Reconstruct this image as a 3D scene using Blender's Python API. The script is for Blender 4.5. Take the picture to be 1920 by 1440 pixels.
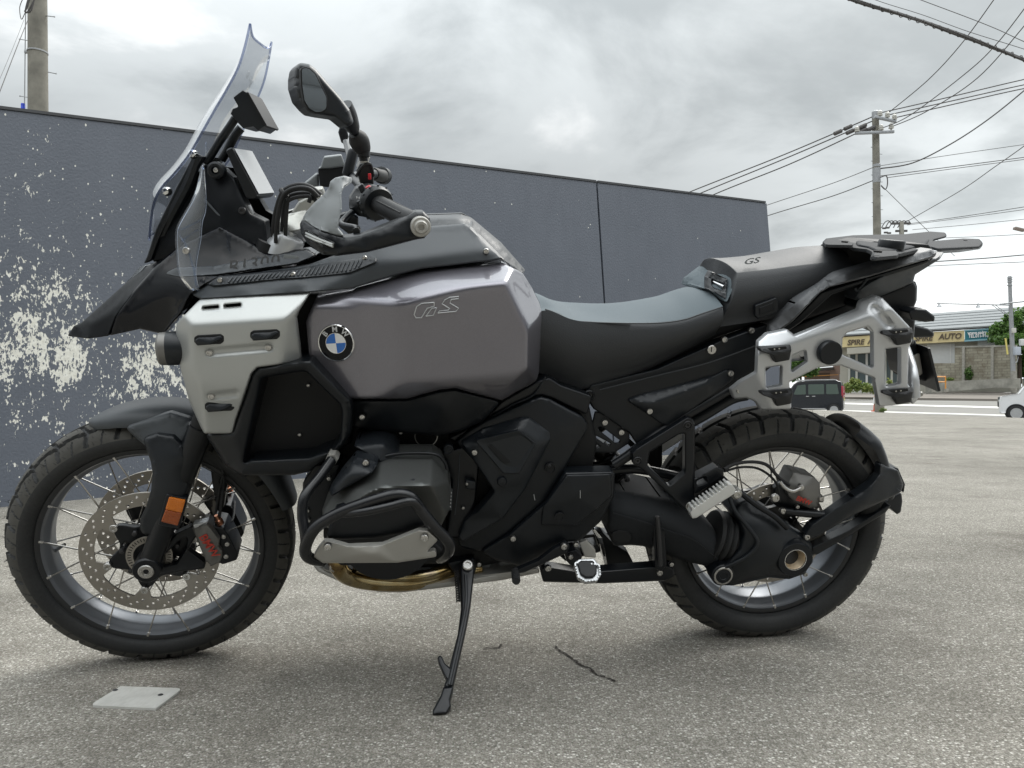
import bpy, bmesh, math, random
import numpy as np
from math import radians, sin, cos, pi
from mathutils import Matrix, Vector
from mathutils.geometry import delaunay_2d_cdt

for o in list(bpy.data.objects):
    bpy.data.objects.remove(o)
scene = bpy.context.scene
COL = scene.collection
random.seed(7)
rng = np.random.default_rng(11)

# ---------------------------------------------------------------- camera
F_PX, CX, CY = 1442.0, 960.0, 720.0          # the photograph is 1920 x 1440
CAM_H, PITCH, ROLL = 0.6452, 0.0169, 0.0129
def _rx(a): c, s = cos(a), sin(a); return np.array([[1,0,0],[0,c,-s],[0,s,c]])
def _ry(a): c, s = cos(a), sin(a); return np.array([[c,0,s],[0,1,0],[-s,0,c]])
CR = _rx(PITCH) @ _ry(ROLL)                   # columns: right, forward, up
CC = np.array([0.0, 0.0, CAM_H])
cam_data = bpy.data.cameras.new('camera')
cam_data.sensor_width = 36.0
cam_data.lens = F_PX / 1920.0 * 36.0
cam_data.clip_start, cam_data.clip_end = 0.05, 3000.0
cam = bpy.data.objects.new('camera', cam_data)
COL.objects.link(cam)
cam.matrix_world = Matrix(((CR[0,0], CR[0,2], -CR[0,1], 0.0), (CR[1,0], CR[1,2], -CR[1,1], 0.0),
                           (CR[2,0], CR[2,2], -CR[2,1], CAM_H), (0, 0, 0, 1)))
scene.camera = cam
scene.render.resolution_x, scene.render.resolution_y = 1024, 768

# ---------------------------------------------------------------- world, sun, exposure
SUN_AZ, SUN_EL = radians(38), radians(50)     # azimuth from +Y towards +X
world = bpy.data.worlds.new('World'); scene.world = world; world.use_nodes = True
def build_world():
    nt = world.node_tree; nt.nodes.clear()
    N = lambda t, **k: (lambda n: ([setattr(n, a, b) for a, b in k.items()], n)[1])(nt.nodes.new(t))
    L = nt.links.new
    out = N('ShaderNodeOutputWorld'); bg = N('ShaderNodeBackground'); bg.inputs['Strength'].default_value = 0.1
    L(bg.outputs[0], out.inputs[0])
    sky = N('ShaderNodeTexSky', sky_type='NISHITA'); sky.sun_disc = False
    sky.sun_elevation = SUN_EL; sky.sun_rotation = SUN_AZ
    sky.air_density = 1.5; sky.dust_density = 4.0
    tc = N('ShaderNodeTexCoord'); sep = N('ShaderNodeSeparateXYZ'); L(tc.outputs['Generated'], sep.inputs[0])
    def math_(op, a, b=None, clamp=False):
        m = N('ShaderNodeMath', operation=op); m.use_clamp = clamp
        for i, v in enumerate((a, b)):
            if v is None: continue
            if isinstance(v, (int, float)): m.inputs[i].default_value = v
            else: L(v, m.inputs[i])
        return m.outputs[0]
    zc = math_('MAXIMUM', sep.outputs['Z'], 0.0)
    den = math_('ADD', zc, 0.22)
    px = math_('DIVIDE', sep.outputs['X'], den); py = math_('DIVIDE', sep.outputs['Y'], den)
    comb = N('ShaderNodeCombineXYZ'); L(px, comb.inputs[0]); L(py, comb.inputs[1]); comb.inputs[2].default_value = SKY_SEED
    def noise(scale, detail, rough, dist=0.0, vec=comb.outputs[0]):
        n = N('ShaderNodeTexNoise'); n.inputs['Scale'].default_value = scale; n.inputs['Detail'].default_value = detail
        n.inputs['Roughness'].default_value = rough; n.inputs['Distortion'].default_value = dist
        L(vec, n.inputs['Vector']); return n.outputs['Fac']
    big = noise(0.75, 3, 0.5, 0.6); mid = noise(1.7, 8, 0.56, 0.35)
    mix = math_('ADD', math_('MULTIPLY', big, 0.5), math_('MULTIPLY', mid, 0.5))
    ramp = N('ShaderNodeValToRGB'); L(mix, ramp.inputs[0])
    cr = ramp.color_ramp; cr.interpolation = 'EASE'
    cr.elements[0].position = 0.36; cr.elements[0].color = (0.29, 0.315, 0.325, 1)
    cr.elements[1].position = 0.66; cr.elements[1].color = (0.93, 0.94, 0.95, 1)
    e = cr.elements.new(0.50); e.color = (0.49, 0.52, 0.53, 1)
    e = cr.elements.new(0.575); e.color = (0.68, 0.70, 0.705, 1)
    # a brighter, thinner cloud deck around the hidden sun and towards its horizon
    gd = Vector((sin(radians(40)), cos(radians(40)), 0.10)).normalized()
    dot = N('ShaderNodeVectorMath', operation='DOT_PRODUCT'); L(tc.outputs['Generated'], dot.inputs[0]); dot.inputs[1].default_value = gd
    d1 = math_('POWER', math_('MAXIMUM', dot.outputs['Value'], 0.0), 14.0)
    lowz = math_('POWER', math_('SUBTRACT', 1.0, zc), 3.5)
    glow = math_('MULTIPLY', d1, lowz)
    glow = math_('MULTIPLY', glow, 2.8)
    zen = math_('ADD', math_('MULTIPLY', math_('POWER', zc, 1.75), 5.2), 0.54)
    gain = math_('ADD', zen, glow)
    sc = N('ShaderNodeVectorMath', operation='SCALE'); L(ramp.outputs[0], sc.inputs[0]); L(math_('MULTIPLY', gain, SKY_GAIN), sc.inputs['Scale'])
    addc = N('ShaderNodeMix', data_type='RGBA'); addc.inputs['Factor'].default_value = 0.96
    L(sky.outputs[0], addc.inputs['A']); L(sc.outputs[0], addc.inputs['B'])
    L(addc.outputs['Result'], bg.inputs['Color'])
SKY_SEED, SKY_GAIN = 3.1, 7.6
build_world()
sun_data = bpy.data.lights.new('sun', 'SUN'); sun_data.energy = 1.5; sun_data.angle = radians(30); sun_data.color = (1.0, 0.965, 0.91)
sun = bpy.data.objects.new('sun', sun_data); COL.objects.link(sun)
sd = Vector((sin(SUN_AZ)*cos(SUN_EL), cos(SUN_AZ)*cos(SUN_EL), sin(SUN_EL)))
sun.rotation_euler = sd.to_track_quat('Z', 'Y').to_euler()
sun.location = (0, 0, 30)
scene.view_settings.view_transform = 'Standard'; scene.view_settings.look = 'None'
scene.view_settings.gamma = 1.0; scene.view_settings.exposure = 0.48
scene.render.engine = 'CYCLES'
scene.cycles.max_bounces = 10; scene.cycles.transparent_max_bounces = 24

# ---------------------------------------------------------------- frames: a photo pixel gives a ray, a plane gives the point
def ray_dir(px):
    px = np.asarray(px, float)
    d = np.stack([(px[..., 0]-CX)/F_PX, np.ones(px.shape[:-1]), -(px[..., 1]-CY)/F_PX], -1)
    return d @ CR.T
def on_ground(px, z=0.0):
    d = ray_dir(px); t = (z-CAM_H)/d[..., 2]
    return CC + t[..., None]*d
def at_depth(px, depth):
    d = ray_dir(px); return CC + np.asarray(depth, float)[..., None]*d/d[..., 1:2]
def on_plane(px, p0, n):
    d = ray_dir(px); n = np.asarray(n, float); t = ((np.asarray(p0, float)-CC) @ n)/(d @ n)
    return CC + t[..., None]*d

WB, RF, RR = 1.534, 0.325, 0.318
BX, BY, HEAD, LEAN, STEER = 0.6495, 2.1223, 0.1015, 0.2762, 0.1199
_fw = np.array([-cos(HEAD), -sin(HEAD), 0]); _up = np.array([0, 0, 1.0]); _lf = np.cross(_up, _fw)
BM = np.stack([_fw, cos(LEAN)*_lf - sin(LEAN)*_up, cos(LEAN)*_up + sin(LEAN)*_lf], 1)   # columns: forward u, left w, up v
BO = np.array([BX, BY, 0.0])
def _axis_rot(k, a):
    k = k/np.linalg.norm(k); K = np.array([[0, -k[2], k[1]], [k[2], 0, -k[0]], [-k[1], k[0], 0]])
    return np.eye(3) + sin(a)*K + (1-cos(a))*K @ K
RAKE = radians(26.2)
SK = np.array([-sin(RAKE), 0, cos(RAKE)]); SG = np.array([WB+0.1189, 0, 0]); SS = _axis_rot(SK, STEER)

class Frame:
    """origin and axes (u, w, v) in world space; maps pixels at a given w to frame points and frame points to bike-local ones"""
    def __init__(s, O, M): s.O = np.asarray(O, float); s.M = np.asarray(M, float)
    def px(s, p, w):
        p = np.atleast_2d(np.asarray(p, float)); w = np.broadcast_to(np.asarray(w, float), (len(p),))
        d = ray_dir(p) @ s.M; c = (CC-s.O) @ s.M
        t = (w-c[1])/d[:, 1]
        return c + t[:, None]*d
    def loc(s, q): return (s.O + np.atleast_2d(q) @ s.M.T - BO) @ BM
    def w2(s, P): return (np.atleast_2d(P)-s.O) @ s.M
FB = Frame(BO, BM)
FF = Frame(BO + BM @ (SG - SS @ SG), BM @ SS)
def local_frame(origin, normal, up=(0, 0, 1)):
    """frame in bike-local terms; normal becomes its w axis"""
    n = np.asarray(normal, float); n = n/np.linalg.norm(n)
    up = np.asarray(up, float); v = up - n*(up @ n); v /= np.linalg.norm(v); u = np.cross(n, v)
    return Frame(BO + BM @ np.asarray(origin, float), BM @ np.stack([u, n, v], 1))
def PB(x, y, w): return FB.px([(x, y)], w)[0]
def PF(x, y, w): return FF.loc(FF.px([(x, y)], w))[0]

# ---------------------------------------------------------------- mesh helpers
DEF_PARENT = [None]
def link(name, verts, faces, mat, parent=None, smooth=True, angle=35, kind=None):
    parent = parent or DEF_PARENT[0]
    me = bpy.data.meshes.new(name)
    me.from_pydata([tuple(map(float, v)) for v in verts], [], [tuple(map(int, f)) for f in faces])
    me.validate(); me.update()
    if smooth:
        me.polygons.foreach_set('use_smooth', [True]*len(me.polygons))
        me.set_sharp_from_angle(angle=radians(angle))
    o = bpy.data.objects.new(name, me); COL.objects.link(o)
    if mat is not None: me.materials.append(mat)
    if parent is not None: o.parent = parent
    if kind: o['kind'] = kind
    return o
def empty(name, parent=None, loc=(0, 0, 0)):
    o = bpy.data.objects.new(name, None); COL.objects.link(o); o.location = loc; o.empty_display_size = 0.1
    if parent is not None: o.parent = parent
    return o
def tag(o, label, cat, group=None):
    o['label'] = label; o['category'] = cat
    if group: o['group'] = group
    return o
def struct(o): o['kind'] = 'structure'; return o

class MB:
    """collects geometry for one mesh"""
    def __init__(s): s.v = []; s.f = []; s.n = 0
    def add(s, v, f):
        v = np.atleast_2d(np.asarray(v, float)); s.v.append(v); s.f += [tuple(i+s.n for i in q) for q in f]; s.n += len(v); return s
    def mirror(s):
        v = np.concatenate(s.v); v2 = v*np.array([1, -1, 1]); n = s.n
        s.f += [tuple(i+n for i in reversed(q)) for q in s.f]; s.v.append(v2); s.n *= 2; return s
    def build(s, name, mat, parent=None, **k): return link(name, np.concatenate(s.v), s.f, mat, parent, **k)

def rounded(pts, r=0.0, n=5):
    """polygon with corner radius r (per-point override as a third value)"""
    P = [np.array(p[:2], float) for p in pts]; Rr = [p[2] if len(p) > 2 else r for p in pts]
    out = []
    m = len(P)
    for i in range(m):
        a, b, c = P[i-1], P[i], P[(i+1) % m]
        rr = Rr[i]
        la, lc = np.linalg.norm(a-b), np.linalg.norm(c-b)
        if rr <= 0 or la < 1e-9 or lc < 1e-9: out.append(b); continue
        da, dc = (a-b)/la, (c-b)/lc
        cs = np.clip(da @ dc, -0.9999, 0.9999); half = math.acos(cs)/2
        t = min(rr/math.tan(half) if half > 1e-3 else 1e9, 0.48*la, 0.48*lc)
        p0, p1 = b+da*t, b+dc*t
        if t < 1e-6: out.append(b); continue
        for k in range(n+1):
            q = k/n; out.append((1-q)**2*p0 + 2*q*(1-q)*b + q*q*p1)
    return np.array(out)
def resample(poly, s):
    out = []
    m = len(poly)
    for i in range(m):
        a, b = poly[i], poly[(i+1) % m]; L = np.linalg.norm(b-a); k = max(1, int(math.ceil(L/s)))
        for j in range(k): out.append(a+(b-a)*j/k)
    out = np.array(out)
    keep = [0]
    for i in range(1, len(out)):
        if np.linalg.norm(out[i]-out[keep[-1]]) > s*0.08: keep.append(i)
    return out[keep]
def area2(p): x, y = p[:, 0], p[:, 1]; return 0.5*np.sum(x*np.roll(y, -1)-np.roll(x, -1)*y)
def inside(pts, poly):
    x, y = pts[:, 0][:, None], pts[:, 1][:, None]
    x0, y0 = poly[:, 0][None], poly[:, 1][None]; x1, y1 = np.roll(poly[:, 0], -1)[None], np.roll(poly[:, 1], -1)[None]
    c = ((y0 > y) != (y1 > y)) & (x < (x1-x0)*(y-y0)/np.where(y1 == y0, 1e-12, y1-y0)+x0)
    return c.sum(1) % 2 == 1
def dist_poly(pts, poly):
    a = poly; b = np.roll(poly, -1, 0); d = b-a; L2 = (d*d).sum(1)+1e-12
    out = np.full(len(pts), 1e9)
    for k in range(0, len(pts), 2000):
        q = pts[k:k+2000]
        t = np.clip(((q[:, None]-a[None])*d[None]).sum(2)/L2[None], 0, 1)
        out[k:k+2000] = np.sqrt(((q[:, None]-a[None]-t[..., None]*d[None])**2).sum(2)).min(1)
    return out
def _interp_lin(ctrl, q):
    """piecewise linear over the Delaunay triangles of the control points"""
    c = np.asarray(ctrl, float); lo, hi = c[:, :2].min(0)-400, c[:, :2].max(0)+400
    far = np.array([[lo[0], lo[1]], [hi[0], lo[1]], [hi[0], hi[1]], [lo[0], hi[1]], [(lo[0]+hi[0])/2, lo[1]], [hi[0], (lo[1]+hi[1])/2], [(lo[0]+hi[0])/2, hi[1]], [lo[0], (lo[1]+hi[1])/2]])
    fw = [c[np.argmin(((c[:, :2]-p)**2).sum(1)), 2] for p in far]
    A = np.vstack([c, np.column_stack([far, fw])])
    vs, es, fs, *_ = delaunay_2d_cdt([Vector(p[:2]) for p in A], [], [], 0, 1e-6)
    V = np.array([v[:] for v in vs]); Wv = np.array([A[np.argmin(((A[:, :2]-p)**2).sum(1)), 2] for p in V])
    out = np.zeros(len(q)); done = np.zeros(len(q), bool)
    for f in fs:
        a, b, d = V[f[0]], V[f[1]], V[f[2]]
        den = (b[1]-d[1])*(a[0]-d[0])+(d[0]-b[0])*(a[1]-d[1])
        if abs(den) < 1e-9: continue
        l0 = ((b[1]-d[1])*(q[:, 0]-d[0])+(d[0]-b[0])*(q[:, 1]-d[1]))/den
        l1 = ((d[1]-a[1])*(q[:, 0]-d[0])+(a[0]-d[0])*(q[:, 1]-d[1]))/den
        l2 = 1-l0-l1; m = (l0 > -1e-6) & (l1 > -1e-6) & (l2 > -1e-6) & ~done
        out[m] = l0[m]*Wv[f[0]]+l1[m]*Wv[f[1]]+l2[m]*Wv[f[2]]; done |= m
    return out
def _interp_tps(ctrl, q):
    c = np.asarray(ctrl, float); s = 100.0; X = c[:, :2]/s; n = len(c)
    def U(r2): return np.where(r2 > 0, r2*np.log(r2+1e-20), 0)
    K = U(((X[:, None]-X[None])**2).sum(2)) + 1e-4*np.eye(n); Pm = np.column_stack([np.ones(n), X])
    A = np.block([[K, Pm], [Pm.T, np.zeros((3, 3))]]); sol = np.linalg.solve(A, np.concatenate([c[:, 2], np.zeros(3)]))
    Q = q/s
    return U(((Q[:, None]-X[None])**2).sum(2)) @ sol[:n] + np.column_stack([np.ones(len(Q)), Q]) @ sol[n:]

def panel_geo(outline, H, depth=0.02, holes=(), er=4.0, em=0.004, s=6.0, cr=4.0, hr=None, smooth=2, kind='lin',
              frame=None, stamps=(), cap=True, uv=False, mirror=False, nr=4, creases=(), region=None, pin=True):
    """a raised panel. outline/holes in photo pixels (or frame metres when uv); H gives the outer face's w: a number or
    control points (x, y, w). er/em: rounded edge (plan, height); depth: how far the side runs back; stamps: (capsule a, b, radius, height)"""
    frame = frame or FB
    out = resample(rounded(outline, cr), s)
    if area2(out) < 0: out = out[::-1]
    hl = []
    for h in holes:
        hp = resample(rounded(h, cr if hr is None else hr), s)
        if area2(hp) > 0: hp = hp[::-1]
        hl.append(hp)
    loops = [out]+hl
    allb = loops
    def bdist(p): return np.min([dist_poly(p, l) for l in allb], 0)
    pts = []; drop = []; edges = []; bidx = []
    n0 = 0
    for l in loops:
        k = len(l); pts.append(l); drop += [em]*k; edges += [(n0+i, n0+(i+1) % k) for i in range(k)]; bidx.append(list(range(n0, n0+k))); n0 += k
    if er > 0:
        for j in range(1, nr+1):
            th = j/nr*pi/2; ins = er*(1-cos(th)); dr = em*(1-sin(th))
            for l in loops:
                a = np.roll(l, 1, 0); b = np.roll(l, -1, 0); t = b-a; t /= (np.linalg.norm(t, axis=1)[:, None]+1e-9)
                nrm = np.column_stack([-t[:, 1], t[:, 0]])
                q = l+nrm*ins; ok = inside(q, out) & (dist_poly(q, l) > ins*0.93)
                for h in hl: ok &= ~inside(q, h)
                ok &= bdist(q) > ins*0.9
                q = q[ok]
                pts.append(q); drop += [dr]*len(q); n0 += len(q)
    cpts = []
    for cl in creases:
        cl = np.array(cl, float); q = []
        for i in range(len(cl)-1):
            k = max(1, int(np.linalg.norm(cl[i+1]-cl[i])/s)); q += [cl[i]+(cl[i+1]-cl[i])*j/k for j in range(k)]
        q.append(cl[-1]); q = np.array(q); pts.append(q); drop += [0.0]*len(q); edges += [(n0+i, n0+i+1) for i in range(len(q)-1)]; n0 += len(q); cpts.append(q)
    lo, hi = out.min(0), out.max(0)
    gx = np.arange(lo[0]+s/2, hi[0], s); gy = np.arange(lo[1]+s/2, hi[1], s*0.87)
    G = np.array([(x+(s/2 if i % 2 else 0), y) for i, y in enumerate(gy) for x in gx]) if len(gx) and len(gy) else np.zeros((0, 2))
    if len(G):
        m = inside(G, out)
        for h in hl: m &= ~inside(G, h)
        G = G[m]
        if len(G): G = G[bdist(G) > er+0.45*s]
        for q in cpts:
            if len(G): G = G[np.sqrt(((G[:, None]-q[None])**2).sum(2)).min(1) > 0.5*s]
        pts.append(G); drop += [0.0]*len(G)
    A = np.concatenate(pts); drop = np.array(drop)
    vs, es, fs, ov, *_ = delaunay_2d_cdt([Vector(p) for p in A], edges, [], 0, 1e-7)
    V = np.array([v[:] for v in vs]); dr = np.zeros(len(V)); src = {}
    for i, o in enumerate(ov):
        if o: dr[i] = drop[o[0]]
        for oo in o: src[oo] = i
    fs = [tuple(f) for f in fs]
    cen = np.array([V[list(f)].mean(0) for f in fs]); m = inside(cen, out)
    for h in hl: m &= ~inside(cen, h)
    fs = [f for f, k in zip(fs, m) if k]
    if isinstance(H, (int, float)): Wd = np.full(len(V), float(H))
    elif callable(H): Wd = H(V)
    else:
        Wd = _interp_lin(H, V) if kind == 'lin' else _interp_tps(H, V)
        if smooth:
            E = np.array([(f[i], f[(i+1) % 3]) for f in fs for i in range(3)]); E = np.vstack([E, E[:, ::-1]])
            cnt = np.bincount(E[:, 0], minlength=len(V)); cnt[cnt == 0] = 1
            hold = np.zeros(len(V), bool)
            if pin:
                for l in range(len(loops)):
                    for i in bidx[l]: hold[src.get(i, 0)] = True
            for _ in range(smooth):
                acc = np.bincount(E[:, 0], weights=Wd[E[:, 1]], minlength=len(V)); av = acc/cnt
                Wd = np.where((np.bincount(E[:, 0], minlength=len(V)) > 0) & ~hold, 0.5*Wd+0.5*av, Wd)
    for (a, b, rad, hh) in stamps:
        a = np.array(a, float); b = np.array(b, float); d = b-a; L2 = d @ d+1e-9
        t = np.clip(((V-a) @ d)/L2, 0, 1); dd = np.linalg.norm(V-a-t[:, None]*d, axis=1)
        x = np.clip((rad-dd)/(rad*0.75), 0, 1); Wd = Wd+hh*(x*x*(3-2*x))
    Wf = Wd-dr
    Q = np.column_stack([V[:, 0], Wf, V[:, 1]]) if uv else frame.px(V, Wf)
    mb = MB()
    # orientation: front faces must look along +w
    def orient(f):
        a, b, c = Q[f[0]], Q[f[1]], Q[f[2]]; nn = np.cross(b-a, c-a)
        return f if nn[1] >= 0 else f[::-1]
    ff = [orient(f) for f in fs]
    mb.region = None
    if region is not None:
        mb.region = inside(np.array([V[list(f)].mean(0) for f in fs]), np.array(region, float)).tolist()
    mb.add(Q, ff)
    B = Q.copy(); B[:, 1] = B[:, 1]-depth
    skirt = []
    nV = len(Q)
    be = {}
    for f in ff:
        for i in range(3):
            e = (f[i], f[(i+1) % 3]); be[e] = be.get(e, 0)+1
    used = {}
    sv = []
    for e in list(be):
        if (e[1], e[0]) in be: continue
        for k in e:
            if k not in used: used[k] = nV+len(sv); sv.append(B[k])
        skirt.append((e[1], e[0], used[e[0]], used[e[1]]))
    if sv: mb.v.append(np.array(sv)); mb.n += len(sv)
    mb.f += skirt
    if cap: mb.add(B, [f[::-1] for f in ff])
    if mirror and frame is FF: mb.mirror()
    if frame is not FB: mb.v = [frame.loc(np.concatenate(mb.v))]
    if mirror and frame is not FF: mb.mirror()
    return mb
def panel(name, outline, H, mat, parent=None, angle=35, **k):
    mat2 = k.pop('mat2', None)
    mb = panel_geo(outline, H, **k); o = mb.build(name, mat, parent, angle=angle)
    if mat2 is not None:
        o.data.materials.append(mat2); n = len(o.data.polygons); idx = np.zeros(n, int); r = np.array(mb.region, int); idx[:len(r)] = r
        if k.get('mirror'): idx[n//2:n//2+len(r)] = r
        o.data.polygons.foreach_set('material_index', idx.tolist())
    return o

def plane3(a, b, c):
    A = np.array([(p[0], p[1], 1.0) for p in (a, b, c)]); k = np.linalg.solve(A, np.array([a[2], b[2], c[2]])); return lambda V: V[:, 0]*k[0]+V[:, 1]*k[1]+k[2]
def smin(fs, k=200.0): return lambda V: -np.log(sum(np.exp(-k*(f(V)-0.25)) for f in fs))/k+0.25
def smax(fs, k=200.0): return lambda V: np.log(sum(np.exp(k*(f(V)-0.25)) for f in fs))/k+0.25
def smooth_path(P, sub=6):
    P = np.asarray(P, float)
    if len(P) < 3 or sub <= 1: return P
    out = []
    for i in range(len(P)-1):
        p0 = P[max(i-1, 0)]; p1 = P[i]; p2 = P[i+1]; p3 = P[min(i+2, len(P)-1)]
        for k in range(sub):
            t = k/sub
            out.append(0.5*((2*p1)+(-p0+p2)*t+(2*p0-5*p1+4*p2-p3)*t*t+(-p0+3*p1-3*p2+p3)*t**3))
    out.append(P[-1]); return np.array(out)
def sweep(P, r, seg=10, cap=True, flat=None):
    """tube along points P; r a number or one per point. flat=(k, axis): scale along an axis"""
    P = np.asarray(P, float); n = len(P); r = np.broadcast_to(np.asarray(r, float), (n,))
    T = np.gradient(P, axis=0); T /= np.linalg.norm(T, axis=1)[:, None]+1e-12
    ref = np.array([0, 0, 1.0]) if abs(T[0][2]) < 0.9 else np.array([1.0, 0, 0])
    N = np.cross(T[0], ref); N /= np.linalg.norm(N)
    V = []; Fc = []
    for i in range(n):
        N = N-T[i]*(N @ T[i]); N /= np.linalg.norm(N)+1e-12; Bn = np.cross(T[i], N)
        for k in range(seg):
            a = 2*pi*k/seg; off = r[i]*(cos(a)*N+sin(a)*Bn)
            if flat is not None:
                ax = np.asarray(flat[1], float); ax = ax/np.linalg.norm(ax); off = off+ax*(off @ ax)*(flat[0]-1)
            V.append(P[i]+off)
    for i in range(n-1):
        for k in range(seg):
            a, b = i*seg+k, i*seg+(k+1) % seg; Fc.append((a, b, b+seg, a+seg))
    if cap: Fc.append(tuple(reversed(range(seg)))); Fc.append(tuple(range((n-1)*seg, n*seg)))
    return np.array(V), Fc
def tube_geo(path, r, frame=None, sub=6, seg=10, pxr=True, **k):
    frame = frame or FB
    P = np.array([frame.loc(frame.px([(p[0], p[1])], p[2]))[0] for p in path]) if pxr else np.asarray(path, float)
    if not isinstance(r, (int, float)): 
        rr = np.asarray(r, float); R2 = smooth_path(rr[:, None].repeat(3, 1), sub)[:, 0]
    else: R2 = r
    return sweep(smooth_path(P, sub), R2, seg, **k)
def tube(name, path, r, mat, parent=None, **k):
    v, f = tube_geo(path, r, **k); return link(name, v, f, mat, parent, angle=50)
def lathe_geo(c, axis, prof, seg=28, cap=True):
    """prof: (radius, height along axis) pairs, about point c (bike-local)"""
    c = np.asarray(c, float); ax = np.asarray(axis, float); ax = ax/np.linalg.norm(ax)
    ref = np.array([0, 0, 1.0]) if abs(ax[2]) < 0.9 else np.array([1.0, 0, 0])
    e1 = np.cross(ref, ax); e1 /= np.linalg.norm(e1); e2 = np.cross(ax, e1)
    V = []; Fc = []
    for (r, h) in prof:
        for k in range(seg):
            a = 2*pi*k/seg; V.append(c+ax*h+r*(cos(a)*e1+sin(a)*e2))
    for i in range(len(prof)-1):
        for k in range(seg):
            a, b = i*seg+k, i*seg+(k+1) % seg; Fc.append((a, b, b+seg, a+seg))
    if cap and prof[0][0] > 1e-6: Fc.append(tuple(reversed(range(seg))))
    if cap and prof[-1][0] > 1e-6: Fc.append(tuple(range((len(prof)-1)*seg, len(prof)*seg)))
    return np.array(V), Fc
def lathe(name, c, axis, prof, mat, parent=None, seg=28, **k):
    v, f = lathe_geo(c, axis, prof, seg); return link(name, v, f, mat, parent, **k)
WAX = np.array([0, 1.0, 0])
def cyl_prof(r, h0, h1, b=0.001): return [(r-b, h0), (r, h0+b), (r, h1-b), (r-b, h1)]
def box_geo(c, size, M=np.eye(3), bev=0.0):
    """box with chamfered edges; M columns are its axes"""
    x, y, z = np.asarray(size, float)/2; b = min(bev, x*0.9, y*0.9, z*0.9)
    if b <= 0:
        V = np.array([(sx*x, sy*y, sz*z) for sx in (-1, 1) for sy in (-1, 1) for sz in (-1, 1)])
        Fc = [(0, 1, 3, 2), (4, 6, 7, 5), (0, 4, 5, 1), (2, 3, 7, 6), (0, 2, 6, 4), (1, 5, 7, 3)]
    else:
        bm = bmesh.new(); bmesh.ops.create_cube(bm, size=1.0)
        for v in bm.verts: v.co = Vector((v.co.x*2*x, v.co.y*2*y, v.co.z*2*z))
        bmesh.ops.bevel(bm, geom=bm.edges[:], offset=b, segments=2, affect='EDGES', profile=0.6)
        bm.verts.ensure_lookup_table(); V = np.array([v.co[:] for v in bm.verts]); Fc = [tuple(v.index for v in f.verts) for f in bm.faces]; bm.free()
    return np.asarray(c, float)+V @ np.asarray(M, float).T, Fc
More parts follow.
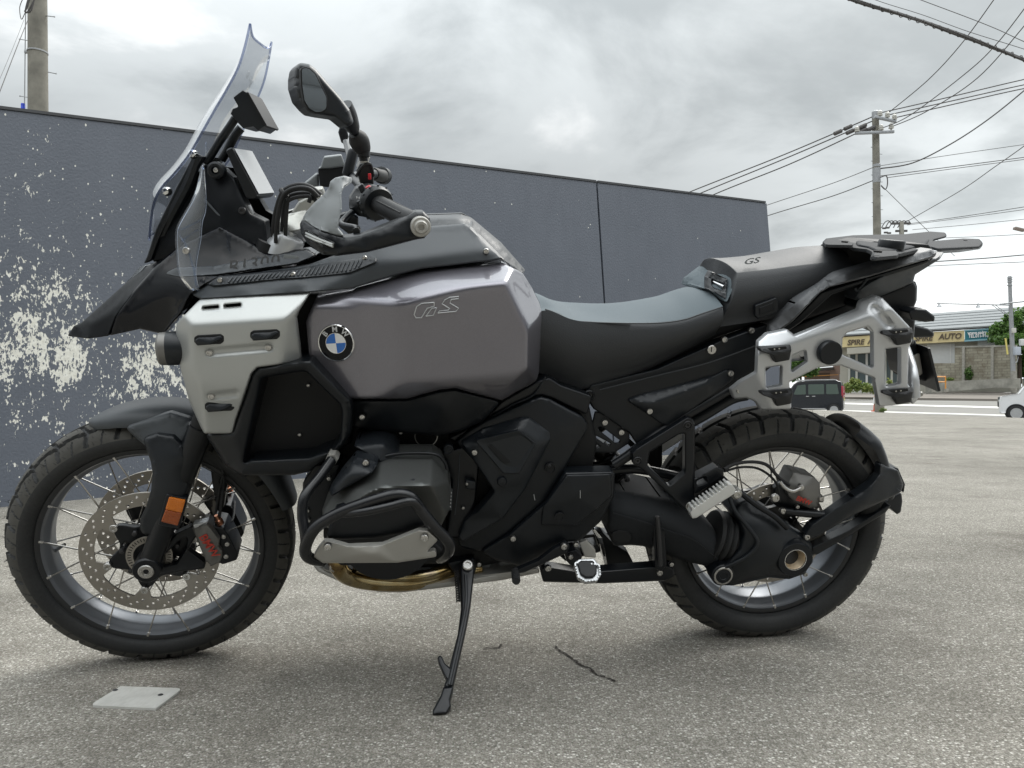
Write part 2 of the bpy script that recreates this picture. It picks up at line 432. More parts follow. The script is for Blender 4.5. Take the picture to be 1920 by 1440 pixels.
# ---------------------------------------------------------------- materials
class NT:
    def __init__(s, name):
        s.m = bpy.data.materials.new(name); s.m.use_nodes = True; s.t = s.m.node_tree; s.t.nodes.clear()
        s.out = s.t.nodes.new('ShaderNodeOutputMaterial')
    def n(s, typ, **k):
        nd = s.t.nodes.new(typ)
        for a, b in k.items():
            if a in nd.inputs.keys() if hasattr(nd.inputs, 'keys') else False: pass
            setattr(nd, a, b)
        return nd
    def l(s, a, b): s.t.links.new(a, b)
    def set(s, node, **k):
        for a, b in k.items():
            key = a.replace('_', ' ')
            sock = node.inputs[key]
            if hasattr(b, 'is_output') or isinstance(b, bpy.types.NodeSocket): s.l(b, sock)
            else: sock.default_value = b
        return node
    def math(s, op, a, b=None, clamp=False):
        m = s.n('ShaderNodeMath', operation=op); m.use_clamp = clamp
        for i, v in enumerate((a, b)):
            if v is None: continue
            if isinstance(v, (int, float)): m.inputs[i].default_value = v
            else: s.l(v, m.inputs[i])
        return m.outputs[0]
    def noise(s, scale, detail=2, rough=0.5, vec=None, dist=0.0):
        nd = s.n('ShaderNodeTexNoise'); nd.inputs['Scale'].default_value = scale; nd.inputs['Detail'].default_value = detail
        nd.inputs['Roughness'].default_value = rough; nd.inputs['Distortion'].default_value = dist
        if vec is not None: s.l(vec, nd.inputs['Vector'])
        return nd.outputs['Fac']
    def voro(s, scale, vec=None, feature='F1', out='Distance', rand=1.0):
        nd = s.n('ShaderNodeTexVoronoi', feature=feature); nd.inputs['Scale'].default_value = scale; nd.inputs['Randomness'].default_value = rand
        if vec is not None: s.l(vec, nd.inputs['Vector'])
        return nd.outputs[out]
    def ramp(s, fac, stops, interp='LINEAR'):
        r = s.n('ShaderNodeValToRGB'); s.l(fac, r.inputs[0]); cr = r.color_ramp; cr.interpolation = interp
        while len(cr.elements) < len(stops): cr.elements.new(0.5)
        for e, (p, c) in zip(cr.elements, stops):
            e.position = p; e.color = (c, c, c, 1) if isinstance(c, (int, float)) else (*c, 1)
        return r.outputs[0]
    def mix(s, fac, a, b):
        m = s.n('ShaderNodeMix', data_type='RGBA')
        for k, v in (('Factor', fac), ('A', a), ('B', b)):
            sock = [i for i in m.inputs if i.name == k and (i.type == 'RGBA' or k == 'Factor')][0] if k != 'Factor' else m.inputs[0]
            if isinstance(v, (int, float)): sock.default_value = v if k == 'Factor' else (v, v, v, 1)
            elif isinstance(v, tuple): sock.default_value = (*v, 1)
            else: s.l(v, sock)
        return [o for o in m.outputs if o.type == 'RGBA'][0]
    def bump(s, h, strength=0.3, dist=0.01, normal=None):
        b = s.n('ShaderNodeBump'); b.inputs['Strength'].default_value = strength; b.inputs['Distance'].default_value = dist
        s.l(h, b.inputs['Height'])
        if normal is not None: s.l(normal, b.inputs['Normal'])
        return b.outputs[0]
    def coord(s, which='Object'): return s.n('ShaderNodeTexCoord').outputs[which]
    def mapping(s, vec, scale=(1, 1, 1), loc=(0, 0, 0), rot=(0, 0, 0)):
        m = s.n('ShaderNodeMapping'); m.inputs['Scale'].default_value = scale; m.inputs['Location'].default_value = loc; m.inputs['Rotation'].default_value = rot
        s.l(vec, m.inputs['Vector']); return m.outputs[0]
    def bsdf(s, color=0.5, rough=0.5, metal=0.0, normal=None, **k):
        b = s.n('ShaderNodeBsdfPrincipled')
        def put(nm, v):
            if isinstance(v, bpy.types.NodeSocket): s.l(v, b.inputs[nm])
            elif nm in ('Base Color', 'Emission Color', 'Specular Tint') and not hasattr(v, '__len__'): b.inputs[nm].default_value = (v, v, v, 1)
            elif hasattr(v, '__len__') and len(v) == 3: b.inputs[nm].default_value = (*v, 1)
            else: b.inputs[nm].default_value = v
        put('Base Color', color); put('Roughness', rough); put('Metallic', metal)
        for a, v in k.items(): put(a.replace('_', ' '), v)
        if normal is not None: s.l(normal, b.inputs['Normal'])
        s.l(b.outputs[0], s.out.inputs[0]); return b

def simple(name, color, rough=0.5, metal=0.0, grain=None, var=0.0, vscale=6.0, rvar=0.0, **k):
    """painted / moulded surface: slight colour and gloss variation, fine grain relief"""
    t = NT(name); c = t.coord()
    col = color
    if var:
        nz = t.noise(vscale, 5, 0.6, c)
        c0 = tuple(np.clip(np.array(color)*(1-var), 0, 1)); c1 = tuple(np.clip(np.array(color)*(1+var), 0, 1))
        col = t.ramp(nz, [(0.3, c0), (0.7, c1)])
    rg = rough
    if rvar:
        r = t.noise(vscale*2.3, 6, 0.65, c)
        rg = t.math('ADD', t.math('MULTIPLY', t.math('SUBTRACT', r, 0.5), rvar*2), rough)
    nm = None
    if grain: nm = t.bump(t.noise(grain[0], 2, 0.5, c), grain[1], grain[2] if len(grain) > 2 else 0.001)
    t.bsdf(col, rg, metal, nm, **k); return t.m

M = {}
M['plastic'] = simple('matte black plastic', (0.0052, 0.0068, 0.0090), 0.38, grain=(900, 0.25, 0.0006), var=0.12, rvar=0.05, Specular_IOR_Level=0.38)
M['plastic2'] = simple('dark grey plastic', (0.0105, 0.0128, 0.0158), 0.38, grain=(900, 0.25, 0.0006), var=0.12, rvar=0.05, Specular_IOR_Level=0.38)
M['trim'] = simple('slate grey matte trim', (0.052, 0.058, 0.064), 0.45, grain=(1100, 0.22, 0.0005), var=0.06, rvar=0.04, Specular_IOR_Level=0.38)
M['gloss'] = simple('gloss black paint', (0.004, 0.0045, 0.006), 0.10, rvar=0.02, Specular_IOR_Level=0.22)
M['frame'] = simple('black powder coat', (0.0054, 0.0066, 0.0086), 0.32, grain=(700, 0.2, 0.0006), var=0.1, rvar=0.06, Specular_IOR_Level=0.38)
M['darkin'] = simple('dark inner plastic', (0.006, 0.0065, 0.0075), 0.6, Specular_IOR_Level=0.38)
M['silver'] = simple('silver anodised panel', (0.42, 0.43, 0.42), 0.36, 0.55, grain=(2200, 0.12, 0.0003), var=0.03, rvar=0.04)
M['cast'] = simple('cast aluminium silver', (0.52, 0.53, 0.54), 0.33, 0.60, grain=(1500, 0.25, 0.0005), var=0.05, rvar=0.06)
M['bolt'] = simple('bright steel bolt', (0.52, 0.51, 0.49), 0.28, 1.0, rvar=0.08, vscale=300)
M['darkbolt'] = simple('dark bolt', (0.05, 0.05, 0.052), 0.4, 0.6)
M['rubber'] = simple('rubber', (0.012, 0.0125, 0.0135), 0.62, grain=(500, 0.2, 0.0008), var=0.15)
M['tyre'] = None
M['rackplastic'] = simple('rough grey rack plastic', (0.024, 0.026, 0.029), 0.75, grain=(700, 0.3, 0.0008), var=0.1, Specular_IOR_Level=0.18)
M['beak'] = simple('deep black nose plastic', (0.0055, 0.0065, 0.008), 0.42, grain=(900, 0.2, 0.0006), Specular_IOR_Level=0.16)
M['poleconc'] = simple('old pole concrete', (0.215, 0.205, 0.175), 0.9, grain=(60, 0.4, 0.006), var=0.22, vscale=5)
M['bars'] = simple('satin black tube', (0.008, 0.0085, 0.010), 0.24, rvar=0.06)
M['rail'] = simple('satin grey grab rail', (0.085, 0.088, 0.093), 0.5, grain=(900, 0.2, 0.0006), var=0.08)
M['pegsilver'] = simple('bright cast peg', (0.62, 0.62, 0.60), 0.42, 0.35)
M['tread'] = simple('dusty tread blocks', (0.058, 0.056, 0.050), 0.85, grain=(400, 0.3, 0.001), var=0.3, vscale=14)
M['bore'] = simple('tan brushed bore', (0.58, 0.47, 0.33), 0.38, 0.75, rvar=0.1, vscale=40)
M['rim'] = simple('grey anodised rim', (0.16, 0.17, 0.185), 0.40, 0.75, rvar=0.06, vscale=20)
M['rimblack'] = simple('rim lip black', (0.016, 0.017, 0.019), 0.35, rvar=0.05)
M['spoke'] = simple('stainless spoke', (0.5, 0.48, 0.45), 0.25, 1.0)
M['shadow_spoke'] = M['spoke']
M['disc'] = simple('brake disc steel', (0.36, 0.335, 0.30), 0.38, 0.9, rvar=0.1, vscale=60)
M['caliper'] = simple('grey caliper', (0.17, 0.165, 0.155), 0.42, 0.5, rvar=0.06, vscale=30)
M['red'] = simple('red lettering', (0.42, 0.035, 0.02), 0.5)
M['amber'] = simple('amber reflector', (0.62, 0.16, 0.005), 0.2, grain=(260, 0.8, 0.002), Coat_Weight=0.5)
M['amber2'] = simple('amber reflector lower', (0.30, 0.060, 0.005), 0.25, grain=(400, 0.8, 0.002), Coat_Weight=0.5)
M['seat'] = simple('black seat leatherette', (0.026, 0.028, 0.031), 0.55, grain=(420, 0.5, 0.001), var=0.08)
M['seatgrey'] = simple('grey seat leatherette', (0.090, 0.111, 0.123), 0.75, grain=(420, 0.35, 0.001), var=0.03, Specular_IOR_Level=0.25)
M['exhaust'] = None
M['mirror'] = simple('mirror glass', (0.62, 0.65, 0.66), 0.02, 1.0)
M['white'] = simple('white enamel', (0.78, 0.78, 0.78), 0.2)
M['blue'] = simple('blue enamel', (0.01, 0.13, 0.48), 0.2, Coat_Weight=0.4)
M['chrome'] = simple('chrome', (0.72, 0.72, 0.72), 0.08, 1.0)
M['letter'] = simple('grey silver letter', (0.55, 0.56, 0.57), 0.35, 0.4)
M['copper'] = simple('copper fitting', (0.50, 0.24, 0.15), 0.3, 1.0)
M['screen'] = simple('screen film with sky sheen', (0.42, 0.42, 0.42), 0.12, Coat_Weight=0.3)  # pale base colour stands in for the sky reflected on the display
M['handgrey'] = simple('satin grey hand shield', (0.185, 0.198, 0.203), 0.45, grain=(1000, 0.15, 0.0005), rvar=0.04)
M['clamp'] = simple('pale fork clamp', (0.40, 0.40, 0.37), 0.42, 0.5, rvar=0.06)
M['headcover'] = simple('graphite metallic head cover', (0.125, 0.130, 0.126), 0.38, 0.70, grain=(1800, 0.5, 0.0008), var=0.12, vscale=500, rvar=0.05)
M['skid'] = simple('satin grey skid plate', (0.36, 0.35, 0.325), 0.42, 0.25, var=0.06, rvar=0.08)
M['redbtn'] = simple('red button', (0.55, 0.02, 0.03), 0.35)
M['lens'] = None; M['clear'] = None; M['edge'] = None

def _paint():
    t = NT('warm grey metallic paint'); c = t.coord()
    fl = t.voro(2600, c, out='Color'); sepc = t.n('ShaderNodeSeparateColor'); t.l(fl, sepc.inputs[0])
    col = t.ramp(sepc.outputs[0], [(0, (0.150, 0.144, 0.166)), (1, (0.218, 0.211, 0.238))])
    t.bsdf(col, 0.30, 0.65, None, Coat_Weight=1.0, Coat_Roughness=0.03); return t.m
M['paint'] = _paint()
def _exh():
    t = NT('heat tinted exhaust steel'); c = t.coord(); n1 = t.noise(14, 4, 0.6, c)
    col = t.ramp(n1, [(0.3, (0.12, 0.075, 0.05)), (0.45, (0.34, 0.24, 0.10)), (0.6, (0.46, 0.38, 0.22)), (0.75, (0.20, 0.15, 0.14))])
    t.bsdf(col, 0.22, 1.0); return t.m
M['exhaust'] = _exh()
def _tyre():
    t = NT('tyre rubber'); c = t.coord(); n1 = t.noise(9, 5, 0.6, c); n2 = t.noise(160, 3, 0.6, c)
    col = t.mix(t.ramp(n1, [(0.35, 0.0), (0.75, 1.0)]), (0.0125, 0.0135, 0.0145), (0.024, 0.0245, 0.024))
    t.bsdf(col, t.ramp(n2, [(0.3, 0.55), (0.8, 0.75)]), 0.0, t.bump(n2, 0.25, 0.0008)); return t.m
M['tyre'] = _tyre()
def _clear(name, tint, gloss=0.05, refl=0.45, sky_sheen=0.0):
    t = NT(name); tr = t.n('ShaderNodeBsdfTransparent'); tr.inputs[0].default_value = (*tint, 1)
    gl = t.n('ShaderNodeBsdfGlossy'); gl.inputs['Roughness'].default_value = gloss; gl.inputs[0].default_value = (1, 1, 1, 1)
    lw = t.n('ShaderNodeLayerWeight'); lw.inputs['Blend'].default_value = 0.12
    mx = t.n('ShaderNodeMixShader'); t.l(t.math('MULTIPLY', lw.outputs['Fresnel'], refl), mx.inputs[0]); t.l(tr.outputs[0], mx.inputs[1]); t.l(gl.outputs[0], mx.inputs[2])
    df = t.n('ShaderNodeBsdfDiffuse'); df.inputs[0].default_value = (0.8, 0.83, 0.86, 1); m2 = t.n('ShaderNodeMixShader'); m2.inputs[0].default_value = sky_sheen  # white diffuse share stands in for sky reflections on the clear sheet
    t.l(mx.outputs[0], m2.inputs[1]); t.l(df.outputs[0], m2.inputs[2]); t.l(m2.outputs[0], t.out.inputs[0]); return t.m
M['clear'] = _clear('clear acrylic', (0.92, 0.93, 0.945), sky_sheen=0.03); M['edge'] = _clear('acrylic edge', (0.62, 0.65, 0.74), 0.1)
M['clear2'] = _clear('clear deflector', (0.88, 0.90, 0.93), 0.06, 0.95, 0.10); M['edge2'] = _clear('deflector edge', (0.86, 0.90, 0.97), 0.15, 1.0)
M['lens'] = _clear('clear lens', (0.75, 0.76, 0.76), 0.08)
M['glass'] = simple('vehicle glass', (0.02, 0.03, 0.03), 0.05, Coat_Weight=0.5)

# ---- setting materials
def _asphalt():
    t = NT('worn asphalt with pale aggregate'); c = t.coord('Object')
    wob = t.noise(30, 2, 0.5, c)
    a = t.voro(185, c, out='Color'); sa = t.n('ShaderNodeSeparateColor'); t.l(a, sa.inputs[0])
    d1 = t.voro(185, c); d2 = t.voro(380, c)
    b = t.voro(380, c, out='Color'); sb = t.n('ShaderNodeSeparateColor'); t.l(b, sb.inputs[0])
    stone = t.ramp(sa.outputs[0], [(0.0, (0.145, 0.138, 0.122)), (0.45, (0.235, 0.226, 0.202)), (0.80, (0.31, 0.30, 0.272)), (0.95, (0.50, 0.49, 0.46)), (1.0, (0.62, 0.61, 0.58))])
    fine = t.ramp(sb.outputs[1], [(0.0, (0.095, 0.09, 0.08)), (0.6, (0.205, 0.195, 0.175)), (0.93, (0.32, 0.31, 0.285)), (1.0, (0.5, 0.49, 0.46))])
    gap = t.ramp(d1, [(0.30, 0.0), (0.62, 1.0)])
    col = t.mix(t.math('MULTIPLY', gap, 0.85), stone, fine)
    pits = t.ramp(t.noise(85, 4, 0.7, c), [(0.30, 1.0), (0.42, 0.0)])
    col = t.mix(t.math('MULTIPLY', pits, 0.65), col, (0.055, 0.05, 0.042))
    patch = t.noise(0.55, 6, 0.62, c); patch2 = t.noise(3.4, 6, 0.6, c)
    k = t.ramp(t.math('ADD', t.math('MULTIPLY', patch, 0.6), t.math('MULTIPLY', patch2, 0.4)), [(0.34, (0.70, 0.685, 0.66)), (0.5, (0.98, 0.962, 0.933)), (0.66, (1.20, 1.18, 1.15))])
    kk = t.n('ShaderNodeMix', data_type='RGBA', blend_type='MULTIPLY'); kk.inputs[0].default_value = 1.0
    ia = [i for i in kk.inputs if i.type == 'RGBA']; t.l(col, ia[0]); t.l(k, ia[1])
    col = [o for o in kk.outputs if o.type == 'RGBA'][0]
    # dark oily stain patches
    st = t.ramp(t.noise(1.3, 5, 0.7, t.mapping(c, loc=(3.3, 1.7, 0))), [(0.56, 0.0), (0.70, 1.0)])
    col = t.mix(t.math('MULTIPLY', st, 0.42), col, (0.075, 0.062, 0.052))
    h = t.math('ADD', t.math('MULTIPLY', t.ramp(d1, [(0.15, 1.0), (0.6, 0.0)]), 0.7), t.math('MULTIPLY', t.ramp(d2, [(0.15, 1.0), (0.6, 0.0)]), 0.4))
    h = t.math('SUBTRACT', h, t.math('MULTIPLY', pits, 0.8))
    t.bsdf(col, 0.92, 0.0, t.bump(h, 0.55, 0.004), Specular_IOR_Level=0.12); return t.m
M['asphalt'] = _asphalt()
def _road(name, base):
    t = NT(name); c = t.coord('Object')
    n1 = t.noise(60, 3, 0.6, c); n2 = t.noise(0.35, 6, 0.6, t.mapping(c, scale=(0.3, 1, 1)))
    v = t.math('ADD', t.math('MULTIPLY', n1, 0.5), t.math('MULTIPLY', n2, 0.5)); b = np.array(base)
    t.bsdf(t.ramp(v, [(0.3, tuple(b*0.75)), (0.7, tuple(b*1.2))]), 0.9, 0.0, t.bump(n1, 0.3, 0.004), Specular_IOR_Level=0.1); return t.m
M['road'] = _road('road asphalt', (0.235, 0.228, 0.212)); M['pave'] = _road('sidewalk paving', (0.205, 0.185, 0.165))
M['roadwhite'] = simple('worn road paint', (0.62, 0.61, 0.57), 0.8, var=0.2, vscale=20)
M['concrete'] = simple('weathered concrete', (0.30, 0.29, 0.255), 0.85, grain=(40, 0.5, 0.01), var=0.22, vscale=7)
M['concrete2'] = simple('stained retaining concrete', (0.26, 0.255, 0.225), 0.9, grain=(20, 0.5, 0.02), var=0.35, vscale=1.6)
def _wall():
    t = NT('slate stucco paint with peeled patches'); c = t.coord('Object')       # object x along the wall, z up
    s = t.n('ShaderNodeSeparateXYZ'); t.l(c, s.inputs[0]); X, Z = s.outputs['X'], s.outputs['Z']
    pv = t.mapping(c, scale=(1.0, 1.0, 0.55))
    # peeled flakes: dense low on the wall near its left end, sparse elsewhere
    xr = t.math('SUBTRACT', 1.0, t.math('DIVIDE', t.math('ABSOLUTE', t.math('SUBTRACT', X, 0.25)), 2.3), clamp=True)
    zr = t.math('SUBTRACT', 1.0, t.math('ABSOLUTE', t.math('DIVIDE', t.math('SUBTRACT', Z, 1.0), 1.75)), clamp=True)
    zb = t.math('SUBTRACT', 1.0, t.math('ABSOLUTE', t.math('DIVIDE', t.math('SUBTRACT', Z, 0.82), 0.42)), clamp=True)
    clus = t.ramp(t.noise(2.1, 4, 0.6, t.mapping(pv, loc=(4.4, 0, 1.3))), [(0.34, 0.32), (0.60, 1.0)])
    dens = t.math('MULTIPLY', xr, t.math('ADD', t.math('MULTIPLY', zr, 0.90), t.math('MULTIPLY', zb, 0.42)))
    dens = t.math('MULTIPLY', dens, clus)
    low = t.math('SUBTRACT', 1.0, t.math('MULTIPLY', Z, 0.75), clamp=True)
    fl = t.noise(17, 6, 0.68, t.mapping(c, scale=(1.0, 1.0, 0.62)), 0.5); fl2 = t.noise(72, 4, 0.62, t.mapping(c, scale=(1.0, 1.0, 0.45)), 0.2)
    field = t.math('ADD', t.math('MULTIPLY', fl, 0.54), t.math('MULTIPLY', fl2, 0.46))
    thr = t.math('SUBTRACT', 0.668, t.math('MULTIPLY', dens, 0.238))
    m = t.math('MULTIPLY', t.math('SUBTRACT', field, thr), 110.0, clamp=True)
    for sc, rad, base_p in ((24, 0.16, 0.010), (41, 0.20, 0.016)):
        vv = t.mapping(c, scale=(1.0, 1.0, 0.7), loc=(sc*0.1, 0, 0)); pick = t.voro(sc, vv, out='Color'); sp = t.n('ShaderNodeSeparateColor'); t.l(pick, sp.inputs[0])
        rr = t.math('MULTIPLY', sp.outputs[1], rad); spk = t.math('MULTIPLY', t.math('SUBTRACT', rr, t.math('ADD', t.voro(sc, vv), t.math('MULTIPLY', t.math('SUBTRACT', fl2, 0.5), 0.35))), 40.0, clamp=True)
        spk = t.math('MULTIPLY', spk, t.math('LESS_THAN', sp.outputs[0], t.math('ADD', base_p, t.math('MULTIPLY', dens, 0.9))))
        m = t.math('MAXIMUM', m, spk)
    n1 = t.noise(55, 3, 0.6, c); n2 = t.noise(1.0, 6, 0.6, c); n3 = t.noise(9, 4, 0.6, t.mapping(c, scale=(1, 1, 0.25)))
    base = t.ramp(t.math('ADD', t.math('MULTIPLY', n2, 0.6), t.math('MULTIPLY', n3, 0.4)), [(0.32, (0.092, 0.104, 0.128)), (0.68, (0.116, 0.129, 0.156))])
    cream = t.ramp(t.noise(38, 4, 0.6, c), [(0.3, (0.64, 0.625, 0.55)), (0.7, (0.84, 0.83, 0.765))])
    col = t.mix(m, base, cream)
    stucco = t.noise(70, 4, 0.55, t.mapping(c, scale=(1, 1, 0.75)), 0.3)
    h = t.math('SUBTRACT', stucco, t.math('MULTIPLY', m, 0.25))
    t.bsdf(col, t.math('ADD', 0.50, t.math('MULTIPLY', m, 0.3)), 0.0, t.bump(h, 0.40, 0.009)); return t.m
M['wall'] = _wall()
M['coping'] = simple('dark coping metal', (0.04, 0.042, 0.045), 0.5, var=0.15)
M['galv'] = simple('galvanised steel', (0.36, 0.37, 0.38), 0.45, 0.6, var=0.12, vscale=12, rvar=0.1)
M['cable'] = simple('weathered cable', (0.085, 0.08, 0.078), 0.7)
M['porcelain'] = simple('porcelain insulator', (0.5, 0.49, 0.45), 0.25)
M['pipeblue'] = simple('blue marker', (0.01, 0.05, 0.55), 0.4)
def _plate():
    t = NT('scuffed aluminium plate'); c = t.coord(); n1 = t.noise(26, 6, 0.7, c); n2 = t.noise(220, 4, 0.7, t.mapping(c, scale=(1, 0.2, 1)))
    col = t.ramp(t.math('ADD', t.math('MULTIPLY', n1, 0.7), t.math('MULTIPLY', n2, 0.3)), [(0.3, (0.36, 0.355, 0.33)), (0.6, (0.50, 0.495, 0.465)), (0.8, (0.32, 0.31, 0.28))])
    t.bsdf(col, t.ramp(n1, [(0.3, 0.5), (0.7, 0.72)]), 0.1, t.bump(n2, 0.15, 0.001)); return t.m
M['plate'] = _plate()
# ---------------------------------------------------------------- ground: the lot, the road below it, the far pavement
def terrain(Y):
    return float(np.interp(Y, [0, 38, 46, 60, 66, 3000], [-0.5, -0.5, -0.36, 0.42, 0.48, 0.48]))
def on_terrain(px):
    d = ray_dir(np.asarray(px, float))
    for t in np.arange(15, 400, 0.1):
        p = CC+t*d
        if p[2] < terrain(p[1]): return p
    return CC+80*d
WD = np.array([cos(radians(30)), sin(radians(30)), 0])             # direction of the painted wall
W0 = on_ground(np.array((0.0, 952.0)))
WN = np.array([sin(radians(30)), -cos(radians(30)), 0])            # towards the lot
lot_edge = [np.array((-40.0, 34.0, 0.0))]+[on_ground(np.array(p, float)) for p in ((1300, 764.5), (1480, 767.5), (1580, 770), (1640, 773), (1740, 777.5), (1870, 782), (2100, 790), (2600, 818))]
def build_lot():
    near = [(-9, -6, 0), (14, -6, 0)]
    poly = np.array([p[:2] for p in lot_edge] + [(14, -6), (-30, -6)])
    if area2(poly) < 0: poly = poly[::-1]
    b = resample(poly, 2.0)
    xs, ys = [], []
    pts = [tuple(p) for p in b]; n = len(pts)
    g = [(x, y) for x in np.arange(-8, 14, 0.5) for y in np.arange(-3, 16, 0.5)]
    g += [(W0[0]+WD[0]*a+WN[0]*c, W0[1]+WD[1]*a+WN[1]*c) for a in np.arange(-1, 8, 0.3) for c in (0.03, 0.12, 0.25, 0.5)]
    G = np.array(g); G = G[inside(G, poly)]; G = G[dist_poly(G, poly) > 0.4]
    A = np.vstack([b, G])
    vs, es, fs, *_ = delaunay_2d_cdt([Vector(p) for p in A], [(i, (i+1) % n) for i in range(n)], [], 0, 1e-5)
    V = np.array([v[:] for v in vs])
    rel = V-W0[:2]; along = rel @ WD[:2]; off = rel @ WN[:2]
    z = 0.062*np.clip(along/1.6, 0, 1)*np.exp(-(off/0.55)**2)*np.clip((9.0-along)/2, 0, 1)
    cen = np.array([V[list(f)].mean(0) for f in fs]); m = inside(cen, poly)
    F = [tuple(f) for f, k in zip(fs, m) if k]
    o = link('ground', np.column_stack([V, z]), F, M['asphalt'], smooth=True)
    # the edge slope down to the road
    mb = MB(); k = len(lot_edge); L = np.array(lot_edge); out = L.copy(); out[:, 1] += 2.2; out[:, 0] += 0.8; out[:, 2] = -0.52; L[:, 2] = 0.0
    mb.add(np.vstack([L, out]), [(i, i+1, k+i+1, k+i) for i in range(k-1)])
    struct(mb.build('lot_edge_slope', M['asphalt']))
    return struct(o)
build_lot()
def build_road():
    ys = list(np.arange(8, 70, 2.0))+[80, 120, 300, 1000, 2500]; xs = [-2500, -600, -200, -80, -30, 0, 10, 20, 30, 45, 60, 90, 200, 600, 2500]
    V = [(x, y, terrain(y)-0.02) for y in ys for x in xs]; n = len(xs)
    F = [(j*n+i, j*n+i+1, (j+1)*n+i+1, (j+1)*n+i) for j in range(len(ys)-1) for i in range(n-1)]
    struct(link('road', V, F, M['road']))
build_road()
def strip(name, pts_a, pts_b, mat, lift=0.012, n=24):
    """a flat strip on the far ground between two pixel lines"""
    A = [np.array(pts_a[0])+(np.array(pts_a[1])-np.array(pts_a[0]))*i/n for i in range(n+1)]
    B = [np.array(pts_b[0])+(np.array(pts_b[1])-np.array(pts_b[0]))*i/n for i in range(n+1)]
    V = [on_terrain(a) for a in A]+[on_terrain(b) for b in B]
    for v in V: v[2] = terrain(v[1])-0.02+lift
    return struct(link(name, V, [(i, n+1+i, n+2+i, i+1) for i in range(n)], mat))
strip('road_marking', ((1440, 751.6), (2050, 766.6)), ((1440, 753.6), (2050, 770.2)), M['roadwhite'])
strip('road_marking', ((1440, 765.0), (2050, 782.0)), ((1440, 766.6), (2050, 784.4)), M['roadwhite'])
# far pavement with a kerb step
def pavement():
    a = [on_terrain((x, y)) for x, y in ((1380, 744.5), (1560, 747.5), (1740, 750.0), (1920, 752.5), (2150, 756))]
    V = []
    for p in a: V.append((p[0], p[1], terrain(p[1])-0.02)); V.append((p[0], p[1], terrain(p[1])+0.13))
    for p in a: V.append((p[0]-1, p[1]+14, max(terrain(p[1]+14), terrain(p[1]))+0.13))
    n = len(a); F = [(2*i, 2*i+2, 2*i+3, 2*i+1) for i in range(n-1)]+[(2*i+1, 2*i+3, 2*n+i+1, 2*n+i) for i in range(n-1)]
    struct(link('pavement', V, F, M['pave'], angle=20))
pavement()

# ---------------------------------------------------------------- painted wall
BAT = 0.078
WNB = WN*cos(BAT)+np.array([0, 0, sin(BAT)]); WUP = np.cross(WD, -WNB); WUP = WUP if WUP[2] > 0 else -WUP
def wall_uv(px):
    p = on_plane(np.asarray(px, float), W0, WNB)-W0
    return p @ WD, p @ WUP
def build_wall():
    root = empty('painted_wall', loc=W0)
    Rm = np.stack([WD, -WNB, WUP], 1)          # local x along, y into the wall, z up its face
    root.matrix_world = Matrix([[*Rm[i], W0[i]] for i in range(3)]+[[0, 0, 0, 1]])
    u0, t0 = wall_uv((-700, 119)); u1, t1 = wall_uv((1119, 342.6)); u2, t2 = wall_uv((1437.5, 381.5)); u3, t3 = wall_uv((1475, 860))
    s1, _ = wall_uv((1137, 620)); g = 0.010
    sb = u1+(s1-u1)*(t1+0.3)/(t1-wall_uv((1137, 620))[1])
    eb = u2+(u3-u2)*(t2+0.3)/(t2-t3)
    def slab(quad, name, nx, nz):
        V = []; F = []
        for j in range(nz+1):
            for i in range(nx+1):
                a, b = i/nx, j/nz
                p = (1-b)*((1-a)*np.array(quad[0])+a*np.array(quad[1]))+b*((1-a)*np.array(quad[3])+a*np.array(quad[2]))
                V.append((p[0], 0, p[1]))
        k = len(V); n = nx+1
        F += [(j*n+i, j*n+i+1, (j+1)*n+i+1, (j+1)*n+i) for j in range(nz) for i in range(nx)]
        V += [(v[0], 0.22, v[2]) for v in V[:k]]
        F += [(k+j*n+i+1, k+j*n+i, k+(j+1)*n+i, k+(j+1)*n+i+1) for j in range(nz) for i in range(nx)]
        for i in range(nx): F += [(i+1, i, k+i, k+i+1), (nz*n+i, nz*n+i+1, k+nz*n+i+1, k+nz*n+i)]
        for j in range(nz): F += [(j*n, (j+1)*n, k+(j+1)*n, k+j*n), ((j+1)*n+nx, j*n+nx, k+j*n+nx, k+(j+1)*n+nx)]
        return link(name, V, F, M['wall'], root, angle=30)
    slab([(u0, -0.3), (sb-g, -0.3), (u1-g, t1), (u0, t0)], 'wall_panel', 30, 8)
    slab([(sb+g, -0.3), (eb, -0.3), (u2, t2), (u1+g, t1)], 'wall_panel', 10, 8)
    link('joint_backing', *box_geo(((sb+u1)/2, 0.15, t1/2-0.15), (0.25, 0.06, t1-0.1)), M['coping'], root)
    # thin coping strips along the top
    for (ua, ta, ub, tb) in ((u0, t0, u1-g, t1), (u1+g, t1, u2-0.02, t2)):
        V = [(ua, -0.008, ta+0.002), (ub, -0.008, tb+0.002), (ub, -0.008, tb+0.022), (ua, -0.008, ta+0.022), (ua, 0.23, ta+0.002), (ub, 0.23, tb+0.002), (ub, 0.23, tb+0.03), (ua, 0.23, ta+0.03)]
        link('coping', V, [(0, 1, 2, 3), (3, 2, 6, 7), (5, 4, 7, 6), (4, 5, 1, 0), (1, 5, 6, 2), (4, 0, 3, 7)], M['coping'], root)
    tag(root, 'slate grey stucco wall with peeling cream paint patches behind the motorcycle', 'wall')
build_wall()

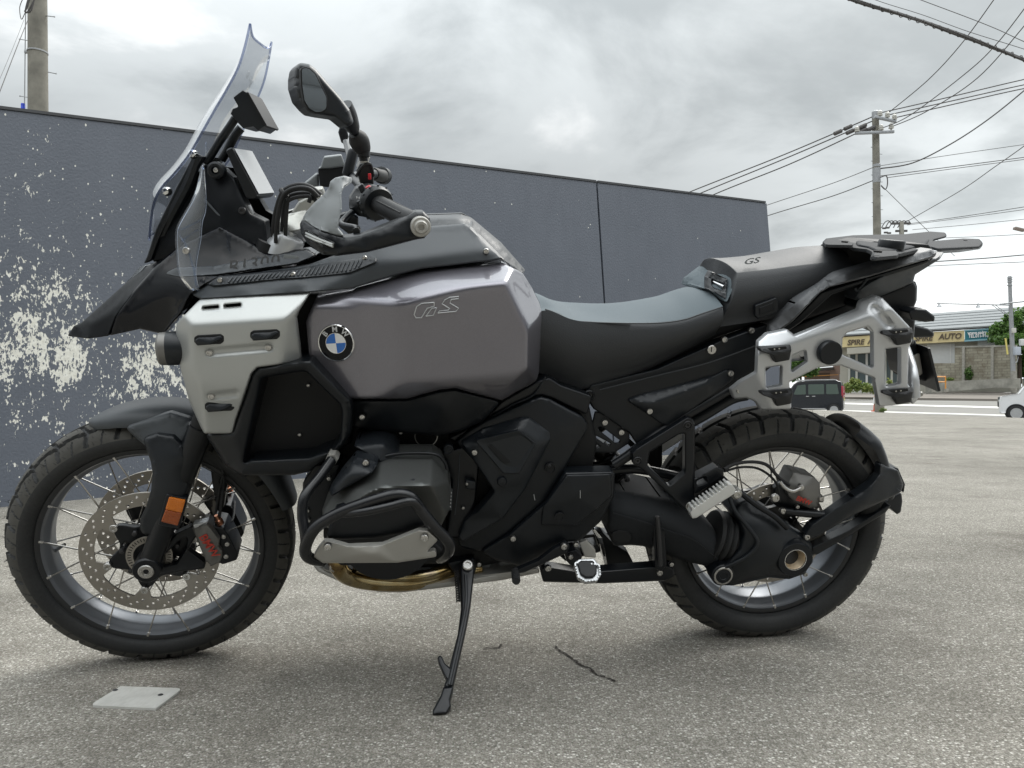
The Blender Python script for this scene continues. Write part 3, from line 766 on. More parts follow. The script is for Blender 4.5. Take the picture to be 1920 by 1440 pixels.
# ---------------------------------------------------------------- a scuffed metal plate and a crack on the ground
def ground_plate():
    q = rounded([(168, 1327), (226, 1291), (343, 1295), (292, 1333)], 4, 3)
    P = on_ground(q); c = P.mean(0); n = len(P)
    V = np.vstack([P+(0, 0, 0.0005), P+(0, 0, 0.0055)]); V[:, 2] += 0.012*np.clip((V[:, 0]-c[0])*0.3, -0.3, 0.3)**2
    F = [tuple(range(n, 2*n)), tuple(reversed(range(n)))]+[(i, (i+1) % n, n+(i+1) % n, n+i) for i in range(n)]
    V[n:, 2] += 0.0
    root = empty('metal_plate', loc=c)
    link('sheet', V-c, F, M['plate'], root, smooth=False)
    for hx, hy in ((216, 1299), (301, 1308)):
        p = on_ground(np.array((hx, hy), float))-c; p[2] = 0.0062
        link('rivet_hole', *lathe_geo(p, (0, 0, 1), [(0.006, 0), (0.0045, 0.0012), (0.0, 0.0013)], 12), M['darkbolt'], root)
    tag(root, 'small scuffed aluminium plate lying flat on the asphalt by the front tyre', 'metal plate')
ground_plate()
def crack(name, pts, wid):
    P = on_ground(np.array(smooth_path(np.array([(x, y, 0) for x, y in pts], float), 5))[:, :2]); n = len(P)
    T = np.gradient(P, axis=0); T /= np.linalg.norm(T, axis=1)[:, None]; Nn = np.column_stack([-T[:, 1], T[:, 0], np.zeros(n)])
    k = wid*(0.35+0.9*rng.random(n)); k[0] = k[-1] = 0.0008; j = rng.normal(0, wid*0.5, n)
    V = np.vstack([P+Nn*(k+j)[:, None]+(0, 0, .0025), P-Nn*(k-j)[:, None]+(0, 0, .0025)])
    struct(link(name, V, [(i, n+i, n+i+1, i+1) for i in range(n-1)], M['crack'], smooth=False))
M['crack'] = simple('crack grime', (0.028, 0.022, 0.018), 0.95)
crack('ground_crack', [(1040, 1212), (1052, 1222), (1062, 1229), (1078, 1240), (1092, 1250), (1106, 1254), (1117, 1266), (1136, 1272), (1158, 1280)], 0.0035)
crack('ground_crack', [(905, 1218), (920, 1215), (934, 1216), (942, 1209)], 0.003)

# ---------------------------------------------------------------- poles, wires
def bar(mb, a, b, r, seg=8, r1=None): mb.add(*sweep(np.array([a, b], float), [r, r if r1 is None else r1], seg))
def pole_common(name, base, top, r0, r1, mat, label):
    root = empty(name, loc=base)
    top = np.asarray(top, float)-base
    link('shaft', *sweep(np.array([[0, 0, 0], top*0.5, top]), [r0, (r0+r1)/2, r1], 20), mat, root, angle=50)
    return root, top
def left_pole():
    D = 12.7; a = at_depth(np.array((69., -260.)), D); b = at_depth(np.array((73., 210.)), D); base = np.array([b[0], b[1], 0]); s = D/F_PX
    root, top = pole_common('utility_pole', base, a, 19.5*s, 15.2*s, M['poleconc'], '')
    def at(x, y): return at_depth(np.array((x, y), float), D)-base
    for (x0, y0, x1, y1) in ((86, 29.5, 102, 31.5), (53, 76, 37, 73.5), (89, 135, 105, 138), (54, 182.5, 37.5, 180)):
        mb = MB(); bar(mb, at(x0, y0), at(x1, y1), 0.008); v, f = lathe_geo(at(x1, y1), at(x1, y1)-at(x0, y0), [(0.013, -0.006), (0.013, 0.006)], 8); mb.add(v, f)
        mb.build('climbing_rung', M['galv'], root)
    c = at(70.5, 98); v, f = lathe_geo((c[0], c[1], c[2]), (0.04, 0, 1), cyl_prof(17.9*s, -0.012, 0.012, 0.003), 24); link('steel_band', v, f, M['galv'], root)
    link('band_bracket', *box_geo(at(50, 97), (0.06, 0.05, 0.05), bev=0.006), M['galv'], root)
    link('conduit', *sweep(np.array([at(48, 20), at(47, 100), at(46, 195)]), 0.008, 8), M['galv'], root)
    link('marker_cap', *lathe_geo(at(43.2, 205), (0, 0, 1), [(0.004, 0.1), (0.030, 0.095), (0.033, 0.07), (0.030, 0.066), (0.033, 0.06), (0.033, -0.06)], 14), M['pipeblue'], root)
    for k, pts in enumerate(([(62, -20), (50, 14), (47, 22), (58, 20), (66, -10)], [(44, -5), (37, 14), (40, 36), (47, 24), (53, 10)], [(58, -20), (48, 18), (52, 22), (64, 0)])):
        P = np.array([at_depth(np.array(p, float), D-0.35) for p in pts])-base
        link('drop_wire', *sweep(smooth_path(P, 6), 0.012 if k != 1 else 0.006, 6), M['cable'], root)
    link('junction_clip', *box_geo(at(71, 3)-np.array([0, 0.33, 0]), (0.03, 0.04, 0.12), bev=0.005), M['cable'], root)
    tag(root, 'thick concrete utility pole with climbing rungs rising behind the slate wall', 'utility pole')
left_pole()
cable_n = 0
def wire(pts, depth, rad, label, name='overhead_cable', sag=0):
    """depth: one value, or the first and the last"""
    d = np.linspace(depth[0], depth[1], len(pts)) if hasattr(depth, '__len__') else np.full(len(pts), depth)
    P = np.array([at_depth(np.array(p, float), k) for p, k in zip(pts, d)])
    c = P[0].copy(); o = link(name, *[x if i else x-c for i, x in enumerate(sweep(smooth_path(P, 8), rad*0.72, 6))], M['cable']); o.location = c
    return tag(o, label, 'cable', 'overhead cables')
wire([(45, 37), (20, 100), (-40, 240)], (12.3, 9.5), 0.004, 'thin guy wire slanting down from the pole behind the slate wall')
wire([(52, 38), (28, 98), (-30, 250)], (12.3, 9.8), 0.008, 'thicker guy wire slanting down from the pole behind the slate wall')
PD = 26.0
PR_ROOT = []
def right_pole():
    D = PD; s = D/F_PX; a = at_depth(np.array((1641.5, 211.)), D); b = at_depth(np.array((1649., 772.)), D); base = np.array([b[0], b[1], -0.05])
    root, top = pole_common('utility_pole', base, a, 8.6*s, 6.1*s, M['poleconc'], '')
    def at(x, y, dd=0.0): return at_depth(np.array((x, y), float), D+dd)-base
    link('pole_cap', *lathe_geo(at(1641.5, 211), (0, 0, 1), cyl_prof(6.6*s, -0.25, 0.05, 0.03), 16), M['galv'], root)
    def arm(x0, y0, x1, y1, dd):
        mb = MB(); p, q = at(x0, y0, dd), at(x1, y1, dd); mid = (p+q)/2; d = (q-p)/np.linalg.norm(q-p); up = np.array([0, 0, 1.0]); up = up-d*(up @ d); up /= np.linalg.norm(up)
        mb.add(*box_geo(mid, (np.linalg.norm(q-p), 0.09, 0.09), np.stack([d, np.cross(up, d), up], 1), 0.01)); return mb.build('cross_arm', M['galv'], root)
    arm(1640, 219, 1680, 228, -0.22); arm(1604, 250, 1676, 247, -0.22)
    for x, y in ((1650, 214), (1664, 217), (1677, 221), (1652, 241), (1671, 238), (1607, 244)):
        c = at(x, y, -0.22); link('insulator', *lathe_geo(c, (0, 0, 1), [(0.03, -0.14), (0.03, -0.06), (0.085, -0.05), (0.085, -0.01), (0.05, 0.0), (0.075, 0.02), (0.07, 0.09), (0.03, 0.13)], 10), M['porcelain'], root)
    for x, y in ((1590, 239), (1571, 248), (1617, 237), (1594, 247), (1633, 241), (1618, 245)):
        c = at(x, y, -0.1); d = at(x+9, y-4, -0.1)-c; d /= np.linalg.norm(d)
        link('strain_insulator', *lathe_geo(c, d, [(0.03, -0.16), (0.07, -0.13), (0.07, 0.13), (0.03, 0.16)], 8), M['cable'], root)
    for k, y in enumerate(range(276, 420, 13)):
        sx = 1 if k % 2 else -1; xx = 1642.5+(y-211)*0.014
        mb = MB(); bar(mb, at(xx+sx*6, y), at(xx+sx*10.5, y), 0.012, 6); mb.build('climbing_rung', M['galv'], root)
    for y, h in ((311, 0.05), (318, 0.05), (331, 0.22)):
        link('steel_band', *lathe_geo(at(1643.4, y), (0, 0, 1), cyl_prof(7.3*s, -h, h, 0.01), 14), M['galv'], root)
    P = np.array([at(x, y, -0.2) for x, y in ((1650, 333), (1662, 330), (1664, 345), (1660, 355), (1652, 348))])
    link('drop_wire', *sweep(smooth_path(P, 6), 0.018, 6), M['cable'], root)
    PR_ROOT.append(root)
    tag(root, 'tall concrete utility pole with two cross arms standing beyond the lot', 'utility pole')
right_pole()
LT = 'line running from the cross arms to the slate wall end'
wire([(1638, 218), (1470, 290), (1288, 362), (1100, 440)], (PD, 30), 0.028, 'uppermost '+LT)
wire([(1638, 226), (1480, 294), (1307, 365), (1120, 446)], (PD, 30), 0.028, 'middle '+LT)
wire([(1610, 248), (1480, 308), (1331, 368), (1150, 452)], (PD, 30), 0.028, 'lowest '+LT)
wire([(1637, 314), (1560, 344), (1440, 384), (1300, 432)], (PD, 32), 0.017, 'thin upper telephone line from the pole bands to the slate wall corner')
wire([(1637, 338.5), (1560, 368), (1444, 403), (1300, 452)], (PD, 32), 0.022, 'lower telephone line from the pole bands to the slate wall corner')
LR = 'line of three fanning gently right from the top cross arm'
wire([(1649, 212), (1780, 182), (1920, 149), (2050, 122)], (PD, 27), 0.026, 'top '+LR); wire([(1663, 216), (1790, 188), (1920, 159), (2050, 133)], (PD, 27), 0.026, 'middle '+LR)
wire([(1677, 221), (1790, 195), (1920, 166), (2050, 142)], (PD, 27), 0.026, 'bottom '+LR)
LS = 'line of three climbing steeply right from the pole'
wire([(1664, 213), (1740, 150), (1802, 83), (1863, 0), (1900, -55)], (PD, 20), 0.020, 'leftmost '+LS)
wire([(1652, 241), (1708, 215), (1815, 134), (1868, 83), (1920, 17), (1960, -40)], (PD, 20), 0.020, 'middle '+LS)
wire([(1671, 238), (1739, 208), (1833, 146), (1920, 49), (1990, -40)], (PD, 20), 0.020, 'rightmost '+LS)
wire([(1649, 311), (1780, 291), (1920, 271), (2050, 252)], (PD, 28), 0.014, 'faint thin line from the pole bands under the fanning lines')
wire([(1650.6, 316), (1711, 305.6), (1781, 271), (1850, 226), (1920, 170), (1980, 116)], (PD, 24), 0.030, 'heavy cable sagging from the pole bands then rising steeply right')
wire([(1650.6, 330), (1790, 312), (1920, 295), (2050, 277)], (PD, 28), 0.020, 'upper of two close lines leaving the pole bands')
wire([(1664.5, 333), (1790, 316), (1920, 299), (2050, 282)], (PD, 28), 0.016, 'lower of two close lines leaving the pole bands')
wire([(1652, 347), (1700, 394), (1739, 432), (1790, 480)], (PD, 30), 0.014, 'short stay wire dropping from the pole towards the luggage rack')
wire([(1701, 415), (1800, 358), (1865, 313), (1920, 274), (1980, 228)], (45, 26), 0.026, 'cable rising right from the far transformer cluster')
wire([(1701, 420), (1810, 405), (1920, 388), (2020, 372)], (45, 36), 0.024, 'upper of two parallel lines leaving the far transformer cluster')
wire([(1701, 422), (1810, 408), (1920, 393), (2020, 378)], (45, 36), 0.020, 'lower of two parallel lines leaving the far transformer cluster')
wire([(1711, 430.6), (1810, 422), (1920, 411), (2020, 400)], (45, 36), 0.020, 'line just above the luggage rack arms')
wire([(1774, 446), (1850, 443), (1920, 439), (2020, 432)], (45, 36), 0.022, 'line passing right behind the luggage rack tips')
wire([(1700, 494), (1767, 489.6), (1850, 484), (1920, 478), (2020, 470)], (45, 36), 0.040, 'thick line under the luggage rack tips')
wire([(1690, 503), (1760, 498), (1850, 494), (1920, 491), (2020, 484)], (45, 36), 0.024, 'thin line under the luggage rack tips')
def bundle():
    D0, D1 = 15.0, 13.0
    pts = [(1520, -34), (1600, 0), (1711, 35), (1815, 71), (1920, 111), (2060, 168)]
    o = wire(pts, (D0, D1), 0.030, 'thick lashed communication cable bundle crossing above the road', 'cable_bundle')
    d = np.linspace(D0, D1, len(pts)); P = smooth_path(np.array([at_depth(np.array(p, float), k) for p, k in zip(pts, d)]), 60)
    T = np.gradient(P, axis=0); T /= np.linalg.norm(T, axis=1)[:, None]; N1 = np.cross(T, (0, 0, 1)); N1 /= np.linalg.norm(N1, axis=1)[:, None]; N2 = np.cross(T, N1)
    a = np.linspace(0, 2*pi*34, len(P))[:, None]; H = P+0.038*(np.cos(a)*N1+np.sin(a)*N2)
    c = np.array(o.location[:]); lash = link('lashing_wire', *[x if i else x-c for i, x in enumerate(sweep(H, 0.008, 5))], M['cable'], o)
    for k in range(6):
        off = N1*(0.03*cos(k))[:, None] if False else 0
    strands = MB()
    for k in range(4):
        a = np.linspace(k, k+9, len(P))[:, None]; strands.add(*sweep(P+0.024*(np.cos(a)*N1+np.sin(a)*N2)-c, 0.014, 5))
    strands.build('inner_cable', M['cable'], o)
bundle()
wire([(1560, -34), (1642, 0), (1730, 28), (1815, 59), (1920, 92), (2060, 138)], (15, 13), 0.0075, 'thin messenger wire running just above the lashed bundle')
wire([(1660, -26), (1727, 0), (1815, 33), (1870, 55), (1920, 78), (2000, 112)], (16, 14), 0.010, 'lone wire above the lashed bundle')
def far_cluster():
    D = 45.0; c0 = at_depth(np.array((1690., 425.)), D); root = empty('far_power_pole', loc=(c0[0], c0[1], 0.2)); base = np.array([c0[0], c0[1], 0.2])
    def at(x, y): return at_depth(np.array((x, y), float), D)-base
    link('shaft', *sweep(np.array([[0, 0, 0], at(1690, 416)]), [0.19, 0.13], 12), M['concrete'], root)
    for y, x0, x1 in ((419, 1672, 1706), (433, 1679, 1701)):
        p, q = at(x0, y), at(x1, y); link('cross_arm', *box_geo((p+q)/2, (np.linalg.norm(q-p), 0.1, 0.12), bev=0.01), M['cable'], root)
    for x in (1662, 1669, 1676, 1684, 1692, 1699):
        P = np.array([at(x-9, 427), at(x-3, 417), at(x+4, 414), at(x+9, 420)]); link('jumper_wire', *sweep(smooth_path(P, 5), 0.03, 5), M['cable'], root)
    for x, y in ((1658, 428), (1664, 427), (1661, 436), (1667, 437)):
        link('strain_insulator', *box_geo(at(x, y), (0.22, 0.1, 0.1), bev=0.02), M['cable'], root)
    tag(root, 'distant power pole with tangled jumper wires behind the luggage rack', 'utility pole')
far_cluster()
# ---------------------------------------------------------------- far buildings
M['beige'] = simple('beige siding', (0.40, 0.385, 0.33), 0.75, var=0.08, vscale=0.6)
M['roofm'] = simple('grey metal roof', (0.20, 0.215, 0.22), 0.8, 0.0, var=0.06, vscale=0.8)
M['eave'] = simple('dark eave', (0.055, 0.045, 0.04), 0.7)
M['signy'] = simple('yellow sign board', (0.60, 0.50, 0.27), 0.5, var=0.05, vscale=0.7)
M['signt'] = simple('teal sign board', (0.02, 0.16, 0.20), 0.45, var=0.1, vscale=0.9)
M['signd'] = simple('brown sign letters', (0.10, 0.075, 0.05), 0.6)
M['shutter'] = simple('white shutter', (0.58, 0.59, 0.58), 0.5, var=0.04)
M['pink'] = simple('dusty pink siding', (0.36, 0.25, 0.21), 0.75, var=0.08, vscale=0.5)
M['cream'] = simple('pale siding', (0.52, 0.52, 0.47), 0.7, var=0.06, vscale=0.5)
M['window'] = simple('window glass', (0.09, 0.115, 0.12), 0.08)
M['wframe'] = simple('white window frame', (0.68, 0.68, 0.66), 0.4)
M['orange'] = simple('orange pipe barrier', (0.62, 0.27, 0.05), 0.4)
M['cone'] = simple('orange cone', (0.60, 0.09, 0.03), 0.5)
def _blocks():
    t = NT('stained concrete blocks'); c = t.coord()
    b = t.n('ShaderNodeTexBrick'); t.l(t.mapping(c, rot=(pi/2, 0, 0)), b.inputs['Vector'])
    b.inputs['Scale'].default_value = 1.0; b.inputs['Brick Width'].default_value = 0.42; b.inputs['Row Height'].default_value = 0.21; b.inputs['Mortar Size'].default_value = 0.02
    b.inputs['Color1'].default_value = (0.24, 0.225, 0.175, 1); b.inputs['Color2'].default_value = (0.33, 0.315, 0.25, 1); b.inputs['Mortar'].default_value = (0.20, 0.185, 0.145, 1)
    n = t.noise(1.4, 6, 0.7, c); col = t.mix(t.ramp(n, [(0.45, 0.0), (0.7, 0.75)]), b.outputs['Color'], (0.12, 0.095, 0.065))
    t.bsdf(col, 0.9); return t.m
M['blocks'] = _blocks()
def text_mesh(s, size, mat, name, parent, mat4, extrude=0.002, shear=0.0, bold=0.0):
    cu = bpy.data.curves.new(name, 'FONT'); cu.body = s; cu.size = size; cu.extrude = extrude; cu.align_x = 'CENTER'; cu.align_y = 'CENTER'; cu.shear = shear; cu.offset = bold
    cu.resolution_u = 3
    tmp = bpy.data.objects.new(name, cu); COL.objects.link(tmp)
    me = bpy.data.meshes.new_from_object(tmp.evaluated_get(bpy.context.evaluated_depsgraph_get()))
    bpy.data.objects.remove(tmp)
    me.transform(mat4); me.materials.clear(); me.materials.append(mat); me.name = name
    o = bpy.data.objects.new(name, me); COL.objects.link(o)
    if parent is not None: o.parent = parent
    return o
class Facade:
    """a vertical plane given by two pixels on it and their distances; pixels then map onto it, off metres in front of it"""
    def __init__(s, pa, da, pb, db, base):
        a, b = at_depth(np.array(pa, float), da), at_depth(np.array(pb, float), db)
        d = b-a; d[2] = 0; s.d = d/np.linalg.norm(d); s.n = np.array([s.d[1], -s.d[0], 0]); s.p0 = a
        if s.n @ (CC-a) < 0: s.n = -s.n
        s.base = np.asarray(base, float)
    def pt(s, x, y, off=0.0): return on_plane(np.array((x, y), float), s.p0+s.n*off, s.n)-s.base
    def slab(s, name, pts, off, thick, mat, parent, **k):
        F_ = np.array([s.pt(x, y, off) for x, y in pts]); B_ = F_-s.n*thick; n = len(pts)
        return link(name, np.vstack([F_, B_]), [tuple(range(n)), tuple(reversed(range(n, 2*n)))]+[((i+1) % n, i, n+i, n+(i+1) % n) for i in range(n)], mat, parent, smooth=False, **k)
    def text(s, st, x, y, size_px, off, mat, name, parent, depth, stretch=1.0, **k):
        c = s.pt(x, y, off); sz = size_px*depth/F_PX
        R = Matrix([[s.d[0]*stretch, 0, s.n[0], c[0]], [s.d[1]*stretch, 0, s.n[1], c[1]], [0, 1, 0, c[2]], [0, 0, 0, 1]])
        return text_mesh(st, sz, mat, name, parent, R, extrude=0.02, **k)
def garage():
    base = on_terrain((1700., 738.)); base[2] = 0.45
    root = empty('garage_building', loc=base); D = 66.0
    f = Facade((1560, 640), 69, (1900, 640), 62, base)
    f.slab('wall', [(1575, 650), (1915, 630), (1915, 735), (1575, 742)], 0.0, 7.0, M['beige'], root)
    # roof: sloping sheet with standing seams
    e0, e1 = f.pt(1540, 629.5, 0.9), f.pt(1960, 604, 0.9); r0, r1 = f.pt(1540, 603, 0.9), f.pt(1960, 571.5, 0.9)
    back = -f.n*4.6
    R0, R1 = e0.copy(), e1.copy()
    up = ((r0-e0)[2]+(r1-e1)[2])/2
    T0 = on_plane(np.array((1540., 603.)), f.p0-f.n*4.0, f.n)-base; T1 = on_plane(np.array((1960., 571.5)), f.p0-f.n*4.0, f.n)-base
    V = [e0, e1, T1, T0]; V = V+[v-np.array([0, 0, 0.12]) for v in V]
    roof = link('roof', V, [(0, 1, 2, 3), (7, 6, 5, 4), (0, 4, 5, 1), (1, 5, 6, 2), (2, 6, 7, 3), (3, 7, 4, 0)], M['roofm'], root, smooth=False)
    for k in range(1, 6):
        a = e0+(T0-e0)*k/6; b = e1+(T1-e1)*k/6
        d = (b-a)/np.linalg.norm(b-a); nn = np.cross(e1-e0, T0-e0); nn /= np.linalg.norm(nn); nn = nn if nn[2] > 0 else -nn
        link('roof_seam', *box_geo((a+b)/2+nn*0.03, (np.linalg.norm(b-a), 0.10, 0.05), np.stack([d, np.cross(nn, d), nn], 1)), M['roofm'], roof)
    f.slab('fascia', [(1560, 628), (1930, 605.5), (1930, 610), (1560, 633.5)], 0.75, 0.3, M['eave'], root)
    bd = f.slab('sign_board', [(1560, 633), (1808.5, 619), (1808.5, 640), (1560, 652)], 0.75, 0.25, M['signy'], root)
    b2 = f.slab('sign_board', [(1809, 619), (1885, 613.5), (1885, 635), (1809, 640)], 0.76, 0.25, M['signt'], root)
    f.slab('sign_trim', [(1808, 618.6), (1886, 613), (1886, 616.2), (1808, 621.2)], 0.80, 0.02, simple('sign trim', (0.22, 0.40, 0.47), 0.5), b2)
    f.slab('sign_trim', [(1808, 637.8), (1886, 632.8), (1886, 635.4), (1808, 640.8)], 0.80, 0.02, bpy.data.materials['sign trim'], b2)
    tl = lambda st, x, y, sz, m, nm, par, **k: f.text(st, x, y, sz, 0.80, m, nm, par, D, **k)
    tl('SPIRE', 1604, 642.2, 14, M['signd'], 'sign_lettering', bd, stretch=0.9, shear=0.2, bold=0.02); tl('AUTO', 1646, 639.6, 14, M['signd'], 'sign_lettering', bd, stretch=0.9, shear=0.2, bold=0.02)
    tl('SPIRE', 1731, 634.6, 14, M['signd'], 'sign_lettering', bd, stretch=0.9, shear=0.2, bold=0.02); tl('AUTO', 1781, 631, 14, M['signd'], 'sign_lettering', bd, stretch=0.9, shear=0.2, bold=0.02)
    tl('www.spire-auto.', 1842, 623.5, 8.4, M['white'], 'sign_lettering', b2, stretch=0.8, bold=0.012); tl('TEL.011-916-9015', 1843, 629.5, 8.2, M['white'], 'sign_lettering', b2, stretch=0.72, bold=0.012)
    f.slab('shutter', [(1738, 646), (1790, 643), (1790, 681), (1738, 681)], 0.10, 0.1, M['shutter'], root)
    f.slab('shutter_frame', [(1781, 644), (1783, 644), (1783, 681), (1781, 681)], 0.16, 0.05, M['wframe'], root)
    f.slab('parapet', [(1738, 640.5), (1833, 635.5), (1833, 642), (1738, 646)], 0.3, 0.3, M['beige'], root)
    f.slab('white_panel', [(1833, 636), (1880, 633), (1880, 651), (1833, 651)], 0.3, 0.3, M['shutter'], root)
    # shopfront behind the rack: columns, glazing
    f.slab('shopfront_glass', [(1590, 660), (1700, 655), (1700, 722), (1590, 722)], 0.05, 0.03, M['window'], root)
    for x in (1592, 1606, 1625, 1641, 1660, 1672, 1684, 1699):
        f.slab('mullion', [(x-2, 656), (x+2, 656), (x+2, 724), (x-2, 724)], 0.16, 0.12, M['wframe'] if x % 2 else M['cream'], root)
    f.slab('canopy', [(1588, 652.5), (1702, 646), (1702, 656), (1588, 664)], 1.6, 1.6, M['beige'], root)
    f.slab('base_course', [(1578, 720), (1702, 718), (1702, 738), (1578, 742)], 0.3, 0.35, M['cream'], root)
    tag(root, 'long garage with grey metal roof and yellow and teal sign boards', 'building')
garage()
def pink_house():
    base = on_terrain((1560., 740.)); base[2] = 0.45
    root = empty('pink_house', loc=base); f = Facade((1500, 690), 74, (1600, 690), 72, base)
    f.slab('wall', [(1515, 694), (1562, 690), (1562, 676), (1592, 672), (1592, 738), (1515, 740)], 0, 5.0, M['pink'], root)
    f.slab('roof', [(1500, 693), (1563, 688), (1563, 693), (1500, 699)], 0.8, 5.0, M['eave'], root)
    f.slab('wall_panel', [(1508, 702), (1556, 699), (1556, 712), (1508, 714)], 0.05, 0.3, simple('brown siding', (0.16, 0.11, 0.085), 0.8), root)
    for x0 in (1574, 1580):
        w = f.slab('window', [(x0, 702), (x0+5.2, 701.6), (x0+5.2, 716), (x0, 716.4)], 0.10, 0.1, M['wframe'], root)
        f.slab('pane', [(x0+1, 703), (x0+4.2, 702.8), (x0+4.2, 715), (x0+1, 715.3)], 0.13, 0.05, M['window'], w)
    f.slab('fence_rail', [(1500, 706), (1572, 702), (1572, 703), (1500, 707)], 1.5, 0.05, M['orange'], root)
    tag(root, 'dusty pink house with a dark flat roof beyond the parked van', 'house')
pink_house()
def block_wall():
    base = on_terrain((1800., 734.)); base[2] = 0.45; root = empty('block_wall', loc=base); f = Facade((1740, 700), 63.5, (1905, 700), 58.5, base)
    f.slab('block_face', [(1735, 681), (1790.5, 681), (1790.5, 650.5), (1862, 648), (1905, 648.5), (1905, 724), (1735, 730)], 0, 0.2, M['blocks'], root)
    for x in (1806, 1860): f.slab('pilaster', [(x-2.5, 650), (x+2.5, 650), (x+2.5, 724), (x-2.5, 724)], 0.16, 0.15, M['concrete'], root)
    f.slab('coping', [(1790.5, 649), (1905, 646.5), (1905, 650.2), (1790.5, 651.8)], 0.06, 0.3, M['concrete2'], root)
    tag(root, 'tall stained concrete block wall beneath the garage sign', 'wall')
    base = on_terrain((1800., 736.)); base[2] = 0.40; root = empty('retaining_wall', loc=base); f = Facade((1740, 720), 61.5, (1905, 715), 56.5, base)
    f.slab('concrete_face', [(1735, 717), (1898, 709), (1910, 709.5), (1910, 728), (1868, 727), (1779, 734.5), (1735, 738)], 0, 0.35, M['concrete2'], root)
    tag(root, 'low rough concrete retaining wall at the foot of the block wall', 'retaining wall')
block_wall()
def orange_barrier():
    D = 57.0; base = at_depth(np.array((1763., 736.)), D); root = empty('pipe_barrier', loc=base)
    at = lambda x, y: at_depth(np.array((x, y), float), D)-base
    P = np.array([at(1750, 735), at(1752, 708), at(1755, 706.5), at(1770, 706.5), at(1772.5, 708), at(1773, 730)])
    link('hoop', *sweep(smooth_path(P, 5), 0.05, 8), M['orange'], root); link('cross_rail', *sweep(np.array([at(1752, 716), at(1772, 716)]), 0.045, 8), M['orange'], root)
    for x in (1751, 1774.5): link('concrete_foot', *box_geo(at(x, 732), (0.2, 0.25, 0.26), bev=0.02), M['concrete'], root)
    tag(root, 'orange pipe barrier hoop in front of the low retaining wall', 'barrier')
orange_barrier()
def far_right_pole():
    D = 58.0; s = D/F_PX; a = at_depth(np.array((1893., 518.)), D); b = at_depth(np.array((1900.5, 712.)), D); base = np.array([b[0], b[1], 0.3])
    root, top = pole_common('utility_pole', base, a, 4.6*s, 3.1*s, M['galv'], '')
    at = lambda x, y, dd=-0.3: at_depth(np.array((x, y), float), D+dd)-base
    link('base_sleeve', *lathe_geo(at(1900.5, 708, 0), (0, 0, 1), cyl_prof(5.2*s, -1.2, 0.5, 0.02), 14), M['concrete'], root)
    for y in (521, 524.5, 528.5, 535): link('steel_band', *lathe_geo(at(1893.3, y, 0), (0.03, 0, 1), cyl_prof(4.4*s, -0.04, 0.04, 0.01), 12), M['galv'], root)
    p = np.array([at(1757, 569), at(1830, 570.5), at(1893, 572)]); link('lamp_arm', *sweep(p, 0.05, 8), M['galv'], root)
    link('lamp_arm', *sweep(np.array([at(1875, 570), at(1930, 564)]), 0.06, 8), M['galv'], root)
    for (x0, y0, x1, y1) in ((1859, 571, 1884, 589), (1865, 571, 1892, 591)): link('arm_stay', *sweep(np.array([at(x0, y0), at(x1, y1)]), 0.025, 6), M['galv'], root)
    for x, y in ((1761, 574), (1834, 575)): link('lamp_head', *lathe_geo(at(x, y), (0, 0, 1), [(0.19, -0.06), (0.16, 0.0), (0.06, 0.12), (0.03, 0.28)], 10), M['galv'], root)
    link('meter_box', *box_geo(at(1901, 619.5), (0.25, 0.2, 0.36), bev=0.02), M['cream'], root); link('equipment_box', *box_geo(at(1907, 658), (0.42, 0.3, 0.62), bev=0.03), simple('pale box', (0.42, 0.46, 0.52), 0.5), root)
    v = np.array([at(1884, 634), at(1887, 634), at(1891, 664), at(1888, 665)]); link('warning_strip', np.vstack([v, v+(0, 0.03, 0)]), [(0, 1, 2, 3), (7, 6, 5, 4), (0, 4, 5, 1), (1, 5, 6, 2), (2, 6, 7, 3), (3, 7, 4, 0)], simple('yellow strip', (0.60, 0.52, 0.16), 0.5), root, smooth=False)
    link('signal_housing', *box_geo(at(1916, 642), (0.3, 0.3, 0.5), bev=0.06), M['shutter'], root)
    link('cable_loop', *sweep(smooth_path(np.array([at(1903, 680), at(1907, 678), at(1909, 669)]), 5), 0.03, 6), M['galv'], root)
    tag(root, 'slim grey steel pole with lamp arms and a pale equipment box beside the tree', 'utility pole')
far_right_pole()
wire([(1700, 585), (1740, 572), (1790, 558), (1812, 550)], 60, 0.02, 'short faint wire rising above the garage roof')
def street_lamp():
    D = 40.0; a = at_depth(np.array((1925., 430.)), D); base = np.array([a[0]+0.05, a[1], -0.4]); root = empty('street_lamp', loc=base)
    link('post', *sweep(np.array([[0, 0, 0], a-base]), [0.1, 0.06], 10), M['galv'], root)
    link('lamp_head', *box_geo(at_depth(np.array((1911., 430.)), D)-base, (0.55, 0.25, 0.14), _ry(0.25), 0.04), simple('lamp head', (0.25, 0.2, 0.17), 0.5), root)
    tag(root, 'street lamp whose head pokes in above the low wires', 'street lamp')
street_lamp()

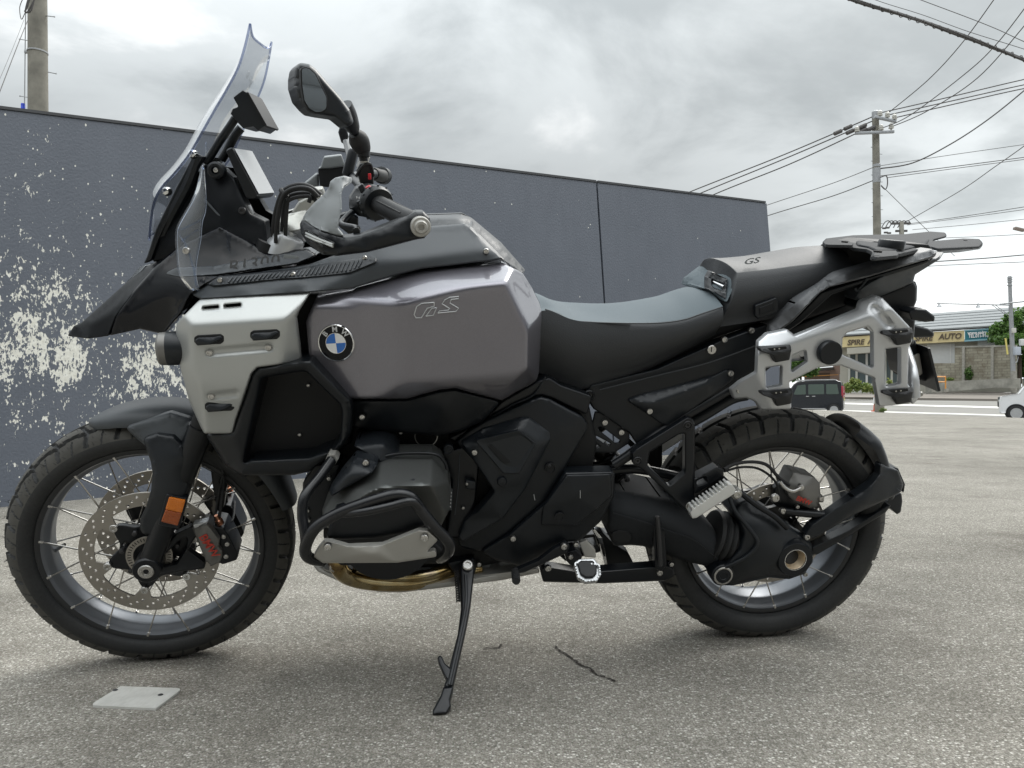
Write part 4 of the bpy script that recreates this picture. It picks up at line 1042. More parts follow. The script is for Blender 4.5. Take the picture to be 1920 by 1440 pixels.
# ---------------------------------------------------------------- plants: leaf faces spread through uneven clumps
def _leafmat(name, c0, c1):
    t = NT(name); oi = t.coord('Object'); n = t.noise(3.0, 3, 0.6, oi); n2 = t.voro(9, oi, out='Color'); sp = t.n('ShaderNodeSeparateColor'); t.l(n2, sp.inputs[0])
    v = t.math('ADD', t.math('MULTIPLY', n, 0.5), t.math('MULTIPLY', sp.outputs[0], 0.5))
    col = t.ramp(v, [(0.25, c0), (0.75, c1)])
    p = t.bsdf(col, 0.6); 
    tl = t.n('ShaderNodeBsdfTranslucent'); t.l(col, tl.inputs[0]); mx = t.n('ShaderNodeMixShader'); mx.inputs[0].default_value = 0.35
    t.l(p.outputs[0], mx.inputs[1]); t.l(tl.outputs[0], mx.inputs[2]); t.l(mx.outputs[0], t.out.inputs[0]); return t.m
M['leaf'] = _leafmat('tree leaves', (0.035, 0.085, 0.02), (0.13, 0.235, 0.05)); M['leafp'] = _leafmat('pale leaves', (0.10, 0.17, 0.045), (0.24, 0.30, 0.09))
M['leafy'] = _leafmat('meadow weeds', (0.10, 0.17, 0.035), (0.30, 0.33, 0.10)); M['bark'] = simple('bark', (0.06, 0.045, 0.032), 0.9, var=0.3)
def foliage(clumps, n, size, seed):
    """clumps: (centre, radii); leaves mostly near the shell of each clump"""
    g = np.random.default_rng(seed); V = []; F = []
    vol = np.array([np.prod(r) for _, r in clumps])**0.67; cnt = (n*vol/vol.sum()).astype(int)
    for (c, r), k in zip(clumps, cnt):
        d = g.normal(size=(k, 3)); d /= np.linalg.norm(d, axis=1)[:, None]; rad = g.random(k)**0.4*(1+g.normal(0, 0.12, k))
        P = np.array(c)+d*rad[:, None]*np.array(r)
        for p in P:
            a = g.normal(size=3); a /= np.linalg.norm(a); b = np.cross(a, g.normal(size=3)); b /= np.linalg.norm(b); s = size*(0.6+0.8*g.random())
            i = len(V); V += [p-a*s, p+b*s*0.55, p+a*s, p-b*s*0.55]; F.append((i, i+1, i+2, i+3))
    return V, F
def tree(px_base, D, trunk_h, clumps_px, n, leaf, label, name='broadleaf_tree', mat='leaf', seed=1, cat='tree'):
    b = at_depth(np.array(px_base, float), D); base = b.copy(); root = empty(name, loc=base); s = D/F_PX
    cl = [(at_depth(np.array((x, y), float), D+dd)-base, (rx*s, rx*s*0.8, ry*s)) for x, y, dd, rx, ry in clumps_px]
    if trunk_h:
        mb = MB(); top = np.array([0, 0, trunk_h]); mb.add(*sweep(np.array([[0, 0, -0.2], top*0.5+(0.05, 0, 0), top]), [trunk_h*0.05, trunk_h*0.04, trunk_h*0.025], 8))
        for c, r in cl: mb.add(*sweep(np.array([top*0.7, (top*0.75+c)/2, c]), [trunk_h*0.022, trunk_h*0.015, 0.01], 6))
        mb.build('trunk', M['bark'], root)
    v, f = foliage(cl, n, leaf, seed); link('crown', v, f, M[mat], root, smooth=False)
    return tag(root, label, cat)
tree((1912, 715), 61, 3.2, [(1878, 625, 0, 24, 22), (1900, 604, 0, 20, 20), (1922, 600, 1, 24, 26), (1893, 640, -1, 26, 16), (1925, 640, 0, 24, 30), (1940, 670, 0, 22, 34), (1915, 690, 1, 16, 22)], 5200, 0.17, 'leafy green tree crowding behind the slim steel pole', seed=3)
tree((1501, 735), 68, 2.4, [(1492, 684, 0, 18, 16), (1510, 676, 0, 16, 14), (1520, 695, 0, 16, 12), (1488, 702, 0, 14, 14)], 2600, 0.15, 'small rounded green tree seen through the pannier rack', seed=5)
tree((1817, 715), 61, 0, [(1818, 698, 0, 7.5, 11), (1823, 704, 0, 7, 8), (1816, 707, 0, 5, 6)], 500, 0.10, 'bushy shrub growing out of the low retaining wall', name='shrub', seed=7, cat='shrub')
tree((1885, 712), 60, 0, [(1880, 700, 0, 10, 7), (1892, 697, 0, 10, 9), (1872, 704, 0, 6, 5)], 500, 0.10, 'dark creeper mass beside the foot of the slim steel pole', name='creeper', seed=8, cat='shrub')
tree((1780, 713), 61, 0, [(1781, 711, 0, 7, 3)], 140, 0.08, 'small tuft of weeds on top of the low retaining wall', name='weed_tuft', mat='leafp', seed=9, cat='weeds')
tree((1610, 735), 55, 0, [(1590, 727, 0, 12, 9), (1606, 722, 0, 10, 12), (1622, 727, 0, 12, 9), (1638, 730, 0, 8, 8), (1598, 716, 0, 5, 8), (1668, 722, 0, 5, 14), (1680, 730, 0, 10, 8)], 1700, 0.10, 'tall flowering weeds along the pavement in front of the garage', name='weed_bed', mat='leafy', seed=10, cat='weeds')

# ---------------------------------------------------------------- vehicles
def vehicle(name, prof, wins, wheels, length, width, loc, heading, body, label, cat, lights=(), extra=None):
    """prof: side outline (x back-positive, z); the car faces -x; width along y"""
    root = empty(name, loc=loc); root.rotation_euler = (0, 0, heading)
    pr = rounded([(x, z) for x, z in prof], 0.07, 4)
    arches = []
    out = []
    n = len(pr); hw = width/2
    V = []; F = []
    def ring(y, ins):
        c = pr.mean(0); q = pr.copy(); d = c-q; L = np.linalg.norm(d, axis=1)[:, None]; return [(p[0], y, p[1]) for p in q+d/L*ins]
    def tumble(p): # upper body leans in
        x, y, z = p; k = max(0.0, (z-1.0)/0.8); return (x, y*(1-0.10*k), z)
    rows = [ring(-hw+0.02, 0.10), ring(-hw, 0.03), ring(-hw+0.0, 0.0), ring(hw, 0.0), ring(hw, 0.03), ring(hw-0.02, 0.10)]
    rows[2] = ring(-hw+0.05, 0.0); rows[3] = ring(hw-0.05, 0.0)
    for r in rows: V += [tumble(p) for p in r]
    for j in range(5): F += [(j*n+i, j*n+(i+1) % n, (j+1)*n+(i+1) % n, (j+1)*n+i) for i in range(n)]
    F.append(tuple(range(n))); F.append(tuple(reversed(range(5*n, 6*n))))
    link('body', V, F, body, root, angle=40)
    for sgn in (-1, 1):
        for nm, poly, mat, off in wins:
            q = rounded(poly, 0.05, 3); m = len(q); k = [hw*(1-0.10*max(0, (z-1.0)/0.8)) for _, z in q]
            VV = [(x, sgn*(kk+off), z) for (x, z), kk in zip(q, k)]+[(x, sgn*(kk-0.03), z) for (x, z), kk in zip(q, k)]
            FF_ = [tuple(range(m)), tuple(reversed(range(m, 2*m)))]+[((i+1) % m, i, m+i, m+(i+1) % m) for i in range(m)]
            if sgn > 0: FF_ = [tuple(reversed(f)) for f in FF_]
            link(nm, VV, FF_, mat, root, smooth=False)
        for wx in wheels:
            ctr = (wx, sgn*(hw-0.09), 0.28)
            link('wheel_arch', *lathe_geo((wx, sgn*(hw-0.10), 0.29), (0, sgn, 0), cyl_prof(0.345, 0, 0.108, 0.004), 24), M['darkin'], root)
            w = link('wheel', *lathe_geo(ctr, (0, sgn, 0), [(0.20, -0.05), (0.27, -0.05), (0.285, -0.02), (0.285, 0.09), (0.265, 0.115), (0.20, 0.115), (0.195, 0.10), (0.19, 0.08)], 28), M['rubber'], root)
            link('rim', *lathe_geo(ctr, (0, sgn, 0), [(0.198, 0.09), (0.198, 0.119), (0.185, 0.119), (0.175, 0.10)], 28), M['cast'], w)
            for k in range(6):
                a = k*pi/3; link('rim_spoke', *box_geo((wx+0.10*cos(a), sgn*(hw+0.018), 0.28+0.10*sin(a)), (0.17, 0.02, 0.035), _ry(-a), 0.004), M['cast'], w)
    for nm, c, size, mat in lights: link(nm, *box_geo(c, size, bev=min(size)*0.3), mat, root)
    return tag(root, label, cat)
M['vanpaint'] = simple('dark navy car paint', (0.008, 0.010, 0.014), 0.18, var=0.1, Coat_Weight=0.7)
M['carwhite'] = simple('white car paint', (0.70, 0.71, 0.72), 0.2, var=0.02, Coat_Weight=0.6)
M['taill'] = simple('red lamp', (0.35, 0.04, 0.06), 0.15); M['plateyel'] = simple('yellow licence plate', (0.62, 0.56, 0.22), 0.5)
M['cabin'] = simple('tinted glass', (0.05, 0.075, 0.06), 0.06, Coat_Weight=0.5)
def vehicles():
    kei = [(0, 0.28), (0.0, 0.75), (0.05, 0.92), (0.62, 1.02), (1.02, 1.62), (1.2, 1.74), (1.8, 1.80), (3.1, 1.79), (3.32, 1.70), (3.39, 0.95), (3.40, 0.28)]
    wins = [('side_window', [(1.02, 1.08), (1.22, 1.55), (1.62, 1.60), (1.62, 1.08)], M['cabin'], 0.004), ('side_window', [(1.74, 1.08), (1.74, 1.60), (2.5, 1.60), (2.5, 1.08)], M['cabin'], 0.004),
            ('side_window', [(2.60, 1.08), (2.60, 1.60), (3.12, 1.58), (3.2, 1.08)], M['cabin'], 0.004)]
    D = 39.0; s = D/F_PX
    p = at_depth(np.array((1582., 778.)), D); 
    chrome = M['chrome']
    lights = [('tail_light', (3.36, -0.66, 1.18), (0.10, 0.14, 0.62), M['taill']), ('tail_light', (3.36, 0.66, 1.18), (0.10, 0.14, 0.62), M['taill']),
              ('rear_window', (3.37, 0, 1.35), (0.06, 1.1, 0.42), M['cabin']), ('licence_plate', (3.41, -0.05, 0.82), (0.03, 0.33, 0.17), M['plateyel']), ('bumper_strip', (3.40, 0, 0.55), (0.08, 1.38, 0.06), chrome),
              ('garnish', (3.40, 0, 0.99), (0.05, 0.9, 0.06), chrome), ('door_handle', (1.70, -0.745, 0.98), (0.16, 0.03, 0.035), chrome), ('door_handle', (2.0, -0.745, 0.98), (0.16, 0.03, 0.035), chrome),
              ('roof_rail', (2.1, -0.6, 1.82), (1.9, 0.05, 0.04), M['cast']), ('roof_rail', (2.1, 0.6, 1.82), (1.9, 0.05, 0.04), M['cast']), ('rocker_trim', (1.75, -0.735, 0.34), (1.6, 0.03, 0.05), chrome)]
    th = radians(-26)
    loc = np.array([p[0], p[1], 0])-np.array([3.4*cos(th)+0.7*sin(th), 3.4*sin(th)-0.7*cos(th), 0]); loc[2] = -0.50
    vehicle('black_van', kei, wins, (0.55, 2.95), 3.4, 1.475, loc, th, M['vanpaint'], 'dark navy boxy minivan with a pale roof line on the road', 'van', lights)
    D = 29.5; p = at_depth(np.array((1874., 787.)), D); loc = np.array([p[0]+0.38, p[1]+0.634, -0.5])
    lw = [('headlight', (0.06, -0.60, 0.82), (0.14, 0.16, 0.16), M['glass']), ('headlight', (0.06, 0.60, 0.82), (0.14, 0.16, 0.16), M['glass']), ('grille', (0.0, 0, 0.62), (0.06, 0.9, 0.22), M['darkin']),
          ('wing_mirror', (1.08, -0.82, 1.10), (0.14, 0.2, 0.16), M['darkin']), ('windscreen', (0.83, 0, 1.33), (0.04, 1.16, 0.55), M['cabin']), ('rocker_trim', (1.75, -0.735, 0.33), (1.7, 0.03, 0.05), M['carwhite'])]
    o = vehicle('white_car', kei, wins, (0.55, 2.95), 3.4, 1.475, loc, radians(-31), M['carwhite'], 'white boxy small car with dark wheels driving on the road', 'car', lw)
vehicles()
def cone():
    D = 26.5; b = at_depth(np.array((1644., 768.)), D); b[2] = 0.0; root = empty('traffic_cone', loc=b)
    link('cone_body', *lathe_geo((0, 0, 0), (0, 0, 1), [(0.12, 0.0), (0.11, 0.06), (0.06, 0.66), (0.035, 0.70)], 18), M['cone'], root)
    link('reflective_sleeve', *lathe_geo((0, 0, 0), (0, 0, 1), [(0.128, 0.25), (0.095, 0.47)], 18), M['white'], root); link('base_plate', *box_geo((0, 0, 0.0), (0.28, 0.28, 0.04), bev=0.012), M['cone'], root)
    tag(root, 'orange traffic cone standing at the lot edge', 'traffic cone')
    v, f = foliage([((0.02, -0.20, 0.10), (0.14, 0.06, 0.06))], 120, 0.03, 4); link('weeds_at_foot', v, f, M['leafp'], PR_ROOT[0], smooth=False)
cone()

# ---------------------------------------------------------------- the workshop behind the camera: it shows in the mirror and in the paint
def workshop():
    root = empty('workshop_building', loc=(0.5, -6.0, 0)); dk = simple('dark workshop wall', (0.045, 0.05, 0.058), 0.6, var=0.1, vscale=1.0)
    link('wall', *box_geo((0, -0.15, 1.5), (15.0, 0.3, 3.0)), dk, root, smooth=False)
    link('upper_wall', *box_geo((0, -0.2, 3.7), (15.0, 0.4, 1.4)), M['cream'], root, smooth=False)
    for x in (-4.6, -1.0, 2.6, 6.0):
        d = link('roller_door', *box_geo((x, 0.02, 1.25), (2.6, 0.06, 2.5), bev=0.01), simple('door grey', (0.09, 0.10, 0.11), 0.5) if x < -4 else bpy.data.materials['door grey'], root)
        for k in range(8): link('door_slat', *box_geo((x, 0.056, 0.2+k*0.3), (2.56, 0.014, 0.25), bev=0.005), bpy.data.materials['door grey'], d)
    link('eave', *box_geo((0, 0.25, 3.02), (15.2, 0.5, 0.08), bev=0.01), M['galv'], root)
    tag(root, 'dark workshop with roller doors reflected in the wing mirror', 'building')
workshop()
# ---------------------------------------------------------------- the motorcycle: root, wheels, front end
BIKE = empty('motorcycle'); BIKE.matrix_world = Matrix([[*BM[i], BO[i]] for i in range(3)]+[[0, 0, 0, 1]])
DEF_PARENT[0] = BIKE
tag(BIKE, 'grey and silver adventure motorcycle with clear windscreen leaning on its side stand', 'motorcycle')
def bolt(px, py, w, r=0.006, parent=None, mat='bolt', frame=None, name='bolt', h=0.004, hexr=0.5):
    """dome head screw with a dark socket, facing +w of the frame"""
    fr = frame or FB; c = fr.loc(fr.px([(px, py)], w))[0]; ax = fr.loc([[0, 1, 0]])[0]-fr.loc([[0, 0, 0]])[0]
    o = link(name, *lathe_geo(c, ax, [(r, -0.006), (r, h*0.35), (r*0.86, h*0.8), (r*hexr, h), (r*hexr*0.95, h), (r*hexr*0.85, h*0.35), (0.0, h*0.3)], 18), M[mat], parent or BIKE)
    return o
def disc_at(px, py, w, prof, mat, name, parent=None, frame=None, seg=32, axis=None):
    fr = frame or FB; c = fr.loc(fr.px([(px, py)], w))[0]; ax = (fr.loc([[0, 1, 0]])[0]-fr.loc([[0, 0, 0]])[0]) if axis is None else axis
    return link(name, *lathe_geo(c, ax, prof, seg), mat, parent or BIKE)
def frame_box(name, px, py, w, size, mat, parent=None, frame=None, rot=0.0, bev=0.003, tilt=0.0):
    """box at a pixel; size (u, w, v); rot turns it in the side plane"""
    fr = frame or FB; c = fr.px([(px, py)], w)[0]; v, f = box_geo((0, 0, 0), size, _ry(rot) @ _rx(tilt), bev); return link(name, fr.loc(v+c), f, mat, parent or BIKE)
def text_at(st, px, py, w, size, mat, name, parent, frame=None, rot=0.0, stretch=1.0, ext=0.0004, shear=0.0, bold=0.0):
    fr = frame or FB; c = fr.px([(px, py)], w)[0]
    e1 = np.array([-cos(rot), 0, sin(rot)]); e2 = np.array([sin(rot), 0, cos(rot)]); e3 = np.array([0, 1, 0])    # text reads towards the tail: -u is right in the picture
    O = fr.loc([c])[0]; A = [fr.loc([e])[0]-fr.loc([[0, 0, 0]])[0] for e in (e1*stretch, e2, e3)]
    mt = Matrix([[A[0][i], A[1][i], A[2][i], O[i]] for i in range(3)]+[[0, 0, 0, 1]])
    return text_mesh(st, size, mat, name, parent, mt, extrude=ext, shear=shear, bold=bold)

def tyre_geo(cu, R, prof, nth, nrep, frame, seed, groove=0.0085, slant=0.55):
    """prof: half section (w, r) from crown to bead; the tread's blocks are cut in as grooves"""
    P = np.asarray(prof, float); Ls = np.concatenate([[0], np.cumsum(np.linalg.norm(np.diff(P, axis=0), axis=1))])
    ts = np.concatenate([np.linspace(0, 0.62, 26), np.linspace(0.65, 1, 12)])*Ls[-1]
    sm = smooth_path(np.column_stack([P, np.zeros(len(P))]), 8)[:, :2]; Lm = np.concatenate([[0], np.cumsum(np.linalg.norm(np.diff(sm, axis=0), axis=1))])
    ts = ts/Ls[-1]*Lm[-1]
    w = np.interp(ts, Lm, sm[:, 0]); r = np.interp(ts, Lm, sm[:, 1])
    sT = ts/ts[25]                                    # 0 crown .. 1 tread edge
    w = np.concatenate([-w[:0:-1], w]); r = np.concatenate([r[:0:-1], r]); s = np.concatenate([-sT[:0:-1], sT])
    th = np.linspace(0, 2*pi, nth, endpoint=False); TH, S = np.meshgrid(th, s, indexing='ij')
    sg = np.sign(S); A = np.abs(S)
    ph = (TH*nrep/(2*pi)+np.where(S < 0, 0.5, 0.0))
    pitch = 2*pi*R/nrep
    def line(x, wid):                                 # groove where x (in pitches) is near an integer
        d = np.abs(x-np.round(x))*pitch; return np.clip((wid-d)/(wid*0.45), 0, 1)
    bend = np.where(A < 0.5, A*slant, 0.5*slant-(A-0.5)*slant*0.55)
    g1 = line(ph-bend, 0.0056)*(A < 0.97)*(A > 0.06)
    zz = 0.50+0.07*(2*np.abs((ph*1.0-bend) % 1.0-0.5)-0.5)
    g2 = np.clip((0.0052-np.abs(A-zz)*ts[25])/(0.002), 0, 1)
    g3 = np.clip((0.0030-np.abs(A-0.02)*ts[25])/(0.0016), 0, 1)
    sipe = line(ph-bend*1.1-0.5, 0.0013)*(A > 0.62)*(A < 1.22)*0.4
    G = np.maximum(np.maximum(g1, g2), np.maximum(g3*0.8, sipe))
    G = G*(A < 1.25)
    rr = r[None]-groove*G*np.clip((1.12-A)/0.15, 0.0, 1)-0.0015*sipe
    ww = w[None]*(1-0.02*G)
    U = cu+np.cos(TH)*rr; V_ = R+np.sin(TH)*rr
    pts = np.stack([U, np.broadcast_to(ww, U.shape), V_], -1).reshape(-1, 3); m = len(s)
    i = np.arange(nth)[:, None]; j = np.arange(m-1)[None]; a = i*m+j; b = ((i+1) % nth)*m+j
    F = np.stack([a, a+1, b+1, b], -1).reshape(-1, 4)
    fa = np.maximum(A[:, :-1], A[:, 1:]); fg = np.maximum(np.maximum(G[:, :-1], G[:, 1:]), np.maximum(np.roll(G, -1, 0)[:, :-1], np.roll(G, -1, 0)[:, 1:]))
    mi = ((fa < 1.06) & (fg < 0.35)).astype(int).ravel().tolist()
    return frame.loc(pts), [tuple(q) for q in F.tolist()], mi
def hairs(cu, R, wr, n, frame, seed):
    g = np.random.default_rng(seed); mb = MB()
    for k in range(n):
        a = g.random()*2*pi; w, rad = wr[g.integers(len(wr))]; w = w*(1 if g.random() < 0.5 else -1); L = 0.004+0.006*g.random()
        d = np.array([cos(a), 0, sin(a)])*0.85+np.array([0, np.sign(w)*0.4, 0])+g.normal(0, 0.25, 3); d /= np.linalg.norm(d)
        p = np.array([cu+rad*cos(a), w, R+rad*sin(a)]); v, f = sweep(np.array([p, p+d*L]), [0.0006, 0.0003], 4, cap=False); mb.add(frame.loc(v), f)
    return mb
def wheel(name, cu, R, prof, lip, frame, nrep, nsp, hubw, hubr, ringpat, off):
    """lip: (w, r) of the rim edge"""
    root = empty(name, BIKE); lw, lr = lip; ctr = frame.loc([[cu, 0, R]])[0]; ax = frame.loc([[0, 1, 0]])[0]-frame.loc([[0, 0, 0]])[0]
    v, f, mi = tyre_geo(cu, R, prof, 840, nrep, frame, 1); ty = link('tyre', v, f, M['tyre'], root, angle=28); ty.data.materials.append(M['tread']); ty.data.polygons.foreach_set('material_index', mi)
    hm = hairs(cu, R, [(p[0], p[1]+0.001) for p in prof[1:5]], 420, frame, nrep); hm.build('rubber_hairs', M['rubber'], ty, kind='stuff')
    for k, rd in ((0.0012, 0.72), (0.0010, 0.35)):
        q = np.array(prof[4])*rd+np.array(prof[-1])*(1-rd)
        for s_ in (-1, 1): link('sidewall_ring', *lathe_geo(ctr, ax*s_, [(q[1]-0.002, q[0]-0.002), (q[1]-0.0012, q[0]+0.0035), (q[1]+0.0012, q[0]+0.0035), (q[1]+0.002, q[0]-0.002)], 96, False), M['tyre'], ty)
    half = [(lr+0.010, lw-0.010), (lr+0.011, lw-0.002), (lr+0.008, lw+0.002), (lr+0.002, lw+0.002), (lr-0.003, lw-0.001)]
    for s_ in (-1, 1):
        link('rim_lip', *lathe_geo(ctr, ax*s_, half, 96, False), M['rimblack'], root, angle=50)
    bar_ = [(lr-0.003, lw-0.001), (lr-0.006, lw-0.006), (lr-0.008, lw*0.62), (lr-0.016, lw*0.50), (lr-0.018, lw*0.38), (lr-0.018, lw*0.2), (lr-0.0185, 0)]
    bar_ = bar_+[(a, -b) for a, b in bar_[-2::-1]]
    v, f = lathe_geo(ctr, ax, bar_, 96); f = [q for q in f if len(q) == 4]; mb = MB(); mb.add(v, [tuple(reversed(q)) for q in f])
    outer = [(a+0.004, b) for a, b in bar_]; v, f = lathe_geo(ctr, ax, outer, 96); mb.add(v, [q for q in f if len(q) == 4]); mb.build('rim', M['rim'], root, angle=50)
    link('hub', *lathe_geo(ctr, ax, [(0.02, -hubw-0.012), (hubr*0.62, -hubw-0.01), (hubr, -hubw), (hubr, -hubw+0.008), (hubr*0.6, -hubw+0.016), (hubr*0.55, 0), (hubr*0.6, hubw-0.016), (hubr, hubw-0.008), (hubr, hubw), (hubr*0.62, hubw+0.01), (0.02, hubw+0.012)], 40), M['frame'], root)
    sp_mesh = None
    for s_ in (-1, 1):
        for k in range(nsp):
            a0 = 2*pi*(k+off+(0.25 if s_ > 0 else 0.75))/nsp; d = (0.95 if k % 2 else -0.95)
            p = np.array([cu+(lr-0.003)*cos(a0), s_*(lw-0.002), R+(lr-0.003)*sin(a0)]); q = np.array([cu+hubr*0.92*cos(a0+d), s_*(hubw-0.002), R+hubr*0.92*sin(a0+d)])
            v, f = sweep(np.array([p, q]), [0.0018, 0.0018], 6); link('spoke', frame.loc(v), f, M['spoke'], root)
            v, f = sweep(np.array([p+(p-q)*0.012, p+(q-p)*0.03]), [0.0036, 0.0030], 8); nip = MB(); nip.add(frame.loc(v), f)
            if k % 2 == 0 or True: nip.build('spoke_nipple', M['bolt'], root)
    return root
def disc_geo(cu, R, w, ro, ri, rows, nlug, lug_r, frame, th=0.005, rot=0.0, hr=0.0036, npr=24):
    a = np.linspace(0, 2*pi, 120, endpoint=False); out = [(cu+ro*cos(t), R+ro*sin(t)) for t in a]
    inner = []
    for t in a:
        x = ((t-rot)*nlug/(2*pi)) % 1.0; d = abs(x-0.5)*2*pi/nlug*ri        # metres off the lug centre
        k = np.clip(1-(d-0.008)/0.012, 0, 1); k = k*k*(3-2*k); inner.append((cu+(ri-k*(ri-lug_r))*cos(t), R+(ri-k*(ri-lug_r))*sin(t)))
    holes = [inner]
    for i, rr in enumerate(rows):
        for k in range(npr):
            t = 2*pi*(k+i/len(rows))/npr+rot
            holes.append([(cu+rr*cos(t)+hr*cos(u), R+rr*sin(t)+hr*sin(u)) for u in np.linspace(0, 2*pi, 8, endpoint=False)])
    return panel_geo(out, w, depth=th, holes=holes, er=0, em=0, s=0.008, cr=0, uv=True, frame=frame)
def brake_disc(name, parent, cu, R, w, ro, ri, lug_r, rows, nlug, frame, rot=0.0, npr=24):
    o = disc_geo(cu, R, w, ro, ri, rows, nlug, lug_r, frame, rot=rot, npr=npr).build(name, M['disc'], parent, angle=30)
    ax = frame.loc([[0, 1, 0]])[0]-frame.loc([[0, 0, 0]])[0]; s_ = 1 if w > 0 else -1
    for k in range(nlug):
        t = rot+2*pi*(k+0.5)/nlug; rr = lug_r+0.007; c = frame.loc([[cu+rr*cos(t), w, R+rr*sin(t)]])[0]
        link('bobbin', *lathe_geo(c, ax*s_, [(0.0095, -0.008), (0.0095, 0.002), (0.0085, 0.003), (0.0055, 0.003), (0.005, 0.001), (0.003, 0.001), (0.0025, -0.003)], 18), M['bolt'], o)
    return o
FPROF = [(0, .325), (.020, .3222), (.036, .315), (.050, .302), (.0575, .288), (.0600, .276), (.0575, .265), (.052, .257), (.047, .2545), (.043, .252)]
RPROF = [(0, .318), (.030, .3145), (.055, .305), (.074, .290), (.0835, .275), (.085, .262), (.081, .249), (.073, .239), (.066, .2355), (.061, .233)]
fw = wheel('front_wheel', WB, RF, FPROF, (.044, .2445), FF, 27, 16, .036, .058, 0, 0.15)
rw = wheel('rear_wheel', 0, RR, RPROF, (.058, .2235), FB, 24, 16, .045, .060, 0, 0.4)
bdn = brake_disc('brake_disc', fw, WB, RF, .066, .155, .122, .094, (.129, .1375, .146), 6, FF, rot=0.25)
bdf = brake_disc('brake_disc', fw, WB, RF, -.061, .155, .122, .094, (.129, .1375, .146), 6, FF, rot=0.4)
brake_disc('brake_disc', rw, 0, RR, .066, .1375, .106, .08, (.113, .121, .129), 5, FB, rot=0.1)
# black carrier spider and tone ring
def carrier(cu, R, w, frame, parent, n=6, rot=0.25, ro=.100):
    a = np.linspace(0, 2*pi, 96, endpoint=False); out = []
    for t in a:
        x = ((t-rot)*n/(2*pi)) % 1.0; k = 0.5-0.5*cos(2*pi*x); rr = .070+(ro-.070)*k**1.5; out.append((cu+rr*cos(t), R+rr*sin(t)))
    holes = [[(cu+.054*cos(t0)+dx, R+.054*sin(t0)+dy) for dx, dy in ((.011, 0), (0.004, .010), (-.011, 0.003), (-0.003, -.010))] for t0 in (0.4, 2.5, 3.6, 5.2)]
    panel('disc_carrier', out, w, M['frame'], parent, depth=.012, holes=holes, er=.002, em=.002, s=.010, cr=0, uv=True, frame=frame)
carrier(WB, RF, .060, FF, fw); carrier(WB, RF, -.048, FF, fw); carrier(0, RR, .062, FB, rw, 5, 0.1, .088); carrier(0, RR, -.058, FB, rw, 5, .1, .088)
def tone_ring(cu, R, w, frame, parent):
    mb = MB()
    ro, ri = .051, .035
    a = np.linspace(0, 2*pi, 60, endpoint=False)
    holes = [[(cu+ri*cos(t), R+ri*sin(t)) for t in a]]
    for k in range(40):
        t = 2*pi*k/40; e = 0.028; holes.append([(cu+r_*cos(t+d), R+r_*sin(t+d)) for r_, d in ((.0395, -e), (.0475, -e), (.0475, e), (.0395, e))])
    panel('tone_ring', [(cu+ro*cos(t), R+ro*sin(t)) for t in a], w, M['disc'], parent, depth=.002, holes=holes, er=0, em=0, s=.02, cr=0, uv=True, frame=frame)
tone_ring(WB, RF, .082, FF, fw)
lathe('axle_boss', FF.loc([[WB, 0, RF]])[0], SS @ WAX, [(0.021, -.14), (0.021, .10), (0.017, .10)], M['frame'], fw)
p0 = FF.loc([[WB, .075, RF]])[0]
for k in range(7):
    t = 2*pi*k/7+0.2; link('hub_bolt', *lathe_geo(FF.loc([[WB+.062*cos(t), .068, RF+.062*sin(t)]])[0], SS @ WAX, [(.0055, -.01), (.0055, .006), (.003, .007)], 10), M['darkbolt'], fw)
vv = FF.px([(102, 1030)], 0.0)[0]
link('valve_stem', *sweep(FF.loc(np.array([FF.px([(103, 1033)], -.008)[0], FF.px([(121, 1021)], .018)[0]])), [.0055, .004], 10), M['chrome'], fw)

# ---- fork
FORK = empty('front_fork', BIKE)
for s_ in (1, -1):
    pa = FF.px([(279, 1060)], .108)[0]; pb = FF.px([(378, 800)], .108)[0]; pc = FF.px([(505, 455)], .108)[0]
    if s_ < 0: pa, pb, pc = [q*np.array([1, -1, 1]) for q in (pa, pb, pc)]
    link('fork_leg', *sweep(FF.loc(np.array([pa, pa*.35+pb*.65, pb])), [.024, .027, .028], 24), M['frame'], FORK, angle=50)
    link('fork_tube', *sweep(FF.loc(np.array([pb, pb*.8+pc*.2, pc])), [.0245, .0235, .0235], 24), M['darkin'], FORK, angle=50)
    link('fork_foot', *lathe_geo(FF.loc([pa])[0], SS @ WAX*s_, [(.026, -.030), (.031, -.026), (.031, .022), (.028, .026), (.02, .026)], 28), M['frame'], FORK)
    link('axle_nut', *lathe_geo(FF.loc([pa])[0], SS @ WAX*s_, [(.0172, .020), (.0172, .029), (.0155, .0305), (.0085, .0305), (.0078, .028), (.0062, .028), (.0055, .022), (0, .022)], 32), M['bolt'], FORK)
panel('fork_guard', [(267, 822), (283, 867), (286, 888), (283, 920), (273, 952), (264, 970), (262, 990), (268, 1002), (283, 1003), (300, 995), (334, 985), (344, 938), (357, 908), (363, 868), (349, 856), (344, 834), (326, 816), (295, 812)],
      [(270, 830, .105), (300, 860, .128), (335, 865, .138), (318, 930, .148), (285, 960, .125), (270, 990, .12), (330, 980, .135), (355, 890, .125), (335, 825, .118), (290, 815, .105)], M['plastic2'], FORK, frame=FF, depth=.03, er=7, em=.008, s=6, cr=10, kind='tps', smooth=4)
panel('reflector_mount', [(312, 926), (352, 934), (336, 992), (296, 984)], .150, M['plastic'], FORK, frame=FF, depth=.02, er=3, em=.003, cr=4)
rf = panel('reflector', [(317, 932), (348, 938), (341, 962), (310, 955)], .1545, M['amber'], FORK, frame=FF, depth=.008, er=2, em=.002, s=5, cr=2)
panel('reflector', [(310, 955.6), (341, 962.6), (333, 986), (302, 978)], .1545, M['amber2'], FORK, frame=FF, depth=.008, er=2, em=.002, s=5, cr=2)
